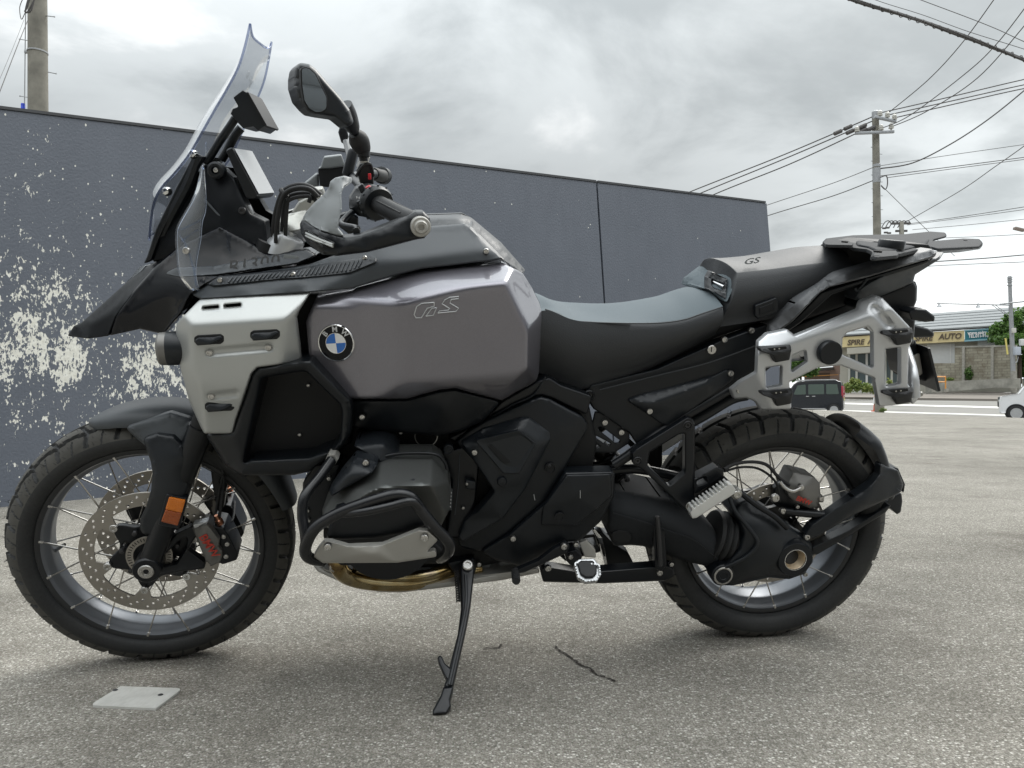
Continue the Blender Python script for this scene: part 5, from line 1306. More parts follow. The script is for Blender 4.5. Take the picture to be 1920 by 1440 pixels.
# brake caliper bracket arms on the leg
panel('caliper_bracket', [(268, 1076), (285, 1048), (330, 1000), (362, 985), (372, 1000), (352, 1030), (385, 1055), (384, 1066), (330, 1073), (286, 1083)], .095, M['frame'], FORK, frame=FF, depth=.018, er=4, em=.004, s=8, cr=5, holes=[[(300, 1050), (330, 1018), (352, 1003), (348, 1030), (330, 1058), (305, 1062)]])
def caliper(s_, parent):
    sx = lambda q: [(x, y) for x, y in q]
    def mirror_if(o):
        if s_ < 0:
            me = o.data; co = np.empty(len(me.vertices)*3); me.vertices.foreach_get('co', co); q = FF.w2(BO+co.reshape(-1, 3) @ BM.T); q[:, 1] *= -1; me.vertices.foreach_set('co', FF.loc(q).ravel()); me.flip_normals(); me.update()
        return o
    c = mirror_if(panel('caliper', [(360, 988), (388, 982), (398, 993), (405, 1003), (412, 1012), (410, 1024), (417, 1033), (417, 1042), (413, 1054), (397, 1061), (386, 1052), (376, 1028), (368, 1008)],
          [(365, 990, .100), (385, 1000, .118), (400, 1040, .118), (412, 1040, .108), (390, 1058, .104), (375, 1020, .112)], M['caliper'], parent, frame=FF, depth=.05, er=3, em=.005, s=5, cr=3))
    mirror_if(panel('caliper_body', [(396, 985), (420, 990), (430, 1005), (440, 1025), (447, 1042), (443, 1050), (418, 1058), (408, 1054), (416, 1040), (409, 1022), (411, 1012), (402, 1000)], .098, M['frame'], c, frame=FF, depth=.075, er=3, em=.004, s=6, cr=3))
    mirror_if(panel('caliper_lug', [(361, 983), (390, 977), (391, 984), (364, 991)], .106, M['cast'], c, frame=FF, depth=.02, er=2, em=.003, s=4, cr=2))
    for x, y, r in ((424, 1043, 5), (419, 1006, 5), (426, 1020, 4)): mirror_if(bolt(x, y, .098, .006, c, 'bolt', FF))
    for x, y in ((411, 977), (425, 1012), (421, 1018)):
        mirror_if(link('banjo_fitting', *lathe_geo(FF.loc(FF.px([(x, y)], .085))[0], SS @ np.array([.3, .2, 1]), [(.006, -.010), (.009, -.008), (.009, -.003), (.006, -.002), (.009, -.001), (.009, .005), (.006, .007), (.0045, .018)], 14), M['copper'], c))
    return c
cn = caliper(1, FORK); cf = caliper(-1, FORK)
text_at('BMW', 392, 1024, .1188, .027, M['red'], 'caliper_lettering', cn, FF, rot=radians(-66), stretch=1.0, bold=.0004)
# brake hoses
for nm, pts, r in (('brake_hose', [(411, 970, .085), (416, 935, .08), (420, 900, .06), (412, 850, .05), (420, 800, .05)], .0036), ('brake_hose', [(414, 1000, .09), (404, 975, .085), (407, 945, .07), (418, 890, .06)], .003),
                   ('brake_hose', [(426, 1012, .08), (418, 985, .07), (436, 975, .02), (440, 940, -.05)], .003), ('brake_hose', [(436, 985, -.08), (428, 960, -.06), (424, 925, -.02), (424, 880, .02)], .0032)):
    tube(nm, pts, r, M['rubber'], FORK, frame=FF, seg=8)
panel('hose_guide', [(395, 880), (418, 885), (412, 905), (425, 915), (420, 950), (408, 960), (402, 930), (398, 905)], .04, M['frame'], FORK, frame=FF, depth=.02, er=2, em=.003, s=6, cr=3)

# ---- front mudguard: a shell bowed over the wheel
def mudguard():
    q0 = FF.px([(168, 786)], 0.0)[0]; q1 = FF.px([(556, 944)], 0.03)[0]
    a0 = math.atan2(q0[2]-RF, q0[0]-WB); a1 = math.atan2(q1[2]-RF, q1[0]-WB)
    r0 = np.hypot(q0[0]-WB, q0[2]-RF); r1 = np.hypot(q1[0]-WB, q1[2]-RF)
    qm = FF.px([(285, 748)], 0.0)[0]; rm = np.hypot(qm[0]-WB, qm[2]-RF)
    if a1 < a0: a1 += 2*pi
    nA, nW = 60, 22; V = []
    for i in range(nA+1):
        t = i/nA; a = a0+(a1-a0)*t
        r = np.interp(t, [0, .12, .32, .55, .8, 1], [r0, r0*.55+rm*.45, rm, rm+.004, rm*.6+r1*.4, r1])
        hw = np.interp(t, [0, .03, .1, .25, .6, .9, 1], [.018, .036, .055, .070, .072, .066, .050])
        drop = np.interp(t, [0, .15, .35, .6, 1], [.016, .030, .050, .045, .030])
        for j in range(nW+1):
            s = j/nW*2-1; w = hw*math.sin(s*pi/2*0.98); rr = r-drop*abs(s)**2.6-0.004*(1-abs(s))*0
            V.append((WB+rr*cos(a), w, RF+rr*sin(a)))
    n = nW+1; F = [(i*n+j, (i+1)*n+j, (i+1)*n+j+1, i*n+j+1) for i in range(nA) for j in range(nW)]
    k = len(V); V = np.array(V); c = np.array([WB, 0, RF]); d = V-c; d[:, 1] *= 0.5; V2 = V-d/np.linalg.norm(d, axis=1)[:, None]*.0035
    F2 = [tuple(reversed([x+k for x in f])) for f in F]
    rim = [(j, j+1, k+j+1, k+j) for j in range(nW)]+[(nA*n+j+1, nA*n+j, k+nA*n+j, k+nA*n+j+1) for j in range(nW)]+[((i+1)*n, i*n, k+i*n, k+(i+1)*n) for i in range(nA)]+[(i*n+nW, (i+1)*n+nW, k+(i+1)*n+nW, k+i*n+nW) for i in range(nA)]
    return link('mudguard', FF.loc(np.vstack([V, V2])), F+F2+rim, M['trim'], BIKE, angle=60)
MUD = mudguard()
panel('mudguard_side', [(232, 800), (262, 790), (320, 772), (362, 785), (362, 812), (345, 830), (346, 852), (364, 868), (330, 880), (284, 872), (281, 850), (273, 836), (258, 824)],
      [(240, 805, .074), (300, 785, .080), (355, 795, .085), (300, 830, .105), (340, 860, .122), (285, 860, .105), (260, 818, .08)], M['trim'], MUD, frame=FF, depth=.012, er=9, em=.010, s=6, cr=14, smooth=4, kind='tps')
# ---------------------------------------------------------------- motorcycle body
def pair(o, parent=None):
    """the same part on the right-hand side"""
    me = o.data.copy(); n = len(me.vertices); co = np.empty(n*3); me.vertices.foreach_get('co', co); co = co.reshape(-1, 3); co[:, 1] *= -1
    me.vertices.foreach_set('co', co.ravel()); me.flip_normals(); me.update()
    c = bpy.data.objects.new(o.name.split('.')[0], me); COL.objects.link(c); c.parent = parent or o.parent; return c
class Lift:
    """the same control points raised by a little, for things that lie on a panel"""
    def __init__(s, c, k='lin'): s.c = c; s.k = k
    def __call__(s, d): return [(x, y, w+d) for x, y, w in s.c]
    def at(s, x, y): return float((_interp_tps if s.k == 'tps' else _interp_lin)(s.c, np.array([[x, y]], float))[0])

# engine core and inner frame, dark and mostly covered
panel('engine_block', [(612, 850), (660, 760), (860, 735), (1000, 715), (1100, 740), (1120, 830), (1090, 960), (1040, 1035), (900, 1062), (700, 1066), (606, 1010)], .125, M['darkin'], depth=.125, cap=False, mirror=True, er=10, em=.01, s=20, cr=12)
panel('inner_fairing', [(384, 560), (600, 548), (660, 545), (660, 830), (600, 870), (470, 880), (430, 850), (345, 690), (335, 620)], .16, M['darkin'], depth=.16, cap=False, mirror=True, er=10, em=.01, s=20, cr=12)
panel('seat_base', [(1020, 700), (1110, 722), (1240, 690), (1345, 632), (1440, 600), (1480, 610), (1620, 560), (1700, 540), (1690, 500), (1560, 500), (1380, 570), (1100, 640)], .10, M['darkin'], depth=.10, cap=False, mirror=True, er=6, em=.006, s=20, cr=8)

# ---- fuel tank
class Surf:
    """a faceted face given as a function of the pixel"""
    def __init__(s, f): s.f = f
    def __call__(s, d=0.0): return lambda V: s.f(V)+d
    def at(s, x, y): return float(s.f(np.array([[x, y]], float))[0])
_badge = smin([plane3((573, 620, .214), (683, 620, .244), (640, 740, .229)), plane3((594, 556, .204), (661, 545, .206), (630, 578, .236))], 260)
_slope = plane3((688, 600, .250), (688, 720, .240), (745, 650, .281))
TANK = Surf(smin([plane3((745, 600, .288), (930, 600, .276), (850, 712, .276)), plane3((790, 506, .190), (942, 492, .182), (860, 537, .283)), plane3((669, 538, .196), (790, 506, .190), (722, 572, .283)),
     plane3((981, 513, .172), (1014, 580, .162), (968, 560, .262)), plane3((1016, 585, .172), (1011, 697, .178), (992, 640, .262)), plane3((940, 750, .232), (1008, 714, .176), (965, 715, .262)), plane3((762, 748, .246), (854, 728, .258), (800, 722, .275)), smax([_badge, _slope], 260)], 165))
tank_out = [(594, 554), (661, 543), (669, 538), (734, 520), (790, 506), (942, 492), (981, 513), (998, 540), (1012, 568), (1016, 585), (1011, 697), (1006, 714), (940, 751), (885, 737), (854, 728), (824, 731), (762, 748), (655, 748), (641, 737), (579, 669), (573, 604), (577, 592)]
TK = panel('fuel_tank', tank_out, TANK(), M['paint'], depth=.12, cap=False, er=6, em=.009, s=4.5, cr=7, stamps=[((631, 643), (631, 643), 46, -.0022)])
pair(TK)
# embossed model letters on the tank; pale strokes stand in for their edge highlight
def emboss(strokes, name, parent, H, r=.0020, mat=None, lift=0.0012):
    mb = MB()
    for st in strokes:
        P = np.array([FB.px([(x, y)], H.at(x, y)+lift)[0] for x, y in st]); mb.add(*sweep(P, r, 6))
    return mb.build(name, mat, parent)
M['emboss'] = simple('embossed paint edge', (0.27, 0.255, 0.27), 0.22, 0.7, Coat_Weight=1.0)
for g in ([(814, 567), (790, 569), (781, 575), (776.5, 590), (780, 596), (790, 595.7), (801, 578), (814, 574)], [(798.4, 592.9), (812.5, 591), (818.7, 577), (810, 577.7)], [(821, 587), (854.7, 583.9), (859.8, 578), (843.4, 568), (846, 561.5), (859.8, 560), (859.8, 556), (843.4, 557.5), (834.4, 562), (828.8, 569.5), (843.4, 578.8), (840.6, 581.5), (823.8, 583)]):
    emboss([g+g[:1]], 'letter_edge_glint', TK, TANK, r=.0012, mat=M['letter'], lift=.0016)
    panel('model_letter', g, TANK(.0016), M['paint'], TK, depth=.004, cap=False, er=1.6, em=.0028, s=2.2, cr=1.6, nr=3)
# ---- roundel
def roundel():
    c = FB.px([(631, 643)], TANK.at(631, 643)+.0005)[0]; nrm = np.array([0.22, 1.0, 0.02]); fr = local_frame(c, nrm)
    root = link('badge', *lathe_geo(c, nrm, [(.0385, -.003), (.0385, .0025), (.0372, .0042), (.0355, .0036), (.0350, .0025), (0, .0025)], 64), M['chrome'], TK)
    lathe('badge_ring', c, nrm, [(.0352, .0024), (.0352, .0034), (.0212, .0034), (.0212, .0026)], M['gloss'], root, seg=64)
    lathe('badge_inner_ring', c, nrm, [(.0214, .0030), (.0214, .0042), (.0205, .0042), (.0205, .0030)], M['chrome'], root, seg=64)
    for k in range(4):
        a = np.linspace(k*pi/2, (k+1)*pi/2, 14)-radians(6); pts = [(0, 0)]+[(.0206*cos(t), .0206*sin(t)) for t in a]
        panel('badge_quarter', pts, .0036, M['blue'] if k % 2 == 0 else M['white'], root, depth=.001, er=0, em=0, s=.01, cr=0, uv=True, frame=fr, cap=False)
    for ch, ang in (('B', 50), ('M', 3), ('W', -42)):
        t = radians(90+ang); p = np.array([-.0282*cos(t), .0036, .0282*sin(t)]); rr = radians(ang)
        # u axis of the frame runs towards the front (left in the picture)
        e1 = np.array([-cos(rr), 0, sin(rr)]); e2 = np.array([sin(rr), 0, cos(rr)]); 
        O = fr.loc([np.array([.0282*math.sin(rr), .0037, .0282*math.cos(rr)])])[0]; A = [fr.loc([e])[0]-fr.loc([[0, 0, 0]])[0] for e in (e1, e2, np.array([0, 1, 0]))]
        text_mesh(ch, .0150, M['letter'], 'badge_letter', root, Matrix([[A[0][i], A[1][i], A[2][i], O[i]] for i in range(3)]+[[0, 0, 0, 1]]), extrude=.0004, bold=.0004)
roundel()

# ---- slate trim over the tank, ribbed pads
TRIM = Lift([(357, 552, .196), (378, 561, .212), (480, 555, .226), (580, 548, .234), (661, 541, .220), (734, 518, .212), (790, 504, .208), (944, 486, .196), (882, 424, .130), (870, 419, .124), (800, 424, .124), (700, 455, .150), (630, 479, .165),
             (576, 498, .172), (500, 508, .180), (412, 520, .190), (388, 533, .195), (705, 492, .210), (800, 482, .205), (910, 467, .192), (850, 440, .150), (560, 526, .222), (655, 514, .214), (450, 540, .214)])
TR = panel('tank_trim', [(357, 552), (378, 561), (580, 548), (661, 541), (734, 518), (790, 504), (944, 486), (882, 424), (870, 419), (800, 424), (700, 455), (630, 479), (576, 498), (500, 508), (412, 520), (388, 533)], TRIM.c, M['trim'], depth=.03, cap=False, er=4, em=.005, s=6, cr=5, smooth=3)
pair(TR)
bolt(911.5, 471, TRIM.at(911, 471)+.002, .006, TR)
PD_ = panel('grip_pad', [(387, 533), (411, 518), (470, 512), (560, 503), (640, 488), (690, 481), (706, 484), (706, 491), (655, 512), (590, 519), (520, 524), (400, 537)], TRIM(.006), M['plastic2'], TR, depth=.02, cap=False, er=3, em=.004, s=5, cr=4, smooth=2)
def pad_ribs():
    top = lambda x: np.interp(x, [411, 470, 560, 640, 690], [518, 512, 503, 488, 481])+4.5; bot = lambda x: np.interp(x, [400, 520, 590, 655, 706], [537, 524, 519, 512, 491])-4.5
    for k, x in enumerate(np.linspace(432, 676, 31)):
        a, b = (x+4, top(x+4)), (x-4, bot(x-4))
        if b[1]-a[1] < 3: continue
        P = np.array([FB.px([q], TRIM.at(*q)+.0072)[0] for q in (a, b)]); link('rib', *sweep(P, .0016, 5), M['trim'], PD_)
    for x, y in ((412.5, 525), (549.5, 514.5), (684, 484)): bolt(x, y, TRIM.at(x, y)+.0065, .0052, PD_)
pad_ribs()
panel('tank_top', [(700, 442), (800, 401), (866, 399), (886, 410), (940, 455), (985, 506), (981, 514), (944, 487), (882, 425), (870, 420), (800, 425), (700, 458)],
      [(700, 442, 0), (800, 401, 0), (866, 399, 0), (886, 410, .02), (940, 455, .06), (985, 506, .10), (981, 514, .15), (944, 487, .190), (882, 425, .128), (870, 420, .122), (800, 425, .122), (700, 458, .15), (862, 407, .09), (800, 408, .09), (934, 462, .12)], M['frame'], depth=.02, cap=False, mirror=True, er=3, em=.004, s=6, cr=4, smooth=2)

# ---- nose: gloss panel, matte beak
NOSE = Lift([(202, 630, .088), (215, 592, .094), (250, 545, .102), (290, 500, .108), (317, 476, .110), (345, 455, .112), (412, 424, .118), (440, 438, .126), (500, 472, .134), (577, 466, .132), (597, 478, .140), (559, 495, .168), (520, 500, .176),
        (412, 520, .192), (385, 533, .203), (357, 552, .203), (340, 585, .192), (307, 627, .150), (262, 617, .122), (300, 560, .150), (330, 520, .162), (400, 480, .152), (270, 580, .128), (460, 480, .150), (240, 600, .110), (330, 580, .176), (420, 505, .180)], 'tps')
GL = panel('nose_panel', [(203, 630), (216, 592), (250, 545), (290, 500), (317, 476), (345, 455), (412, 424), (440, 438), (500, 472), (577, 466), (597, 478), (559, 495), (520, 500), (412, 520), (385, 533), (357, 552), (340, 585), (307, 627), (262, 617)], NOSE.c, M['gloss'], depth=.04, cap=False, mirror=True, er=4, em=.005, s=6, cr=4, smooth=4, kind='tps')
SL = panel('model_stripe', [(307, 513), (330, 502), (400, 499), (520, 478), (575, 469), (592, 478), (556, 493), (405, 515), (335, 519)], NOSE(.0035), M['trim'], GL, depth=.004, cap=False, er=2, em=.002, s=6, cr=4, kind='tps')
for ch, x, y in (('R', 436, 500.5), ('1', 455, 498), ('3', 473, 495.5), ('0', 493, 492.5), ('0', 513, 489.5)):
    text_at(ch, x, y, NOSE.at(x, y)+.0056, .034, M['rail'], 'model_letter', SL, rot=radians(8), stretch=1.1, shear=0.3, bold=.0003)
frame_box('model_tag', 546, 483, NOSE.at(546, 483)+.0045, (.030, .0012, .010), M['handgrey'], SL, rot=radians(-10), bev=.0003)
panel('beak', [(126, 630), (139, 611), (154, 604), (240, 527), (275, 500), (317, 476), (290, 503), (252, 547), (217, 594), (203, 630), (165, 635)],
      [(126, 630, .020), (139, 611, .030), (154, 604, .032), (240, 527, .045), (275, 500, .050), (317, 476, .080), (290, 503, .112), (252, 547, .106), (217, 594, .098), (203, 630, .094), (165, 635, .070), (168, 606, .060), (200, 590, .080)], M['beak'], depth=.03, cap=False, mirror=True, er=3, em=.004, s=6, cr=3, smooth=1)
panel('headlight_lens', [(232, 535), (262, 500), (282, 496), (268, 520), (246, 540)], .045, M['lens'], depth=.03, mirror=True, er=4, em=.008, s=6, cr=5)
panel('headlight_housing', [(240, 530), (275, 498), (330, 480), (300, 540), (270, 575)], .03, M['darkin'], depth=.03, mirror=True, cap=False, er=4, em=.008, s=10, cr=5)

# ---- silver side panel and radiator duct
SIL = Surf(smin([plane3((354, 612, .262), (545, 600, .273), (450, 700, .264)), plane3((374, 562, .216), (583, 547, .226), (460, 604, .270)), plane3((331, 620, .222), (337, 690, .224), (364, 650, .268)), plane3((346, 730, .214), (376, 800, .214), (392, 770, .254)),
     plane3((436, 813, .226), (390, 813, .222), (430, 720, .266)), plane3((583, 547, .236), (559, 587, .252), (545, 560, .270))], 260))
SV = panel('radiator_side_panel', [(374, 562), (583, 547, 2), (559, 585), (555, 596), (565, 678), (482, 689), (471, 701), (442, 787), (436, 813), (383, 813), (375, 798), (354, 750), (337, 687), (330, 622), (331, 606)], SIL(), M['silver'], depth=.014, er=4, em=.005, s=3.4, cr=6,
      holes=[rounded([(379, 575), (410, 572), (410, 578.5), (379, 581)], 3), rounded([(419.5, 571), (452, 568), (452, 575), (419.5, 578)], 3)], hr=0,
      stamps=[((393, 661), (505, 651), 11, -.005), ((396, 743), (441, 738), 10, -.005)])
pair(SV)
for x, y in ((393, 661), (503, 651), (396, 743)): bolt(x, y, SIL.at(x, y)-.003, .0068, SV)
for x, y in ((392, 638), (497, 629), (412, 763)):
    h = SIL.at(x, y)
    panel('panel_slot', [(x-28, y-6), (x-22, y-9), (x+22, y-12), (x+28, y-8), (x+28, y+2), (x+22, y+7), (x-20, y+9), (x-28, y+4)], h+.0025, M['darkin'], SV, depth=.006, er=2, em=.001, s=4, cr=5)
    panel('panel_clip', [(x-26, y-1), (x-20, y-5), (x+8, y-6), (x+22, y-9), (x+26, y-4), (x+14, y+3), (x+4, y+8), (x-22, y+10), (x-26, y+5)], [(x-26, y, h+.007), (x+26, y-5, h+.004), (x, y+2, h+.010), (x-20, y+8, h+.007)], M['plastic2'], SV, depth=.008, er=3, em=.003, s=4, cr=3, smooth=1)
DUC = [(383, 812, .200), (437, 812, .236), (472, 701, .262), (563, 677, .276), (583, 676, .274), (657, 750, .264), (658, 812, .252), (580, 884, .234), (452, 891, .222), (424, 876, .200), (492, 709, .258), (560, 697, .266), (637, 758, .258), (638, 822, .246), (580, 857, .236), (457, 868, .226)]
DU = panel('radiator_duct', [(383, 812), (437, 812), (472, 701), (483, 689), (563, 677), (583, 676), (657, 750), (660, 765), (658, 812), (642, 838), (580, 884), (552, 891), (452, 891), (424, 876)], DUC, M['plastic'], depth=.11, cap=False, er=9, em=.012, s=6, cr=8, smooth=3,
      holes=[[(492, 709), (560, 697), (574, 697), (637, 758), (641, 772), (638, 822), (622, 842), (580, 857), (470, 862), (457, 868)]])
pair(DU)
panel('radiator_core', [(470, 700), (570, 685), (650, 750), (650, 830), (590, 870), (450, 885), (440, 860)], .165, M['darkin'], DU, depth=.02, er=0, em=0, s=14, cr=2)
for x, y in ((562, 815, ), (578, 722)): bolt(x, y, .168, .004, DU)
disc_at(623, 860, .262, [(.013, -.03), (.013, .004), (.0115, .006), (.0075, .006), (.007, .002), (0, .002)], M['skid'], 'spacer', DU, seg=6)
# fog lamp
c = PB(331, 653, .205)
FL = lathe('fog_lamp', c, (1, 0.15, 0), [(.018, -.03), (.031, -.018), (.0345, 0.0), (.0345, .016), (.0335, .018)], M['plastic2'])
pair(FL)
lathe('lamp_bezel', c, (1, .15, 0), [(.0338, .017), (.0332, .030), (.0300, .034), (.0285, .034)], M['caliper'], FL); lathe('lamp_lens', c, (1, .15, 0), [(.0285, .031), (.018, .037), (0, .039)], M['glass'], FL)

# ---- windscreen, deflectors, brackets
def sheet(name, rows, mat, parent, thick=.004, edge=True, edge_mat=None):
    """a bent clear sheet from rows of points, with a tinted rim"""
    R_ = np.array(rows); m, n = R_.shape[:2]
    du = np.gradient(R_, axis=0); dv = np.gradient(R_, axis=1); nn = np.cross(du, dv); nn /= np.linalg.norm(nn, axis=2)[..., None]+1e-12
    A = (R_+nn*thick/2).reshape(-1, 3)
    B = (R_-nn*thick/2).reshape(-1, 3); k = m*n
    F = [(i*n+j, i*n+j+1, (i+1)*n+j+1, (i+1)*n+j) for i in range(m-1) for j in range(n-1)]
    o = link(name, np.vstack([A, B]), F+[tuple(reversed([x+k for x in f])) for f in F], mat, parent, angle=60)
    loop = np.vstack([R_[0, :-1], R_[:-1, -1], R_[-1, :0:-1], R_[:0:-1, 0], R_[:1, 0]])
    if edge: link('sheet_edge', *sweep(loop, thick*.62, 6), edge_mat or M['edge'], o, angle=60)
    return o
def windscreen():
    ne = smooth_path(np.array([(469, 45, .105), (459, 88, .112), (446, 128, .120), (424, 170, .130), (400, 211, .140), (378, 250, .150), (356, 288, .158), (330, 322, .158), (303, 352, .150), (289, 380, .138), (283, 415, .120), (280, 450, .10)], float), 4)
    rows = []
    for i, (x, y, w) in enumerate(ne):
        t = i/(len(ne)-1); p = FB.px([(x, y)], w)[0]; bulge = np.interp(t, [0, .12, .4, .8, 1], [.006, .018, .036, .036, .02]); row = []
        for s in np.linspace(1, -1, 25):
            lipup = 0.020*max(0, 1-t/.06)*(1-abs(s)**6)*-1
            row.append((p[0]+bulge*(1-abs(s)**2.4), p[1]*s, p[2]+bulge*.35*(1-abs(s)**2.4)+lipup))
        rows.append(row)
    return sheet('windscreen', rows, M['clear'], BIKE)
WS = windscreen()
def deflector():
    L_ = [(379, 312), (366, 365), (336, 420), (331, 440), (332, 472), (338, 515), (356, 541)]; R_ = [(382, 316), (385, 387), (378, 416), (375, 450), (369, 480), (366, 512), (372, 545)]
    a = smooth_path(np.array([(x, y, 0) for x, y in L_], float), 4); b = smooth_path(np.array([(x, y, 0) for x, y in R_], float), 4); rows = []
    for p, q in zip(a, b):
        row = []
        for s in np.linspace(0, 1, 9):
            x = p[:2]*(1-s)+q[:2]*s; w = .205+.014*math.sin(s*pi*.8); row.append(FB.px([x], w)[0])
        rows.append(row)
    o = sheet('wind_deflector', rows, M['clear2'], BIKE, .0035, edge_mat=M['edge2']); pair(o)
    e = [c_ for c_ in o.children][0]; pair(e, BIKE.children[-1] if False else o)
    bolt(349, 470, .222, .007, o)
    for pts in ([(334, 432, .217), (352, 425, .22), (377, 412, .218)], [(336, 440, .217), (350, 462, .22), (362, 500, .221), (368, 535, .22)], [(340, 452, .219), (372, 430, .219)]): tube('sheet_fold', pts, .0016, M['edge2'], o, seg=6)
    return o
deflector()
for s_ in (1, -1):
    P = [(372, 290, .075*s_), (352, 345, .08*s_), (318, 410, .075*s_), (290, 470, .06*s_)]
    v, f = tube_geo(P, .011, seg=8); link('screen_bracket', v, f, M['plastic'], BIKE)
panel('screen_support', [(362, 292), (384, 292), (348, 350), (300, 445), (284, 488), (268, 496), (276, 480), (292, 430), (330, 352)], .085, M['plastic'], depth=.02, er=3, em=.004, s=7, cr=4)
pair(bpy.data.objects['screen_support'])
for x, y in ((360, 289), (311, 359)): disc_at(x, y, .135, [(.009, -.012), (.009, -.002), (.006, .004), (0, .005)], M['chrome'], 'screen_bolt', WS)
panel('instrument_cowl', [(384, 308), (418, 314), (440, 335), (456, 372), (470, 400), (498, 414), (503, 470), (440, 445), (412, 428), (380, 470), (320, 486), (285, 492), (300, 440), (345, 355)], [(384, 308, .07), (440, 340, .09), (498, 414, .10), (500, 470, .12), (412, 428, .12), (300, 480, .08), (345, 360, .07), (420, 380, .11), (360, 430, .10)], M['beak'], depth=.04, cap=False, mirror=True, er=4, em=.006, s=8, cr=5, smooth=2)
tube('cowl_trim', [(384, 375, .105), (405, 398, .110), (418, 414, .112), (395, 440, .115)], .0022, M['trim'], seg=6)
bolt(454, 395, .105, .008, BIKE, 'darkbolt'); disc_at(405, 319, .10, [(.017, -.02), (.017, .004), (.013, .007), (.008, .007), (.006, .002), (0, .002)], M['plastic'], 'hinge_knob'); bolt(405, 319, .106, .0055)
tube('wire_loom', [(466, 385, .09), (471, 400, .09), (474, 425, .085), (484, 448, .08), (505, 460, .08)], .0045, M['galv'], seg=8)
def cross_body(name, prof, W, mat, parent=None, r=4, bev=.004):
    """a body of constant section reaching across the bike from +W to -W"""
    q = rounded(prof, r, 4); A = FB.px(q, W-bev); A0 = FB.px(q+(q.mean(0)-q)*.04, W); n = len(q); mid = A.copy()
    rows = [A0, A, A*np.array([1, -1, 1]), A0*np.array([1, -1, 1])]; V = np.vstack(rows)
    for i in (2, 3): pass
    F = [(j*n+i, j*n+(i+1) % n, (j+1)*n+(i+1) % n, (j+1)*n+i) for j in range(3) for i in range(n)]+[tuple(reversed(range(n))), tuple(range(3*n, 4*n))]
    a = A[1]-A[0]; 
    if area2(q) < 0: pass
    o = link(name, V, F, mat, parent or BIKE, angle=40); bm = bmesh.new(); bm.from_mesh(o.data); bmesh.ops.recalc_face_normals(bm, faces=bm.faces); bm.to_mesh(o.data); bm.free(); return o
DASH = cross_body('instrument_display', [(423, 281), (434, 275), (484, 367), (475, 374), (462, 372)], .090, M['plastic'], r=5)
sa, sb_ = PB(436, 280, .082), PB(482, 365, .082); off = np.cross(sb_-sa, WAX); off = off/np.linalg.norm(off)*.0045; off = off if off[0] < 0 else -off
link('display_screen', np.array([sa+off, sb_+off, sb_*np.array([1, -1, 1])+off, sa*np.array([1, -1, 1])+off]), [(0, 1, 2, 3)], M['screen'], DASH, smooth=False)
NAV = cross_body('navigation_cradle', [(437, 182), (455, 168), (462, 172), (499, 236), (485, 246), (476, 238), (456, 241), (444, 228), (432, 213), (436, 204), (447, 200)], .062, M['plastic2'], r=3)
cross_body('cradle_plate', [(461, 173), (465, 172), (501, 236), (498, 239)], .066, M['darkin'], NAV, r=1)
tube('cradle_bar', [(441, 222, .05), (432, 236, .05), (410, 268, .05), (386, 308, .05)], .0085, M['plastic'], NAV, seg=10)
tube('cradle_bar', [(452, 240, -.03), (440, 255, -.03), (425, 284, -.03), (415, 300, -.03)], .0095, M['plastic'], NAV, seg=10)

# ---- seats
def uv_curve(pts, w):
    """pixels at a given w as a height over length curve (u rising)"""
    P = np.array([FB.px([(x, y)], w)[0] for x, y in pts]); o = np.argsort(P[:, 0]); return P[o, 0], P[o, 2]
def seat_loft(name, sil, seam, bot, wsil, wsm, wb, mats, n=70, u0=None, u1=None, side=.016, crown=2.2, mat_split=True, shear=0.0):
    a = uv_curve(sil, wsil); b = uv_curve(seam, wsm); c = uv_curve(bot, wb); lo = max(a[0][0], b[0][0], c[0][0]) if u0 is None else u0; hi = min(a[0][-1], b[0][-1], c[0][-1]) if u1 is None else u1
    us = lo+(hi-lo)*(0.5-0.5*np.cos(np.linspace(0, pi, n))); rows = []; spl = None
    def sm(y):
        for _ in range(3): y = np.concatenate([y[:1], (y[:-2]+2*y[1:-1]+y[2:])/4, y[-1:]])
        return y
    vt, vs, vb = sm(np.interp(us, *a)), sm(np.interp(us, *b)), sm(np.interp(us, *c))
    for i, u in enumerate(us):
        e = min(1.0, i/4, (n-1-i)/4); k = 0.90+0.10*math.sin(e*pi/2)
        half = [(0, vt[i])]
        for s_ in np.linspace(.15, .97, 8): half.append((wsm*s_, vs[i]+(vt[i]-vs[i])*(1-s_**crown)))
        half.append((wsm, vs[i])); nt = len(half)
        for s_ in np.linspace(.12, 1, 9): half.append((wsm+(wb-wsm)*s_**1.6+side*math.sin(min(1, s_*1.15)*pi), vs[i]+(vb[i]-vs[i])*s_))
        half.append((wb*.5, vb[i]-.01))
        half = [(w*k, v) for w, v in half]; fd = max(0.0, 1-(us[-1]-u)/.10)
        row = [(u+shear*fd*abs(vs[i]-v), -w, v) for w, v in half[::-1]]+[(u+shear*fd*abs(vs[i]-v), w, v) for w, v in half[1:]]; rows.append(row); m = len(row); spl = (len(half)-nt, len(half)-nt+2*(nt-1))
    V = np.array(rows).reshape(-1, 3); F = []; mi = []
    for i in range(n-1):
        for j in range(m-1): F.append((i*m+j, i*m+j+1, (i+1)*m+j+1, (i+1)*m+j)); mi.append(1 if spl[0] <= j < spl[1] and mat_split else 0)
    F += [tuple(reversed(range(m))), tuple(range((n-1)*m, n*m))]; mi += [0, 0]
    o = link(name, V, F, mats[0], BIKE, angle=60)
    if mat_split: o.data.materials.append(mats[1]); o.data.polygons.foreach_set('material_index', mi)
    bm = bmesh.new(); bm.from_mesh(o.data); bmesh.ops.recalc_face_normals(bm, faces=bm.faces); bm.to_mesh(o.data); bm.free(); return o
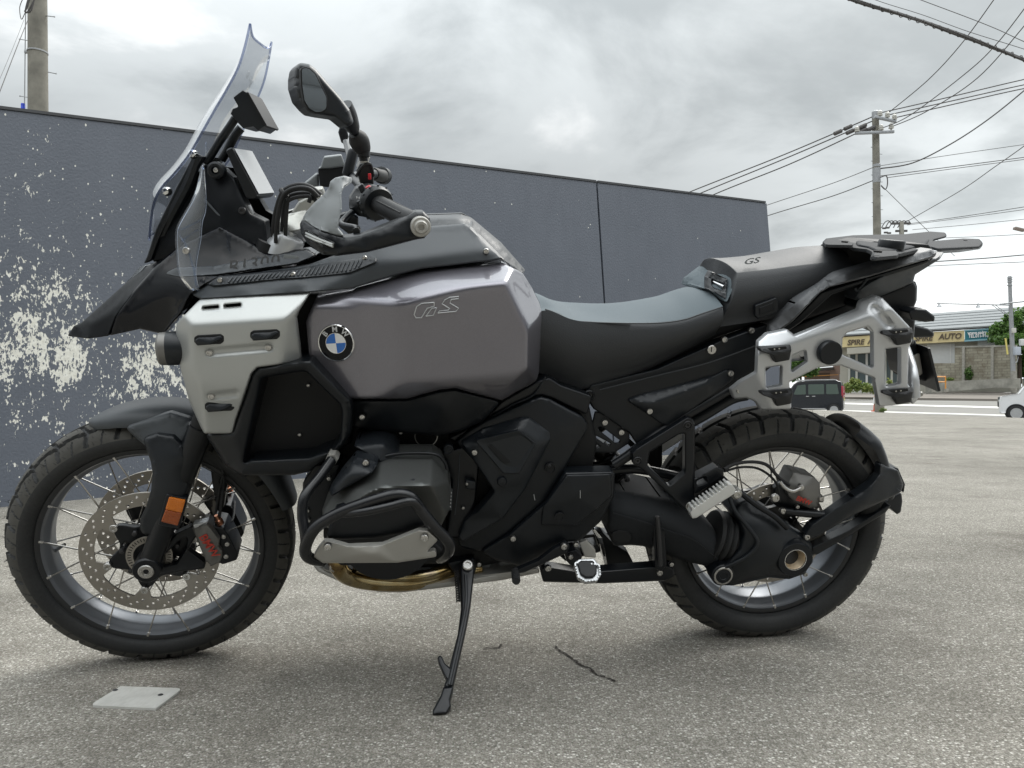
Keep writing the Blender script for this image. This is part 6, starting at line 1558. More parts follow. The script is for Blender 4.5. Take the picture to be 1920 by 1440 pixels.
SEAM = [(1014, 583), (1030, 581), (1047, 588), (1067, 598), (1092, 603), (1155, 606), (1230, 606), (1280, 600), (1317, 588), (1357, 574)]
SEAT = seat_loft('rider_seat', [(1006, 566), (1025, 561), (1040, 565), (1060, 574), (1087, 578), (1115, 576), (1180, 564), (1242, 551), (1267, 541), (1285, 536), (1317, 532), (1365, 540)], SEAM, [(1005, 695), (1030, 708), (1067, 726), (1092, 730), (1130, 722), (1180, 710), (1230, 686), (1340, 628), (1360, 615)], -.055, .142, .112, (M['seat'], M['seatgrey']), u1=PB(1003, 640, .12)[0])
tube('seat_piping', [(1022, 580, .124), (1047, 588, .131), (1067, 598, .135), (1092, 603, .139), (1155, 606, .145), (1230, 606, .153), (1280, 600, .155), (1317, 588, .153), (1355, 575.5, .146)], .0016, M['seat'], SEAT, seg=6)
PIL = seat_loft('pillion_seat', [(1362, 483), (1407, 479), (1447, 471), (1494, 462), (1530, 459), (1560, 461), (1590, 472), (1606, 490)], [(1360, 515), (1384, 512), (1440, 506), (1500, 498), (1560, 492), (1606, 502)], [(1355, 612), (1366, 615), (1435, 601), (1470, 592), (1540, 560), (1597, 515), (1606, 510)], -.04, .118, .128, (M['seat'], M['seatgrey']), mat_split=False, side=.020, crown=2.6, u1=PB(1381, 520, .12)[0], shear=.30)
BOL = [(1284, 536, -.09), (1288, 524, -.10), (1328, 494, -.10), (1352, 487, -.06), (1378, 498, .07), (1384, 513, .112), (1378, 535, .13), (1362, 568, .146), (1345, 553, .105), (1326, 543, .06), (1305, 539, .0), (1350, 510, .035), (1330, 520, .01), (1360, 540, .10)]
panel('pillion_bolster', [(1284, 536), (1288, 524), (1328, 494), (1352, 487), (1378, 498), (1384, 513), (1378, 535), (1362, 568), (1345, 553), (1326, 543), (1305, 539)], BOL, M['seatgrey'], PIL, depth=.03, cap=True, er=3, em=.004, s=5, cr=4, kind='tps', smooth=3)
panel('lumbar_frame', [(1326, 520), (1333, 508), (1364, 523), (1361, 562), (1345, 552), (1326, 543)], [(1326, 520, .035), (1333, 508, .035), (1364, 523, .10), (1361, 562, .14), (1345, 552, .11), (1326, 543, .068)], M['plastic'], PIL, depth=.02, er=3, em=.004, s=5, cr=3, holes=[[(1334, 522), (1360, 533), (1359, 548), (1334, 536)]])
tube('lumbar_light_gap', [(1335, 527, .045), (1358, 538, .105)], .0042, M['chrome'], PIL, seg=8, sub=1)  # bright strip standing in for the light gap inside the frame
panel('socket_plate', [(1416, 573), (1456, 558), (1461, 566), (1459, 586), (1422, 598), (1416, 592)], .150, M['plastic'], PIL, depth=.01, er=2, em=.002, s=5, cr=3); panel('socket_cover', [(1424, 577), (1450, 567), (1452, 581), (1425, 591)], .1525, M['darkin'], PIL, depth=.004, er=1.5, em=.001, s=5, cr=2)
text_at('GS', 1408, 490, .094, .018, M['handgrey'], 'seat_lettering', PIL, rot=radians(8), stretch=1.7, shear=.3, bold=.0004)

# ---- tail: rack plate, grab rails, tail cover
GR = panel('grab_rail', [(1440, 606), (1447, 600), (1526, 535), (1548, 521), (1626, 498), (1745, 466), (1757, 474), (1752, 482), (1629, 519), (1556, 538), (1537, 549), (1487, 602), (1462, 620), (1442, 624)],
      [(1440, 606, 0.135), (1447, 600, 0.135), (1526, 535, 0.146), (1548, 521, 0.15), (1626, 498, 0.158), (1745, 466, 0.148), (1757, 474, .165), (1752, 482, .168), (1629, 519, .190), (1556, 538, .180), (1537, 549, .180), (1487, 602, .170), (1462, 620, .160), (1442, 624, .155), (1500, 570, .180), (1590, 518, .196), (1690, 487, .184)], M['rail'], depth=.035, er=5, em=.008, s=5, cr=5, smooth=4, kind='tps')
pair(GR)
panel('rail_underside', [(1452, 618), (1490, 600), (1540, 548), (1632, 519), (1752, 482), (1745, 490), (1720, 500), (1640, 525), (1560, 552), (1500, 606), (1466, 628)], .150, M['plastic'], depth=.03, er=3, em=.004, s=8, cr=4)
def rack_plate():
    o = PB(1660, 462, 0.0); fr = local_frame(o, (-.06, 0.0, 1.0), up=(1, 0, 0)); mk = dict(frame=fr, depth=.016, er=3, em=.005, s=7, cr=5)
    mk['depth'] = .005
    pl = panel('luggage_rack', [(1541, 455), (1549, 447), (1600, 441), (1640, 440), (1697, 439), (1744, 434), (1772, 436), (1776, 443), (1752, 449), (1749, 452), (1806, 447), (1836, 448), (1844, 456), (1836, 463), (1760, 467), (1745, 464), (1690, 477), (1640, 484), (1631, 483), (1636, 474), (1625, 469), (1600, 466), (1590, 461)], .004, M['rackplastic'], **mk)
    for pts in ([(1541, 454), (1548, 449), (1590, 451), (1600, 457), (1599, 461), (1548, 460)], [(1635, 480), (1641, 470), (1680, 470), (1686, 475), (1684, 480), (1642, 484)]):
        b = panel('rack_pad', pts, .014, M['rackplastic'], pl, frame=fr, depth=.004, er=2.5, em=.004, s=5, cr=3)
    for x, y in ((1584, 453), (1646, 471)): disc_at(x, y, .0205, [(.006, -.002), (.006, .001), (.004, .0012), (.003, -.001), (0, -.001)], M['darkin'], 'rack_hole', pl, fr, 14)
    panel('rack_hump', [(1602, 443), (1640, 441), (1700, 443), (1744, 448), (1738, 458), (1690, 470), (1644, 471), (1628, 464), (1606, 460)], .010, M['rackplastic'], pl, frame=fr, depth=.006, er=10, em=.006, s=6, cr=8)
    disc_at(1671, 462, .012, [(.026, -.004), (.026, .010), (.024, .013), (0, .013)], M['plastic'], 'rack_knob', pl, fr, 12)
    disc_at(1810, 451, .005, [(.007, -.002), (.007, .0012), (.004, .0014), (.003, -.001), (0, -.001)], M['darkin'], 'rack_hole', pl, fr, 14)
    # thick arm undersides
    for s_ in (1, -1):
        q = panel('rack_arm', [(1748, 453), (1806, 449), (1838, 450), (1844, 457), (1838, 464), (1800, 469), (1760, 471)], -.004, M['plastic'], pl, frame=fr, depth=.006, er=3, em=.004, s=6, cr=4) if s_ > 0 else None
    return pl
RP = rack_plate()
panel('rack_underbody', [(1585, 466), (1600, 462), (1640, 452), (1740, 458), (1752, 470), (1640, 506), (1597, 510)], .06, M['darkin'], RP, depth=.12, er=3, em=.004, s=12, cr=4)
panel('tail_cover', [(1601, 562), (1612, 542), (1632, 528), (1650, 520), (1752, 484), (1772, 470), (1762, 486), (1716, 515), (1712, 530), (1660, 552), (1612, 565)], [(1601, 562, .150), (1612, 542, .158), (1650, 520, .158), (1752, 484, .10), (1772, 470, .06), (1716, 515, .10), (1660, 552, .125), (1640, 540, .158)], M['trim'], depth=.12, cap=False, mirror=True, er=4, em=.006, s=7, cr=4, smooth=2)
tube('cover_rib', [(1604, 540, .150), (1608, 546, .15), (1627, 522, .152)], .0028, M['trim'], seg=6, sub=2)
panel('tail_underbody', [(1460, 622), (1500, 606), (1606, 560), (1660, 550), (1714, 528), (1719, 540), (1718, 566), (1712, 580), (1700, 592), (1716, 600), (1712, 650), (1690, 640), (1660, 600), (1600, 610), (1490, 650)], .095, M['plastic'], depth=.095, cap=False, mirror=True, er=5, em=.008, s=10, cr=5)
panel('tail_lamp_housing', [(1700, 534), (1716, 526), (1720, 538), (1719, 564), (1708, 572), (1700, 560)], .075, M['plastic2'], depth=.075, mirror=True, cap=False, er=4, em=.006, s=7, cr=4)
for dx, dy, s_ in ((0, 0, 1),):
    sg = panel('rear_indicator', [(1702, 585), (1716, 578), (1736, 580), (1752, 592), (1753, 602), (1735, 604), (1708, 600)], .16, M['plastic'], depth=.035, er=4, em=.008, s=5, cr=5); panel('indicator_lens', [(1740, 584), (1753, 594), (1752, 603), (1746, 603)], .158, M['lens'], sg, depth=.03, er=2, em=.004, s=4, cr=3)
panel('rear_indicator', [(1700, 612), (1716, 610), (1740, 616), (1752, 624), (1750, 632), (1716, 633), (1704, 628)], -.13, M['plastic'], depth=.035, er=4, em=.008, s=5, cr=5)
bolt(1696, 584, .10, .005, BIKE, 'darkbolt')
# licence plate on its hanger, seen from the side
panel('plate_hanger', [(1700, 640), (1716, 636), (1722, 660), (1745, 670), (1748, 700), (1735, 715), (1712, 712), (1706, 690)], .05, M['plastic'], depth=.10, er=4, em=.006, s=8, cr=5)
LP = cross_body('licence_plate', [(1739, 652), (1744, 652), (1764, 733), (1759, 735)], .095, M['plastic'], r=1)
a, b = PB(1742, 655, .09), PB(1761, 732, .09); nn = np.array([-.0035, 0, 0]); mm = np.array([1, -1, 1]); link('plate_face', np.array([a+nn, b+nn, b*mm+nn, a*mm+nn]), [(0, 1, 2, 3)], M['white'], LP, smooth=False)
panel('plate_lamp_bracket', [(1712, 668), (1724, 662), (1730, 700), (1722, 706)], .056, M['skid'], depth=.01, er=2, em=.002, s=6, cr=2)
# ---------------------------------------------------------------- handlebar, controls, mirrors (turned with the fork)
HB = tube('handlebar', [(776, 417, .46), (712, 384, .33), (692, 362, .22), (672, 342, .10), (664, 334, 0), (668, 331, -.10), (690, 326, -.22), (706, 327, -.33), (722, 331, -.44)], .0115, M['frame'], frame=FF, seg=14)
def along(a, b, prof, name, mat, parent=None, seg=28):
    """lathe about the line a-b (pixel, pixel, w); heights run 0..1 along it"""
    p, q = PF(*a), PF(*b); L = np.linalg.norm(q-p); return link(name, *lathe_geo(p, q-p, [(r, h*L) for r, h in prof], seg), mat, parent or BIKE)
GRP = along((706, 381, .322), (778, 418, .462), [(.016, 0), (.0175, .02), (.0165, .1), (.0160, .45), (.0168, .8), (.0178, .96), (.016, 1)], 'grip', M['rubber'])
for k in range(4):
    a = k*pi/2+0.9; p, q = PF(706, 381, .322), PF(778, 418, .462); d = (q-p)/np.linalg.norm(q-p); e1 = np.cross(d, (0, 0, 1)); e1 /= np.linalg.norm(e1); e2 = np.cross(d, e1); o_ = .0165*(cos(a)*e1+sin(a)*e2)
    link('grip_rib', *sweep(np.array([p+(q-p)*.18+o_, p+(q-p)*.8+o_]), .0016, 6), M['rubber'], GRP)
along((701, 378, .312), (711, 384, .332), [(.026, 0), (.032, .25), (.033, .6), (.029, 1.0), (.024, 1)], 'grip_flange', M['plastic'], GRP)
for k in range(12):
    t = 2*pi*k/12; p, q = PF(701, 378, .312), PF(711, 384, .332); d = (q-p)/np.linalg.norm(q-p); e1 = np.cross(d, (0, 0, 1)); e1 /= np.linalg.norm(e1); e2 = np.cross(d, e1); c = p+(q-p)*.55; o_ = cos(t)*e1+sin(t)*e2
    link('flange_notch', *sweep(np.array([c+o_*.031, c+o_*.0345]), .002, 5), M['trim'], GRP)
along((700, 326, -.30), (722, 331, -.43), [(.015, 0), (.017, .03), (.016, .5), (.0175, .95), (.015, 1)], 'grip', M['rubber'])
along((714, 328, -.405), (722, 331, -.432), [(.018, 0), (.023, .1), (.023, .8), (.019, 1)], 'bar_end', M['plastic'])
SWG = panel('switch_housing', [(655, 372), (668, 352), (690, 346), (712, 352), (728, 368), (722, 398), (700, 410), (672, 405), (655, 392)], [(655, 372, .285), (690, 346, .275), (728, 368, .29), (700, 410, .30), (685, 380, .318), (705, 375, .318), (665, 390, .30)], M['plastic'], frame=FF, depth=.06, er=5, em=.008, s=6, cr=6, smooth=3)
panel('horn_button', [(684, 352), (692, 348), (701, 352), (699, 359), (689, 359)], .318, M['redbtn'], SWG, frame=FF, depth=.02, er=2, em=.003, s=4, cr=3)
for pts, w in (([(671, 350), (680, 343), (684, 352), (684, 364), (676, 362)], .320), ([(700, 356), (714, 360), (716, 366), (702, 364)], .322), ([(668, 378), (678, 374), (682, 384), (670, 390)], .318), ([(684, 388), (694, 386), (696, 396), (686, 398)], .320), ([(706, 352), (716, 351), (720, 358), (712, 360)], .315)):
    panel('switch', pts, w, M['plastic2'], SWG, frame=FF, depth=.015, er=2, em=.003, s=4, cr=3)
for x in (669, 673.5, 678): frame_box('switch_marking', x, 370+(x-669)*.3, .3195, (.0022, .0006, .004), M['white'], SWG, FF, bev=.0001)
tube('clutch_lever', [(660, 398, .30), (640, 420, .34), (668, 428, .40), (668, 434, .44)], .0065, M['frame'], frame=FF, seg=8)
panel('lever_perch', [(632, 404), (650, 398), (672, 408), (672, 432), (655, 440), (636, 425)], .31, M['frame'], frame=FF, depth=.03, er=3, em=.004, s=6, cr=4)
# reservoirs and clamps
RES = panel('brake_reservoir', [(596, 316), (646, 310), (648, 345), (640, 352), (600, 350)], -.20, M['darkin'], frame=FF, depth=.07, er=3, em=.004, s=7, cr=4)
panel('reservoir_cap', [(595, 317), (601, 313), (607, 294), (640, 290), (646, 306), (647, 312), (620, 316)], -.195, M['handgrey'], RES, frame=FF, depth=.08, er=3, em=.005, s=6, cr=3)
panel('instrument_bezel', [(568, 345), (582, 334), (596, 322), (598, 350), (580, 356)], -.22, M['handgrey'], frame=FF, depth=.05, er=4, em=.008, s=6, cr=5)
for x, y, r, h, m in ((657, 305, .012, .03, 'plastic'), (657, 297, .006, .012, 'bolt'), (681, 303, .011, .014, 'bolt'), (681, 331, .008, .012, 'bolt'), (690, 338, .010, .02, 'plastic')):
    disc_at(x, y, .18 if x > 670 else -.02, [(r*.8, -h), (r, -h*.9), (r, h*.8), (r*.7, h)], M[m], 'clamp_post', HB, FF, 16, axis=(-.3, 0, 1))
panel('mirror_clamp', [(668, 320), (675, 306), (694, 306), (701, 316), (701, 345), (690, 350), (676, 345)], .20, M['frame'], frame=FF, depth=.05, er=3, em=.005, s=6, cr=4)
frame_box('clamp_tab', 693, 331, .225, (.006, .01, .012), M['redbtn'], BIKE, FF, bev=.002)
tube('control_cable', [(668, 330, .20), (680, 312, .22), (694, 308, .22), (700, 330, .20)], .003, M['rubber'], frame=FF, seg=6)
# left mirror
ma = PF(682, 300, .22)
tube('mirror_stem', [(682, 302, .22), (681, 285, .22), (676, 262, .23), (662, 243, .26), (655, 228, .28)], [.0085, .0085, .007, .007, .010], M['frame'], frame=FF, seg=12)
tube('mirror_joint', [(684, 292, .22), (680, 280, .22), (672, 262, .235), (664, 250, .25)], [.009, .016, .019, .010], M['rubber'], frame=FF, seg=16)
disc_at(682, 289, .22, [(.010, -.006), (.0125, -.005), (.0125, .005), (.010, .006)], M['plastic'], 'stem_collar', HB, FF, 16, axis=(0, 0, 1))
def mirror():
    o = PF(600, 170, .36); fr = local_frame(o, (-.40, .90, .06))
    hs = panel('mirror_housing', [(549, 145), (552, 128), (561, 117), (580, 120), (593, 130), (616, 157), (640, 184), (656, 206), (664, 231), (651, 239), (628, 220), (600, 216), (580, 212), (570, 203), (557, 188), (549, 162)],
          [(549, 150, -.030), (561, 117, -.012), (593, 130, .004), (640, 184, .006), (664, 231, .012), (651, 239, .010), (628, 220, .004), (580, 212, -.004), (557, 188, -.022), (580, 150, .002), (600, 190, .004), (565, 165, -.006), (566, 128, -.004)], M['plastic2'], frame=fr, depth=.034, er=7, em=.014, s=4, cr=14, smooth=5, nr=6, kind='tps')
    panel('mirror_gasket', [(563, 128), (572, 124), (582, 127), (593, 137), (614, 181), (615, 204), (606, 212), (592, 213), (578, 206), (569, 190), (564, 160)], .009, M['darkin'], hs, frame=fr, depth=.008, er=2, em=.002, s=5, cr=10)
    panel('mirror_glass', [(566, 130), (573, 127), (581, 130), (591, 139), (612, 183), (612, 203), (604, 209), (592, 210), (580, 203), (571, 188), (567, 160)], .0105, M['mirror'], hs, frame=fr, depth=.001, er=0, em=0, s=6, cr=10)
    tube('mirror_neck', [(642, 200, .30), (652, 218, .29), (660, 236, .27), (663, 244, .26)], [.019, .0175, .0140, .0105], M['plastic2'], hs, frame=FF, seg=16)
mirror()
panel('mirror_housing', [(634, 248), (638, 234), (650, 240), (654, 256), (648, 270), (640, 268)], -.40, M['plastic'], frame=FF, depth=.03, er=4, em=.008, s=5, cr=5)
tube('mirror_stem', [(648, 266, -.36), (652, 280, -.30), (656, 298, -.22), (660, 312, -.18)], .0075, M['frame'], frame=FF, seg=10)
# hand guard
HG = panel('hand_guard', [(562, 420), (568, 411), (580, 418), (600, 431), (632, 440), (647, 443), (678, 440), (764, 405), (779, 396), (794, 396), (806, 408), (809, 427), (796, 447), (782, 449), (689, 473), (632, 480), (604, 477), (576, 456), (564, 437)],
      [(562, 420, .36), (568, 411, .36), (600, 431, .44), (632, 440, .46), (678, 440, .475), (764, 405, .478), (794, 396, .482), (809, 427, .486), (782, 449, .490), (689, 473, .484), (632, 480, .470), (604, 477, .45), (576, 456, .41), (564, 437, .375), (590, 450, .445), (650, 460, .484), (720, 440, .492), (788, 424, .498)], M['plastic'], frame=FF, depth=.028, er=6, em=.010, s=5, cr=6, smooth=4)
panel('hand_shield', [(619, 341), (628, 334), (645, 330), (661, 334), (660, 342), (645, 352), (640, 362), (641, 392), (635, 418), (634, 428), (647, 444), (630, 441), (600, 432), (580, 420), (566, 412), (574, 397), (590, 380), (606, 366), (616, 353)],
      [(619, 341, .40), (645, 330, .40), (661, 334, .37), (640, 362, .43), (641, 392, .45), (635, 420, .46), (647, 444, .472), (600, 432, .44), (566, 412, .36), (590, 380, .38), (606, 366, .39), (620, 390, .435), (610, 415, .44)], M['handgrey'], HG, frame=FF, depth=.012, er=3, em=.004, s=5, cr=5, smooth=4)
IND = panel('front_indicator', [(568, 430), (576, 430), (600, 442), (628, 455), (628, 465), (604, 464), (584, 455), (572, 444)], [(568, 430, .395), (576, 430, .41), (600, 442, .452), (628, 455, .476), (628, 465, .478), (604, 464, .462), (572, 444, .405)], M['darkin'], HG, frame=FF, depth=.004, er=2, em=.002, s=5, cr=4)
panel('indicator_lens', [(571, 433), (577, 433), (600, 445), (626, 457), (626, 463), (604, 461), (585, 452), (574, 443)], [(568, 430, .399), (576, 430, .414), (600, 442, .456), (628, 455, .480), (628, 465, .482), (604, 464, .466), (572, 444, .409)], M['lens'], HG, frame=FF, depth=.003, er=2, em=.002, s=4, cr=3)
for dy in (0, 5): tube('light_strip', [(574, 437+dy, .410), (590, 445+dy*.9, .444), (624, 458.5+dy*.7, .4785)], .0022, M['silver'], HG, frame=FF, seg=6)
disc_at(789, 425, .494, [(.017, -.01), (.017, .003), (.0155, .005), (.012, .005), (.011, .008), (.0095, .0105), (.0055, .0105), (.005, .006), (0, .006)], M['skid'], 'bar_end_bolt', HG, FF)
# triple clamp, cables
for s_ in (1, -1):
    c = PF(541, 447, .105) if s_ > 0 else FF.loc(FF.px([(541, 447)], .105)*np.array([1, -1, 1]))[0]
    link('fork_cap', *lathe_geo(c, SS @ SK, [(.036, -.055), (.037, -.02), (.034, -.012), (.034, .0), (.030, .006), (.012, .008), (.012, .016), (.0, .017)], 32), M['cast'], FORK)
panel('triple_clamp', [(520, 412), (560, 396), (600, 388), (612, 402), (600, 424), (560, 432), (524, 440), (512, 430)], [(520, 412, .10), (600, 390, .04), (560, 432, .13), (600, 424, .08), (560, 405, .07)], M['clamp'], frame=FF, depth=.04, mirror=True, cap=False, er=4, em=.008, s=6, cr=5)
panel('riser', [(545, 400), (560, 378), (590, 362), (606, 366), (598, 392), (560, 412)], .055, M['clamp'], frame=FF, depth=.05, er=4, em=.008, s=6, cr=5)
panel('clamp_cap', [(556, 372), (575, 355), (604, 352), (610, 366), (590, 378), (566, 386)], .04, M['clamp'], frame=FF, depth=.06, er=4, em=.008, s=6, cr=4)
for k, (dx, dw) in enumerate(((0, 0), (8, .012), (16, -.012), (23, .016), (5, .026))):
    tube('control_cable', [(602-dx, 366+dx*.6, .14+dw), (580, 350+dx*.8, .14+dw), (556, 347+dx, .135+dw), (532+dx*.4, 358+dx*.8, .13+dw), (520+dx*.8, 385, .125+dw), (513+dx, 420, .12+dw), (512+dx, 455, .11+dw)], .0040 if k else .0050, M['rubber'], frame=FF, seg=8)
for x, y in ((532, 362), (590, 372)): disc_at(x, y, .14, [(.011, -.004), (.0125, 0), (.011, .004)], M['rubber'], 'cable_tie', HB, FF, 12, axis=(-1, 0, .8))

# ---------------------------------------------------------------- boxer engine and its covers
panel('tank_lower_trim', [(655, 751), (762, 751), (824, 734), (854, 731), (885, 740), (938, 754), (905, 790), (870, 806), (826, 818), (760, 812), (690, 806), (664, 800), (656, 780)],
      [(655, 751, .214), (762, 751, .236), (824, 734, .246), (854, 731, .246), (885, 740, .238), (938, 754, .214), (905, 790, .19), (826, 818, .19), (690, 806, .195), (656, 780, .20), (830, 760, .245), (720, 775, .23)], M['plastic'], depth=.06, cap=False, er=4, em=.006, s=7, cr=5, smooth=4, kind='tps')
bolt(679, 782, .224, .0065)
lathe('cylinder_barrel', PB(735, 935, .10), WAX, [(.105, -.05), (.105, .05), (.110, .055), (.105, .06), (.105, .12), (.108, .125), (.10, .2)], M['frame'], seg=40)
HEAD = [(745, 858, .290), (811, 858, .290), (828, 868, .280), (846, 917, .275), (843, 955, .28), (828, 985, .29), (800, 1003, .305), (640, 1003, .31), (606, 985, .30), (604, 955, .30), (616, 937, .305), (640, 905, .31), (695, 872, .305),
        (690, 905, .350), (703, 898, .350), (823, 888, .338), (760, 893, .352), (760, 930, .366), (700, 940, .366), (810, 930, .352), (822, 950, .335), (760, 970, .362), (660, 950, .352), (640, 975, .345), (780, 870, .318), (730, 878, .325)]
HEADF = smin([plane3((760, 930, .368), (700, 940, .368), (810, 930, .356)), plane3((745, 858, .286), (811, 858, .284), (765, 895, .360)), plane3((846, 917, .276), (843, 955, .280), (820, 930, .352)), plane3((640, 1003, .318), (800, 1003, .312), (720, 978, .364)),
     plane3((604, 955, .300), (618, 935, .302), (652, 945, .358)), plane3((640, 905, .300), (695, 872, .296), (690, 905, .356)), plane3((811, 858, .282), (834, 885, .276), (805, 885, .345))], 300)
VC = panel('cylinder_head_cover', [(616, 937), (640, 905), (695, 872), (745, 858), (811, 858), (828, 868), (846, 917), (843, 955), (828, 985), (800, 1003), (640, 1003), (606, 985), (604, 955)], HEADF, M['headcover'], depth=.085, cap=True, er=6, em=.010, s=4.5, cr=10)
pair(VC)
tube('cover_gasket', [(700, 862, .285), (748, 851, .285), (812, 851, .285), (832, 864, .28), (838, 880, .278)], .0035, M['frame'], VC, seg=8)
panel('cover_badge', [(745, 902), (777, 898), (781, 902), (772, 926), (724, 926)], .372, M['plastic2'], VC, depth=.02, er=4, em=.006, s=5, cr=5)
SPK = panel('plug_cover', [(617, 919), (640, 885), (667, 853), (703, 861), (709, 870), (697, 887), (650, 914), (621, 932)], [(617, 919, .325), (667, 853, .300), (703, 861, .318), (709, 870, .33), (697, 887, .365), (621, 932, .345), (650, 890, .352), (660, 868, .335)], M['plastic2'], VC, depth=.03, er=4, em=.006, s=5, cr=5, smooth=2)
bolt(686, 868, .342, .0068, SPK)
panel('coil_cover', [(668, 821), (717, 818), (738, 823), (748, 846), (745, 863), (712, 866), (664, 837)], [(668, 821, .225), (717, 818, .235), (738, 823, .225), (748, 846, .25), (745, 863, .275), (712, 866, .30), (664, 837, .27), (718, 832, .285), (735, 845, .272)], M['plastic2'], depth=.07, er=4, em=.006, s=5, cr=5, smooth=1)
panel('front_engine_cover', [(568, 905), (590, 870), (640, 870), (616, 935), (604, 985), (580, 1030), (566, 960)], .20, M['plastic'], depth=.10, er=5, em=.008, s=9, cr=6)
for x, y in ((617, 897), (576, 957), (578, 976)): bolt(x, y, .206, .005)
panel('engine_case', [(826, 850), (870, 838), (900, 860), (892, 940), (866, 1006), (835, 1012), (845, 940), (846, 900)], .165, M['frame'], depth=.05, er=4, em=.006, s=9, cr=6)
tube('case_joint', [(862, 852, .168), (860, 900, .168), (853, 965, .168)], .0012, M['trim'], seg=6)
panel('serial_label', [(843, 917), (849, 917), (847, 957), (841, 957)], .171, M['trim'], depth=.004, er=1, em=.0005, s=5, cr=1)
for k in range(5): frame_box('label_mark', 845.6-k*.35, 924+k*6.5, .1716, (.003, .0006, .0035), M['letter'], bev=.0001)
panel('sensor_plug', [(872, 900), (892, 903), (892, 918), (873, 917)], .185, M['plastic2'], depth=.03, er=2, em=.003, s=5, cr=3); bolt(875, 907, .187, .0035)
disc_at(841, 843, .178, [(.011, -.02), (.011, .002), (.009, .003), (.0075, .001), (.005, .001), (.004, .003), (0, .003)], M['plastic2'], 'case_plug', seg=20)
v_, f_ = lathe_geo(PB(799, 817, .17), WAX, [(.024, 0), (.0255, .003), (.0235, .004)], 40, False); link('clamp_ring', v_, f_, M['skid'], BIKE)
bolt(751, 811, .19, .004); bolt(868, 952, .17, .004)
CF = panel('frame_cover', [(853, 830), (880, 806), (912, 787), (998, 749), (1014, 744), (1031, 748), (1092, 780), (1102, 794), (1100, 808), (1056, 884), (1023, 940), (953, 1001), (900, 1034), (864, 1026), (857, 1008), (900, 960), (928, 922), (888, 862)],
      [(853, 830, .165), (912, 787, .172), (1014, 744, .165), (1092, 780, .160), (1102, 800, .160), (1056, 884, .172), (1023, 940, .172), (953, 1001, .168), (900, 1034, .160), (857, 1008, .165), (960, 850, .185), (1050, 810, .178)], M['plastic'], depth=.04, er=5, em=.007, s=7, cr=7, smooth=3)
pair(CF)
EC = panel('engine_side_cover', [(862, 830), (905, 803), (976, 783), (993, 783), (1031, 810), (1034, 823), (985, 917), (943, 972), (866, 1017), (859, 1006), (870, 975), (896, 957), (927, 922), (887, 862)],
      [(862, 830, .180), (976, 783, .182), (993, 783, .182), (1034, 823, .180), (985, 917, .190), (943, 972, .190), (866, 1017, .184), (870, 975, .175), (927, 922, .205), (887, 862, .205), (900, 830, .208), (970, 806, .208), (1010, 832, .204), (975, 895, .210), (925, 950, .200)], M['plastic2'], CF, depth=.03, er=4, em=.006, s=6, cr=6, smooth=2)
panel('cover_recess', [(890, 826), (972, 806), (1006, 832), (974, 888), (944, 888)], [(890, 826, .213), (972, 806, .213), (1006, 832, .209), (974, 888, .215), (944, 888, .215), (950, 842, .198), (965, 868, .206), (985, 832, .198)], M['plastic2'], EC, depth=.012, er=3, em=.004, s=5, cr=4, smooth=1)
panel('cover_slot', [(914, 835), (921, 833), (958, 866), (948, 869), (940, 866)], .2105, M['darkin'], EC, depth=.004, er=1, em=.0005, s=5, cr=2)
bolt(889.5, 848, .211, .0068, EC); disc_at(941, 902, .208, [(.011, -.012), (.011, .004), (.009, .007), (0, .008)], M['plastic'], 'cover_knob', EC)
disc_at(1032, 878, .181, [(.0125, -.004), (.0125, .0015), (.0105, .002), (.0095, -.0005), (0, -.0005)], M['darkin'], 'cover_hole', CF); bolt(1030, 873, .183, .004, CF, 'darkbolt')
LC = panel('heel_cover', [(1059, 885), (1149, 883), (1153, 890), (1151, 931), (1126, 978), (1087, 1014), (1056, 1017), (1010, 1046), (976, 1062), (931, 1051), (900, 1034), (953, 1003), (1025, 940)],
      [(1059, 885, .186), (1149, 883, .182), (1151, 931, .182), (1126, 978, .178), (1087, 1014, .172), (976, 1062, .165), (931, 1051, .165), (900, 1034, .168), (953, 1003, .180), (1025, 940, .186), (1090, 930, .195), (1000, 1015, .185)], M['plastic'], depth=.035, er=5, em=.007, s=7, cr=6, smooth=3, stamps=[((1080, 958), (1132, 922), 7, .004)])
pair(LC)
panel('heel_plate', [(1018, 950), (1062, 890), (1146, 888), (1147, 930), (1120, 955), (1080, 985), (1014, 985)], [(1018, 950, .192), (1062, 890, .192), (1146, 888, .188), (1147, 930, .188), (1120, 955, .196), (1080, 985, .194), (1014, 985, .190), (1080, 930, .203)], M['plastic'], LC, depth=.01, er=3, em=.004, s=6, cr=5, smooth=2)
bolt(962, 1010, .186, .007, LC); disc_at(1049, 970, .201, [(.011, -.004), (.011, .0012), (.009, .0015), (.0085, -.0005), (0, -.0005)], M['darkin'], 'cover_hole', LC)
for x0, y0, x1, y1, w in ((1001, 927, 1003, 938, .187), (1088, 919.5, 1088, 934, .204)): tube('scuff_line', [(x0, y0, w), (x1, y1, w)], .0007, M['letter'], LC, seg=5, sub=1)
panel('frame_rail', [(838, 822), (905, 790), (940, 753), (1008, 714), (1030, 708), (1052, 722), (1110, 742), (1100, 778), (1034, 746), (1014, 741), (996, 746), (912, 784), (853, 829)], .155, M['frame'], depth=.04, er=4, em=.006, s=9, cr=5)
tube('rail_edge', [(905, 792, .160), (960, 760, .16), (1000, 741, .16), (1023, 706, .158)], .0022, M['plastic2'], seg=6)

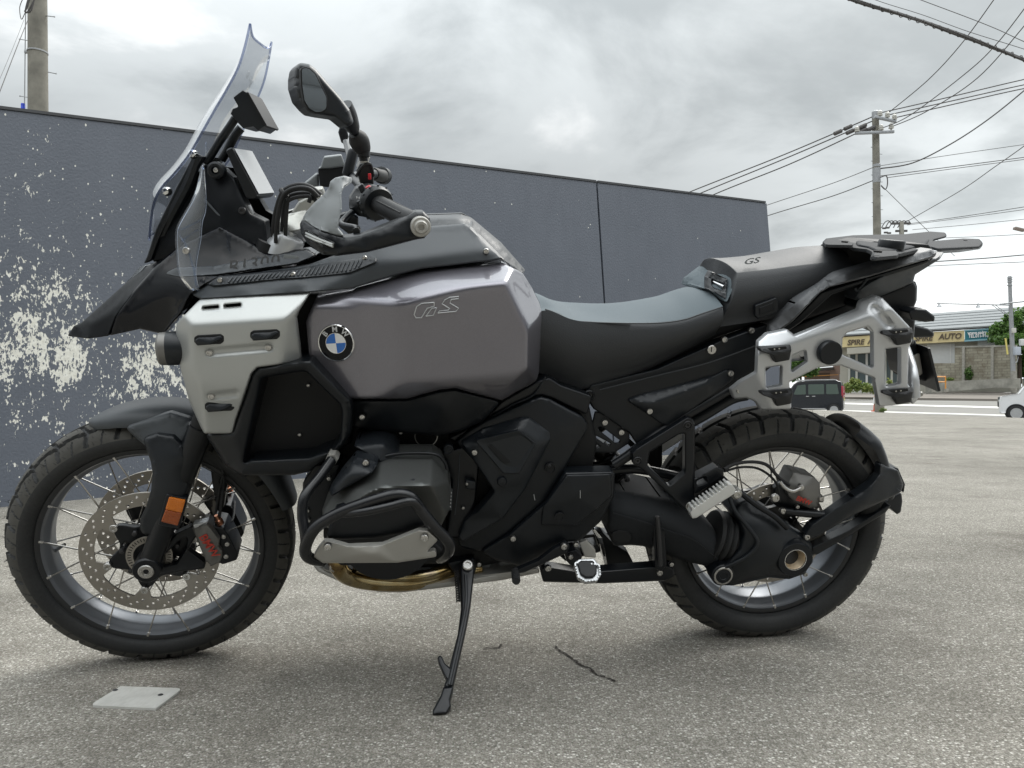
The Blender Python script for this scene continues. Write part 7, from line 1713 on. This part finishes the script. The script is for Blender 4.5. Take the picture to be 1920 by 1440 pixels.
# crash bars, slider, exhaust, skid plate
CB = tube('crash_bar', [(622, 862, .27), (600, 893, .30), (572, 930, .335), (567, 965, .35), (572, 1000, .365), (574, 1030, .375)], .0105, M['bars'], seg=14)
tube('crash_bar_tube', [(606, 1052, .36), (580, 1046, .385), (572, 1030, .40), (582, 1003, .41), (600, 983, .412), (636, 962, .415), (680, 945, .42), (728, 930, .422), (752, 927, .42), (772, 934, .418), (788, 955, .415), (812, 985, .41), (838, 1012, .40), (843, 1026, .39), (838, 1038, .37), (826, 1046, .33)], .0115, M['bars'], CB, seg=14)
tube('crash_bar_tube', [(636, 964, .412), (680, 960, .43), (728, 950, .435), (770, 940, .43), (786, 952, .42)], .0085, M['bars'], CB, seg=12)
panel('bar_guard', [(625, 965), (640, 955), (745, 938), (775, 940), (790, 965), (800, 985), (760, 1000), (700, 1010), (640, 1012), (610, 1010)], .385, M['plastic'], CB, depth=.05, er=6, em=.010, s=8, cr=8)
SLD = panel('bar_slider', [(587, 1043), (596, 1028), (608, 1014), (622, 1015), (653, 1024), (717, 1021), (785, 994), (802, 995), (822, 1012), (798, 1036), (817, 1031), (819, 1044), (745, 1055), (606, 1056)],
      [(587, 1043, .395), (608, 1014, .405), (653, 1024, .418), (717, 1021, .42), (785, 994, .42), (802, 995, .418), (822, 1012, .41), (819, 1044, .40), (745, 1055, .405), (606, 1056, .39), (700, 1038, .428)], M['skid'], CB, depth=.012, er=3, em=.004, s=5, cr=5, smooth=2)
for x, y in ((614.5, 1026), (796, 1008.5)): bolt(x, y, .424, .008, SLD)
panel('cylinder_base', [(620, 1000), (800, 1002), (830, 1030), (830, 1056), (640, 1060), (610, 1040)], .28, M['darkin'], depth=.15, er=5, em=.006, s=12, cr=8)
tube('exhaust_header', [(628, 1040, .25), (634, 1062, .25), (650, 1080, .22), (690, 1091, .19), (750, 1094, .16), (800, 1088, .14), (846, 1076, .12), (900, 1066, .10)], .0185, M['exhaust'], seg=20)
tube('exhaust_header', [(668, 1062, .22), (700, 1072, .20), (740, 1082, .17), (800, 1078, .15), (850, 1064, .12)], .013, M['exhaust'], seg=18)
disc_at(629, 1062, .262, [(.012, -.01), (.012, .004), (.008, .006), (.006, .003), (0, .003)], M['bolt'], 'header_clamp')
SKD = panel('skid_plate', [(584, 1056), (610, 1070), (650, 1088), (700, 1100), (752, 1102), (850, 1090), (930, 1078), (1010, 1064), (1012, 1074), (940, 1088), (856, 1099), (752, 1111), (710, 1110), (640, 1092), (596, 1072)], [(584, 1056, .10), (650, 1090, .15), (750, 1106, .16), (856, 1095, .16), (1010, 1070, .12)], M['skid'], depth=.02, er=3, em=.004, s=7, cr=3)
pair(SKD)
cross_body('skid_pan', [(586, 1060), (700, 1106), (752, 1109), (856, 1097), (1008, 1073), (1008, 1066), (760, 1098), (640, 1080)], .14, M['skid'], SKD, r=3)
panel('catalyst_guard', [(890, 1050), (935, 1050), (1010, 1060), (1010, 1068), (960, 1080), (895, 1086), (905, 1066)], .10, M['galv'], depth=.01, er=2, em=.002, s=8, cr=3, holes=[[(918, 1060), (935, 1056), (940, 1075), (922, 1078)], [(950, 1058), (985, 1062), (960, 1072)]])
for x, y in ((823, 1051), (898, 1058)): bolt(x, y, .30 if x < 850 else .14, .006)

# ---------------------------------------------------------------- side stand, pegs, lever, centre stand
def side_stand():
    piv = PB(876, 1061, .17); foot = (on_ground(np.array((826., 1339.)))-BO) @ BM
    d = foot-piv; n = np.cross((1, 0, 0), d); n = n if n[1] > 0 else -n
    fr = local_frame(piv, n, up=-d)
    st = panel('side_stand', [(862, 1062), (864, 1053), (876, 1049), (888, 1054), (890, 1067), (883, 1132), (875, 1176), (850, 1286), (838, 1290), (832, 1286), (838, 1272), (845, 1240), (858, 1189), (864, 1142)], .009, M['frame'], frame=fr, depth=.018, er=4, em=.007, s=6, cr=4)
    panel('stand_foot', [(831, 1288), (851, 1286), (848, 1300), (844, 1312), (846, 1324), (838, 1338), (811, 1340), (811, 1332), (826, 1304)], .013, M['frame'], st, frame=fr, depth=.022, er=4, em=.007, s=6, cr=4)
    panel('stand_tang', [(820, 1233), (824, 1228), (829, 1231), (834, 1243), (848, 1256), (843, 1276), (836, 1272), (824, 1246)], .008, M['frame'], st, frame=fr, depth=.014, er=3, em=.005, s=5, cr=3)
    tube_pts = [fr.loc(fr.px([(x, y)], .012))[0] for x, y in ((873, 1078), (874, 1130), (864, 1186), (842, 1284))]
    link('stand_edge', *sweep(smooth_path(np.array(tube_pts), 5), .0035, 6), M['plastic2'], st)
    disc_at(877, 1061, .012, [(.013, -.03), (.013, .004), (.0105, .007), (.0068, .007), (.006, .003), (0, .003)], M['bolt'], 'pivot_bolt', st, fr)
    panel('stand_bracket', [(838, 1056), (850, 1052), (888, 1046), (893, 1066), (888, 1080), (860, 1092), (856, 1080)], .15, M['frame'], BIKE, depth=.05, er=3, em=.005, s=6, cr=4)
    P = np.array([fr.loc(fr.px([(x, y)], -.012))[0] for x, y in ((858, 1070), (860, 1092), (862, 1128))]); k = np.linspace(0, 26*pi, 160); c = np.array([P[0]+(P[2]-P[0])*t for t in np.linspace(0, 1, 160)]); ax = (P[2]-P[0])/np.linalg.norm(P[2]-P[0]); e1 = np.cross(ax, (0, 1, 0)); e1 /= np.linalg.norm(e1); e2 = np.cross(ax, e1)
    link('return_spring', *sweep(c+.007*(np.cos(k)[:, None]*e1+np.sin(k)[:, None]*e2), .0017, 5), M['darkbolt'], st)
side_stand()
LEV = panel('shift_lever', [(1050, 1022), (1060, 1015), (1069, 1024), (1062, 1037), (1030, 1052), (985, 1073), (970, 1076), (968, 1068), (1010, 1050), (1038, 1028)], .205, M['frame'], depth=.012, er=3, em=.005, s=6, cr=4); bolt(1057.6, 1024.7, .207, .008, LEV)
link('lever_peg', *sweep(np.array([PB(966, 1070, .195), PB(968, 1090, .25)]), [.0085, .0085], 14), M['rubber'], LEV)
for t in np.linspace(.1, .9, 6):
    p = PB(966, 1070, .195)*(1-t)+PB(968, 1090, .25)*t; link('peg_ring', *lathe_geo(p, PB(968, 1090, .25)-PB(966, 1070, .195), [(.008, -.002), (.0098, -.001), (.0098, .001), (.008, .002)], 14), M['rubber'], LEV)
def footpeg():
    fr = local_frame(PB(1100, 1068, .26), (0.05, .62, .78))
    pg = panel('foot_peg', [(1076, 1056), (1086, 1048), (1114, 1047), (1123, 1060), (1125, 1078), (1118, 1089), (1098, 1091), (1084, 1083)], .0, M['cast'], frame=fr, depth=.014, er=2, em=.003, s=5, cr=4)
    panel('peg_rubber', [(1082, 1056), (1090, 1051), (1112, 1051), (1119, 1062), (1119, 1075), (1112, 1082), (1098, 1083), (1088, 1076)], .009, M['rubber'], pg, frame=fr, depth=.010, er=3, em=.004, s=5, cr=4)
    e = rounded([(1077, 1056), (1084, 1083), (1098, 1091), (1118, 1089), (1125, 1078), (1123, 1060)], 4, 4); e = resample(e, 6.2)
    for x, y in e[:-4]:
        p = fr.px([(x, y)], .004)[0]; v, f = box_geo(p, (.0036, .011, .0036), bev=.0008); link('peg_tooth', fr.loc(v), f, M['cast'], pg)
    panel('peg_bracket', [(1058, 1036), (1080, 1030), (1092, 1042), (1086, 1060), (1076, 1066), (1062, 1052)], .19, M['frame'], BIKE, depth=.04, er=3, em=.005, s=6, cr=4)
    panel('peg_spring_plate', [(1086, 1018), (1100, 1012), (1116, 1030), (1118, 1046), (1096, 1044)], .165, M['skid'], BIKE, depth=.01, er=2, em=.003, s=6, cr=3)
    for x, y, r in ((1028, 1065.5, .0075), (1080, 1021, .006), (1070, 1044, .006)): bolt(x, y, .20, r, pg)
    # brake-side peg
    pair(pg)
footpeg()
CS = panel('centre_stand', [(1012, 1068), (1022, 1062), (1085, 1072), (1130, 1070), (1230, 1062), (1246, 1058), (1264, 1066), (1264, 1080), (1248, 1089), (1130, 1094), (1018, 1091)], .12, M['frame'], depth=.03, er=4, em=.006, s=8, cr=5); pair(CS)
panel('stand_leg', [(1224, 972), (1238, 962), (1246, 962), (1250, 1060), (1240, 1072), (1228, 1066)], .135, M['frame'], CS, depth=.02, er=3, em=.005, s=7, cr=4)
tube('stand_spring', [(1232, 968, .15), (1236, 1010, .15), (1238, 1060, .15)], .006, M['darkbolt'], CS, seg=8); bolt(1237, 1074, .125, .008, CS); bolt(1259, 1058, .125, .006, CS)
panel('exhaust_shield', [(1112, 994), (1130, 998), (1150, 1018), (1178, 1036), (1188, 1056), (1180, 1062), (1138, 1064), (1128, 1040)], .02, M['plastic'], depth=.03, er=3, em=.005, s=7, cr=4)
panel('shield_edge', [(1110, 994), (1116, 990), (1130, 1008), (1140, 1060), (1134, 1062), (1124, 1020)], .03, M['chrome'], depth=.01, er=2, em=.003, s=6, cr=2)
panel('lower_link', [(1040, 1034), (1120, 1020), (1128, 1034), (1060, 1052)], .06, M['frame'], depth=.04, er=3, em=.004, s=8, cr=4)

# ---------------------------------------------------------------- rear frame, swingarm, final drive
RFRM = panel('rear_frame_cover', [(1096, 738), (1108, 722), (1230, 692), (1348, 640), (1442, 606), (1432, 640), (1424, 690), (1385, 716), (1330, 762), (1252, 800), (1205, 836), (1194, 834), (1180, 812), (1112, 766)], [(1096, 738, .118), (1230, 692, .125), (1348, 640, .130), (1442, 606, .130), (1424, 690, .130), (1330, 762, .126), (1252, 800, .124), (1205, 836, .12), (1112, 766, .118), (1250, 740, .128)], M['plastic'], depth=.03, er=4, em=.005, s=9, cr=6); pair(RFRM)
tube('cover_edge', [(1125, 731, .131), (1230, 705, .136), (1330, 680, .140), (1425, 645, .140)], .0018, M['plastic2'], RFRM, seg=6)
SC = panel('side_cover', [(1173, 750), (1200, 740), (1340, 704), (1362, 693), (1376, 700), (1375, 712), (1330, 745), (1252, 799), (1240, 795), (1216, 778)], [(1173, 750, .128), (1340, 704, .134), (1376, 700, .134), (1330, 745, .134), (1250, 798, .132), (1216, 778, .134), (1215, 758, .150), (1330, 716, .146), (1260, 770, .142)], M['plastic2'], RFRM, depth=.012, er=3, em=.004, s=6, cr=5, smooth=1)
for x, y, w in ((1370, 700, .138), (1218, 771, .142), (1409, 619.5, .136), (1358.5, 636.5, .136), (1134, 792, .118), (1165, 810.5, .118)): bolt(x, y, w, .0072, RFRM)
disc_at(1104, 742, .122, [(.014, -.01), (.014, .003), (.012, .005), (.009, .004), (.008, .001), (.005, .001), (0, .002)], M['frame'], 'frame_plug', RFRM)
disc_at(1334, 655.5, .134, [(.0105, -.004), (.0105, .003), (.0095, .004), (0, .004)], M['bolt'], 'seat_lock', RFRM); frame_box('key_slot', 1334, 655.5, .1382, (.0022, .0006, .011), M['darkin'], RFRM, bev=.0001)
panel('vent_plate', [(1116, 772), (1128, 774), (1180, 811), (1181, 830), (1152, 849), (1092, 849), (1090, 842), (1108, 805)], .112, M['plastic'], depth=.006, er=2, em=.002, s=6, cr=3, hr=1,
      holes=[[(1122, 801), (1128, 800), (1163, 826), (1160, 831), (1154, 831), (1122, 806)], [(1112, 818), (1118, 817), (1146, 832), (1141, 836), (1136, 834)], [(1105, 829), (1110, 828), (1126, 838), (1119, 840)]])
tube('subframe_tube', [(1150, 872, .12), (1172, 858, .12), (1205, 834, .12), (1255, 797, .12), (1330, 752, .12), (1400, 710, .12), (1440, 680, .12)], .0125, M['frame'], seg=14)
pair(bpy.data.objects['subframe_tube'])
tube('subframe_tube', [(1062, 868, .07), (1130, 882, .07), (1200, 880, .07), (1300, 900, .07)], .012, M['frame'], seg=12)
tube('tail_brace', [(1280, 800, .08), (1320, 778, .08), (1370, 748, .08), (1400, 740, .08)], .014, M['plastic2'], seg=10)
def shock():
    a, b = PB(1120, 830, .0), PB(1180, 960, .0); ax = (b-a)/np.linalg.norm(b-a); L = np.linalg.norm(b-a); e1 = np.cross(ax, (0, 1, 0)); e1 /= np.linalg.norm(e1); e2 = np.cross(ax, e1); k = np.linspace(0, 16*pi, 200); t = np.linspace(.1, .9, 200)[:, None]
    o = link('shock_absorber', *sweep(np.array([a, b]), .022, 16), M['darkbolt'], BIKE); link('shock_spring', *sweep(a+(b-a)*t+.034*(np.cos(k)[:, None]*e1+np.sin(k)[:, None]*e2), .006, 8), M['frame'], o)
shock()
PB_ = panel('pillion_bracket', [(1184, 850), (1192, 842), (1288, 782), (1298, 784), (1303, 796), (1303, 945), (1298, 957), (1286, 957), (1204, 880), (1188, 872)], .150, M['frame'], depth=.018, er=4, em=.006, s=6, cr=6, holes=[[(1218, 848), (1272, 815), (1284, 812), (1284, 886), (1264, 904), (1254, 911), (1214, 873)]]); pair(PB_)
for x, y in ((1289.5, 797.5), (1195.5, 864.5), (1294, 949)): disc_at(x, y, .151, [(.0105, -.003), (.0105, .001), (.0092, .002), (.0085, -.001), (.0065, -.001), (.006, .001), (.0035, .001), (.003, -.001), (0, -.001)], M['darkbolt'] if y != 949 else M['bolt'], 'bracket_bolt', PB_)
panel('bracket_web', [(1256, 911), (1284, 888), (1290, 930), (1268, 928)], .142, M['trim'], PB_, depth=.01, er=3, em=.004, s=6, cr=3)
panel('peg_hinge', [(1300, 898), (1345, 875), (1357, 880), (1357, 893), (1345, 902), (1302, 928)], .155, M['frame'], PB_, depth=.03, er=3, em=.005, s=6, cr=4, holes=[[(1306, 902), (1324, 893), (1326, 904), (1306, 912)]])
_e0, _e1 = np.array((1298., 955.)), np.array((1370., 906.)); _d = (_e1-_e0)/np.linalg.norm(_e1-_e0); _n = np.array((_d[1], -_d[0])); _n = _n if _n[1] < 0 else -_n
_teeth = []
for k in range(11):
    q = _e0+(_e1-_e0)*k/11; q2 = _e0+(_e1-_e0)*(k+.55)/11; _teeth += [tuple(q), tuple(q+_n*5.5), tuple(q2+_n*5.5), tuple(q2)]
PP = panel('pillion_peg', [(1294, 962)]+_teeth+[(1373, 908), (1380, 919), (1377, 926), (1306, 971), (1298, 972)], .205, M['pegsilver'], depth=.022, er=1.6, em=.0025, s=4, cr=1.2); pair(PP)
panel('peg_rubber', [(1300, 949), (1366, 900), (1370, 905), (1304, 953)], .170, M['rubber'], PP, depth=.03, er=2, em=.003, s=6, cr=2)
def swing():
    SW = panel('swingarm', [(1140, 930), (1150, 917), (1190, 921), (1255, 934), (1300, 956), (1334, 984), (1354, 1020), (1358, 1050), (1342, 1065), (1300, 1056), (1258, 1043), (1205, 1024), (1183, 1022), (1150, 1024), (1138, 990)],
          [(1140, 930, .100), (1150, 917, .098), (1190, 921, .098), (1255, 934, .100), (1300, 956, .105), (1334, 984, .110), (1354, 1020, .112), (1358, 1050, .112), (1342, 1065, .108), (1300, 1056, .104), (1258, 1043, .10), (1205, 1024, .098), (1150, 1024, .098), (1160, 962, .128), (1230, 975, .140), (1300, 1012, .142), (1335, 1035, .134), (1200, 940, .118), (1280, 965, .128)], M['rackplastic'], depth=.13, er=8, em=.015, s=6, cr=10, smooth=4, kind='tps')
    tube('arm_seam', [(1150, 962, .130), (1205, 978, .142), (1255, 996, .146), (1300, 1012, .146), (1345, 1048, .136)], .0014, M['plastic'], SW, seg=6)
    panel('arm_opening', [(1146, 1000), (1158, 994), (1176, 996), (1186, 1006), (1180, 1018), (1160, 1020), (1148, 1012)], .122, M['darkin'], SW, depth=.02, er=3, em=.002, s=6, cr=6)
    ax = np.array([-.95, 0, -.28]); c = PB(1338, 1003, .075)
    prof = [(.050, -.012), (.062, -.008), (.066, 0), (.056, .008), (.064, .014), (.066, .018), (.054, .026), (.060, .032), (.061, .036), (.050, .044), (.054, .052), (.050, .058)]
    link('drive_boot', *lathe_geo(c, ax, prof, 40), M['rubber'], SW)
    FD = panel('final_drive', [(1368, 962), (1384, 940), (1400, 934), (1424, 946), (1462, 972), (1502, 998), (1523, 1020), (1524, 1054), (1508, 1076), (1480, 1086), (1442, 1083), (1402, 1092), (1374, 1098), (1346, 1097), (1333, 1080), (1342, 1062), (1364, 1052), (1384, 1028), (1392, 1000), (1384, 978)],
          [(1368, 962, .10), (1400, 934, .095), (1424, 946, .10), (1502, 998, .105), (1523, 1030, .105), (1508, 1076, .11), (1480, 1086, .112), (1402, 1092, .12), (1346, 1097, .128), (1333, 1080, .128), (1364, 1052, .135), (1384, 1028, .135), (1384, 978, .12), (1430, 1000, .146), (1440, 1040, .152), (1484, 1044, .140), (1400, 1070, .145), (1420, 970, .128)], M['plastic2'], depth=.07, er=8, em=.015, s=6, cr=8, smooth=3, kind='tps')
    tube('housing_rib', [(1366, 930, .120), (1378, 958, .138), (1400, 985, .150), (1420, 1016, .158), (1404, 1040, .156), (1376, 1056, .150), (1352, 1066, .142)], .0052, M['plastic2'], FD, seg=8)
    tube('housing_rib', [(1386, 922, .112), (1420, 948, .132), (1452, 968, .138), (1476, 990, .140)], .0075, M['frame'], FD, seg=8)
    v, f = lathe_geo(PB(1486, 1044, .132), WAX, [(.046, -.03), (.046, .010), (.043, .016), (.0285, .016), (.0275, .014)], 48, False); link('drive_ring', v, f, M['plastic'], FD)
    v, f = lathe_geo(PB(1486, 1044, .132), WAX, [(.0275, .0155), (.0265, .0145), (.0255, .012), (.0120, -.010), (0, -.012)], 48, False); link('hollow_axle', v, [tuple(q) for q in f], M['bore'], FD)
    v, f = lathe_geo(PB(1486, 1044, .132), WAX, [(.0285, .0155), (.0282, .0172), (.0265, .0172), (.0260, .0150)], 48, False); link('axle_rim', v, f, M['chrome'], FD)
    disc_at(1354, 1077, .140, [(.0285, -.03), (.0285, .004), (.0265, .006)], M['plastic'], 'pivot_boss', FD, seg=40)
    disc_at(1354, 1077, .140, [(.0238, .0), (.0238, .0085), (.0225, .0095), (.0195, .0095), (.019, .0075)], M['bolt'], 'pivot_ring', FD, seg=40); disc_at(1354, 1077, .140, [(.0190, .006), (.0185, .0085), (.010, .0095), (.009, .008), (0, .008)], M['plastic'], 'pivot_cap', FD, seg=40)
    for x, y, r, w in ((1382, 927, .0105, .128), (1454, 934, .0105, .11), (1468, 958, .008, .11), (1513, 1007, .008, .115), (1510, 1077, .006, .10)): bolt(x, y, w, r, FD)
    return SW, FD
SW, FD = swing()
link('peg_collar', *lathe_geo(PB(1380, 925, .118), WAX, [(.014, -.02), (.014, .004), (.011, .006)], 20), M['skid'], FD)
CAL = panel('rear_caliper', [(1472, 912), (1480, 896), (1486, 884), (1500, 886), (1526, 893), (1537, 906), (1538, 925), (1546, 933), (1544, 942), (1534, 942), (1532, 952), (1518, 953), (1488, 940), (1478, 930)], [(1472, 912, .10), (1486, 884, .09), (1526, 893, .10), (1538, 925, .105), (1532, 952, .105), (1488, 940, .108), (1505, 915, .120), (1510, 938, .122)], M['caliper'], depth=.05, er=3, em=.005, s=5, cr=4, smooth=2)
text_at('BMW', 1507, 939, .1235, .0175, M['red'], 'caliper_lettering', CAL, rot=radians(-22), bold=.0004)
tube('brake_line', [(1358, 880, .13), (1378, 870, .12), (1410, 866, .115), (1438, 872, .11), (1460, 895, .11), (1480, 910, .11)], .0042, M['rubber'], CAL, seg=8); tube('brake_line', [(1358, 884, .12), (1390, 876, .11), (1425, 880, .105), (1455, 905, .10), (1462, 940, .10)], .003, M['rubber'], CAL, seg=8)
tube('banjo_line', [(1462, 903, .125), (1472, 915, .130), (1486, 921, .132), (1500, 915, .128)], .0048, M['bolt'], CAL, seg=10); disc_at(1500, 913, .122, [(.008, -.004), (.008, .006), (.005, .008)], M['bolt'], 'banjo_bolt', CAL); bolt(1540, 935, .108, .007, CAL); bolt(1495, 950, .112, .005, CAL)
panel('caliper_mount', [(1450, 915), (1475, 900), (1485, 935), (1530, 955), (1535, 968), (1478, 962), (1450, 945)], .085, M['frame'], CAL, depth=.02, er=3, em=.004, s=7, cr=4)
tube('torque_link', [(1470, 958, .105), (1505, 962, .105), (1548, 966, .105)], .010, M['frame'], seg=10)
# hugger
def hugger():
    pts = [PB(x, y, w_) for x, y, w_ in ((1600, 784, 0.0), (1638, 815, 0.02), (1668, 866, 0.06), (1686, 905, 0.08), (1690, 930, 0.09))]
    an = [math.atan2(p[2]-RR, p[0]) for p in pts]; rd = [np.hypot(p[0], p[2]-RR) for p in pts]; an = np.unwrap(an); nA, nW = 40, 20; V = []
    for i in range(nA+1):
        t = i/nA; a = np.interp(t, np.linspace(0, 1, 5), an); r = np.interp(t, np.linspace(0, 1, 5), rd); hw = np.interp(t, [0, .15, .6, 1], [.075, .092, .098, .095])
        for j in range(nW+1):
            s = j/nW*2-1; w = hw*math.sin(s*pi/2*.97); lead = .05*abs(s)**2*(1-t) ; rr = r-.034*abs(s)**2.5; aa = a-lead*0.9; V.append((rr*cos(aa), w, RR+rr*sin(aa)))
    n = nW+1; F = [(i*n+j, (i+1)*n+j, (i+1)*n+j+1, i*n+j+1) for i in range(nA) for j in range(nW)]; k = len(V); V = np.array(V); d = V-np.array([0, 0, RR]); d[:, 1] *= .5; V2 = V-d/np.linalg.norm(d, axis=1)[:, None]*.004
    F2 = [tuple(reversed([x+k for x in f])) for f in F]; rim = [(j, j+1, k+j+1, k+j) for j in range(nW)]+[(nA*n+j+1, nA*n+j, k+nA*n+j, k+nA*n+j+1) for j in range(nW)]+[((i+1)*n, i*n, k+i*n, k+(i+1)*n) for i in range(nA)]+[(i*n+nW, (i+1)*n+nW, k+(i+1)*n+nW, k+i*n+nW) for i in range(nA)]
    hg = link('rear_hugger', np.vstack([V, V2]), F+F2+rim, M['plastic2'], BIKE, angle=60); bm = bmesh.new(); bm.from_mesh(hg.data); bmesh.ops.recalc_face_normals(bm, faces=bm.faces); bm.to_mesh(hg.data); bm.free()
    panel('hugger_arm', [(1508, 1003), (1520, 985), (1580, 943), (1632, 908), (1648, 890), (1650, 868), (1662, 874), (1684, 882), (1694, 908), (1690, 922), (1660, 938), (1600, 966), (1530, 1008), (1514, 1010)], [(1508, 1003, .118), (1580, 943, .125), (1648, 890, .115), (1662, 874, .098), (1694, 908, .09), (1660, 938, .12), (1530, 1008, .118), (1620, 940, .138)], M['plastic2'], hg, depth=.022, er=4, em=.007, s=6, cr=5, smooth=2)
    panel('hugger_arm', [(1522, 1026), (1590, 994), (1660, 950), (1672, 946), (1660, 962), (1600, 1000), (1532, 1040), (1520, 1040)], .095, M['plastic'], hg, depth=.025, er=4, em=.006, s=7, cr=5)
    panel('hugger_flap', [(1655, 945), (1690, 922), (1692, 940), (1689, 960), (1682, 965), (1672, 955)], .03, M['plastic2'], hg, depth=.06, er=3, em=.004, s=6, cr=4)
    panel('hugger_wing', [(1662, 872), (1684, 878), (1697, 908), (1694, 928), (1690, 905), (1680, 884)], .06, M['plastic'], hg, depth=.12, er=2, em=.003, s=6, cr=2)
hugger()

# ---------------------------------------------------------------- pannier carrier
def pannier(s_=1):
    out = [(1369, 730), (1386, 716), (1418, 698), (1421, 640), (1438, 625), (1476, 617), (1491, 629), (1609, 580), (1613, 565), (1641, 553), (1654, 558), (1704, 611), (1710, 621), (1710, 640), (1704, 651), (1702, 720), (1710, 729), (1707, 757), (1648, 762), (1639, 714), (1640, 709), (1576, 685), (1534, 689), (1480, 716), (1484, 767), (1426, 768), (1416, 753), (1398, 746), (1376, 748)]
    holes = [[(1435, 690), (1466, 685), (1465, 722), (1437, 728)], [(1484, 667), (1511, 656), (1513, 678), (1483, 699)], [(1580, 634), (1588, 624), (1628, 612), (1636, 622), (1637, 690), (1578, 664)], [(1660, 654), (1688, 651), (1688, 719), (1660, 725)]]
    H = smin([plane3((1369, 730, .170), (1376, 748, .170), (1425, 700, .232)), plane3((1438, 640, .228), (1700, 640, .232), (1560, 760, .232)), plane3((1476, 617, .205), (1641, 553, .200), (1560, 622, .234))], 500)
    pc = panel('pannier_carrier', out, H, M['cast'], depth=.011, holes=holes, er=3.6, em=.007, s=4.5, cr=5, hr=4, stamps=[((1640, 580), (1666, 608), 12, -.007)])
    for dx, dy in ((1424, 646), (1427, 728), (1652, 614), (1652, 725)):
        kx = 1.0
        pd = panel('carrier_pad', [(dx, dy+6), (dx+58, dy), (dx+60, dy+10), (dx+56, dy+29), (dx+29, dy+34), (dx+25, dy+21), (dx+3, dy+13)], [(dx, dy+6, .236), (dx+58, dy, .234), (dx+60, dy+10, .247), (dx+56, dy+29, .240), (dx+29, dy+34, .240), (dx+25, dy+21, .252), (dx+3, dy+13, .245), (dx+45, dy+14, .254)], M['rubber'], pc, depth=.02, er=3, em=.005, s=4.5, cr=3, smooth=1)
        panel('pad_slot', [(dx+14, dy+7), (dx+50, dy+3), (dx+52, dy+8), (dx+24, dy+13)], .2545, M['darkin'], pd, depth=.003, er=1, em=.0005, s=5, cr=3)
        for k in (28, 37): disc_at(dx+k, dy+8.5-(k-28)*.1, .2550, [(.0017, -.001), (.0017, .0008), (0, .001)], M['bolt'], 'pad_pin', pd, seg=8)
    disc_at(1554.7, 660.6, .236, [(.0255, -.01), (.0265, -.004), (.0265, .007), (.0245, .010), (0, .010)], M['plastic'], 'carrier_knob', pc, seg=24)
    bolt(1386.5, 732, .180, .0075, pc)
    tube('weld_rib', [(1397, 737, .186), (1422, 738, .200)], .0025, M['cast'], pc, seg=6, sub=1)
    return pc
PC = pannier(); PC2 = pair(PC)
for c_ in [c for c in PC.children if c.name.startswith(('carrier_pad', 'carrier_knob'))]: pair(c_, PC2)
tube('carrier_stay', [(1640, 575, .20), (1610, 570, .14), (1590, 565, .10)], .010, M['frame'], PC, seg=10); tube('carrier_stay', [(1716, 745, .215), (1712, 700, .20), (1700, 660, .12), (1690, 640, .08)], .011, M['cast'], PC, seg=10)
panel('carrier_end_plate', [(1704, 676), (1712, 676), (1720, 690), (1723, 724), (1720, 750), (1710, 760), (1706, 740)], .17, M['cast'], PC, depth=.03, er=3, em=.005, s=5, cr=5); bolt(1726, 739, .16, .006, PC)

# ---------------------------------------------------------------- thing > part > sub-part is the deepest level
def flatten(root):
    for part in list(root.children):
        for sub in list(part.children):
            for deep in list(sub.children_recursive): deep.parent = part
flatten(BIKE)
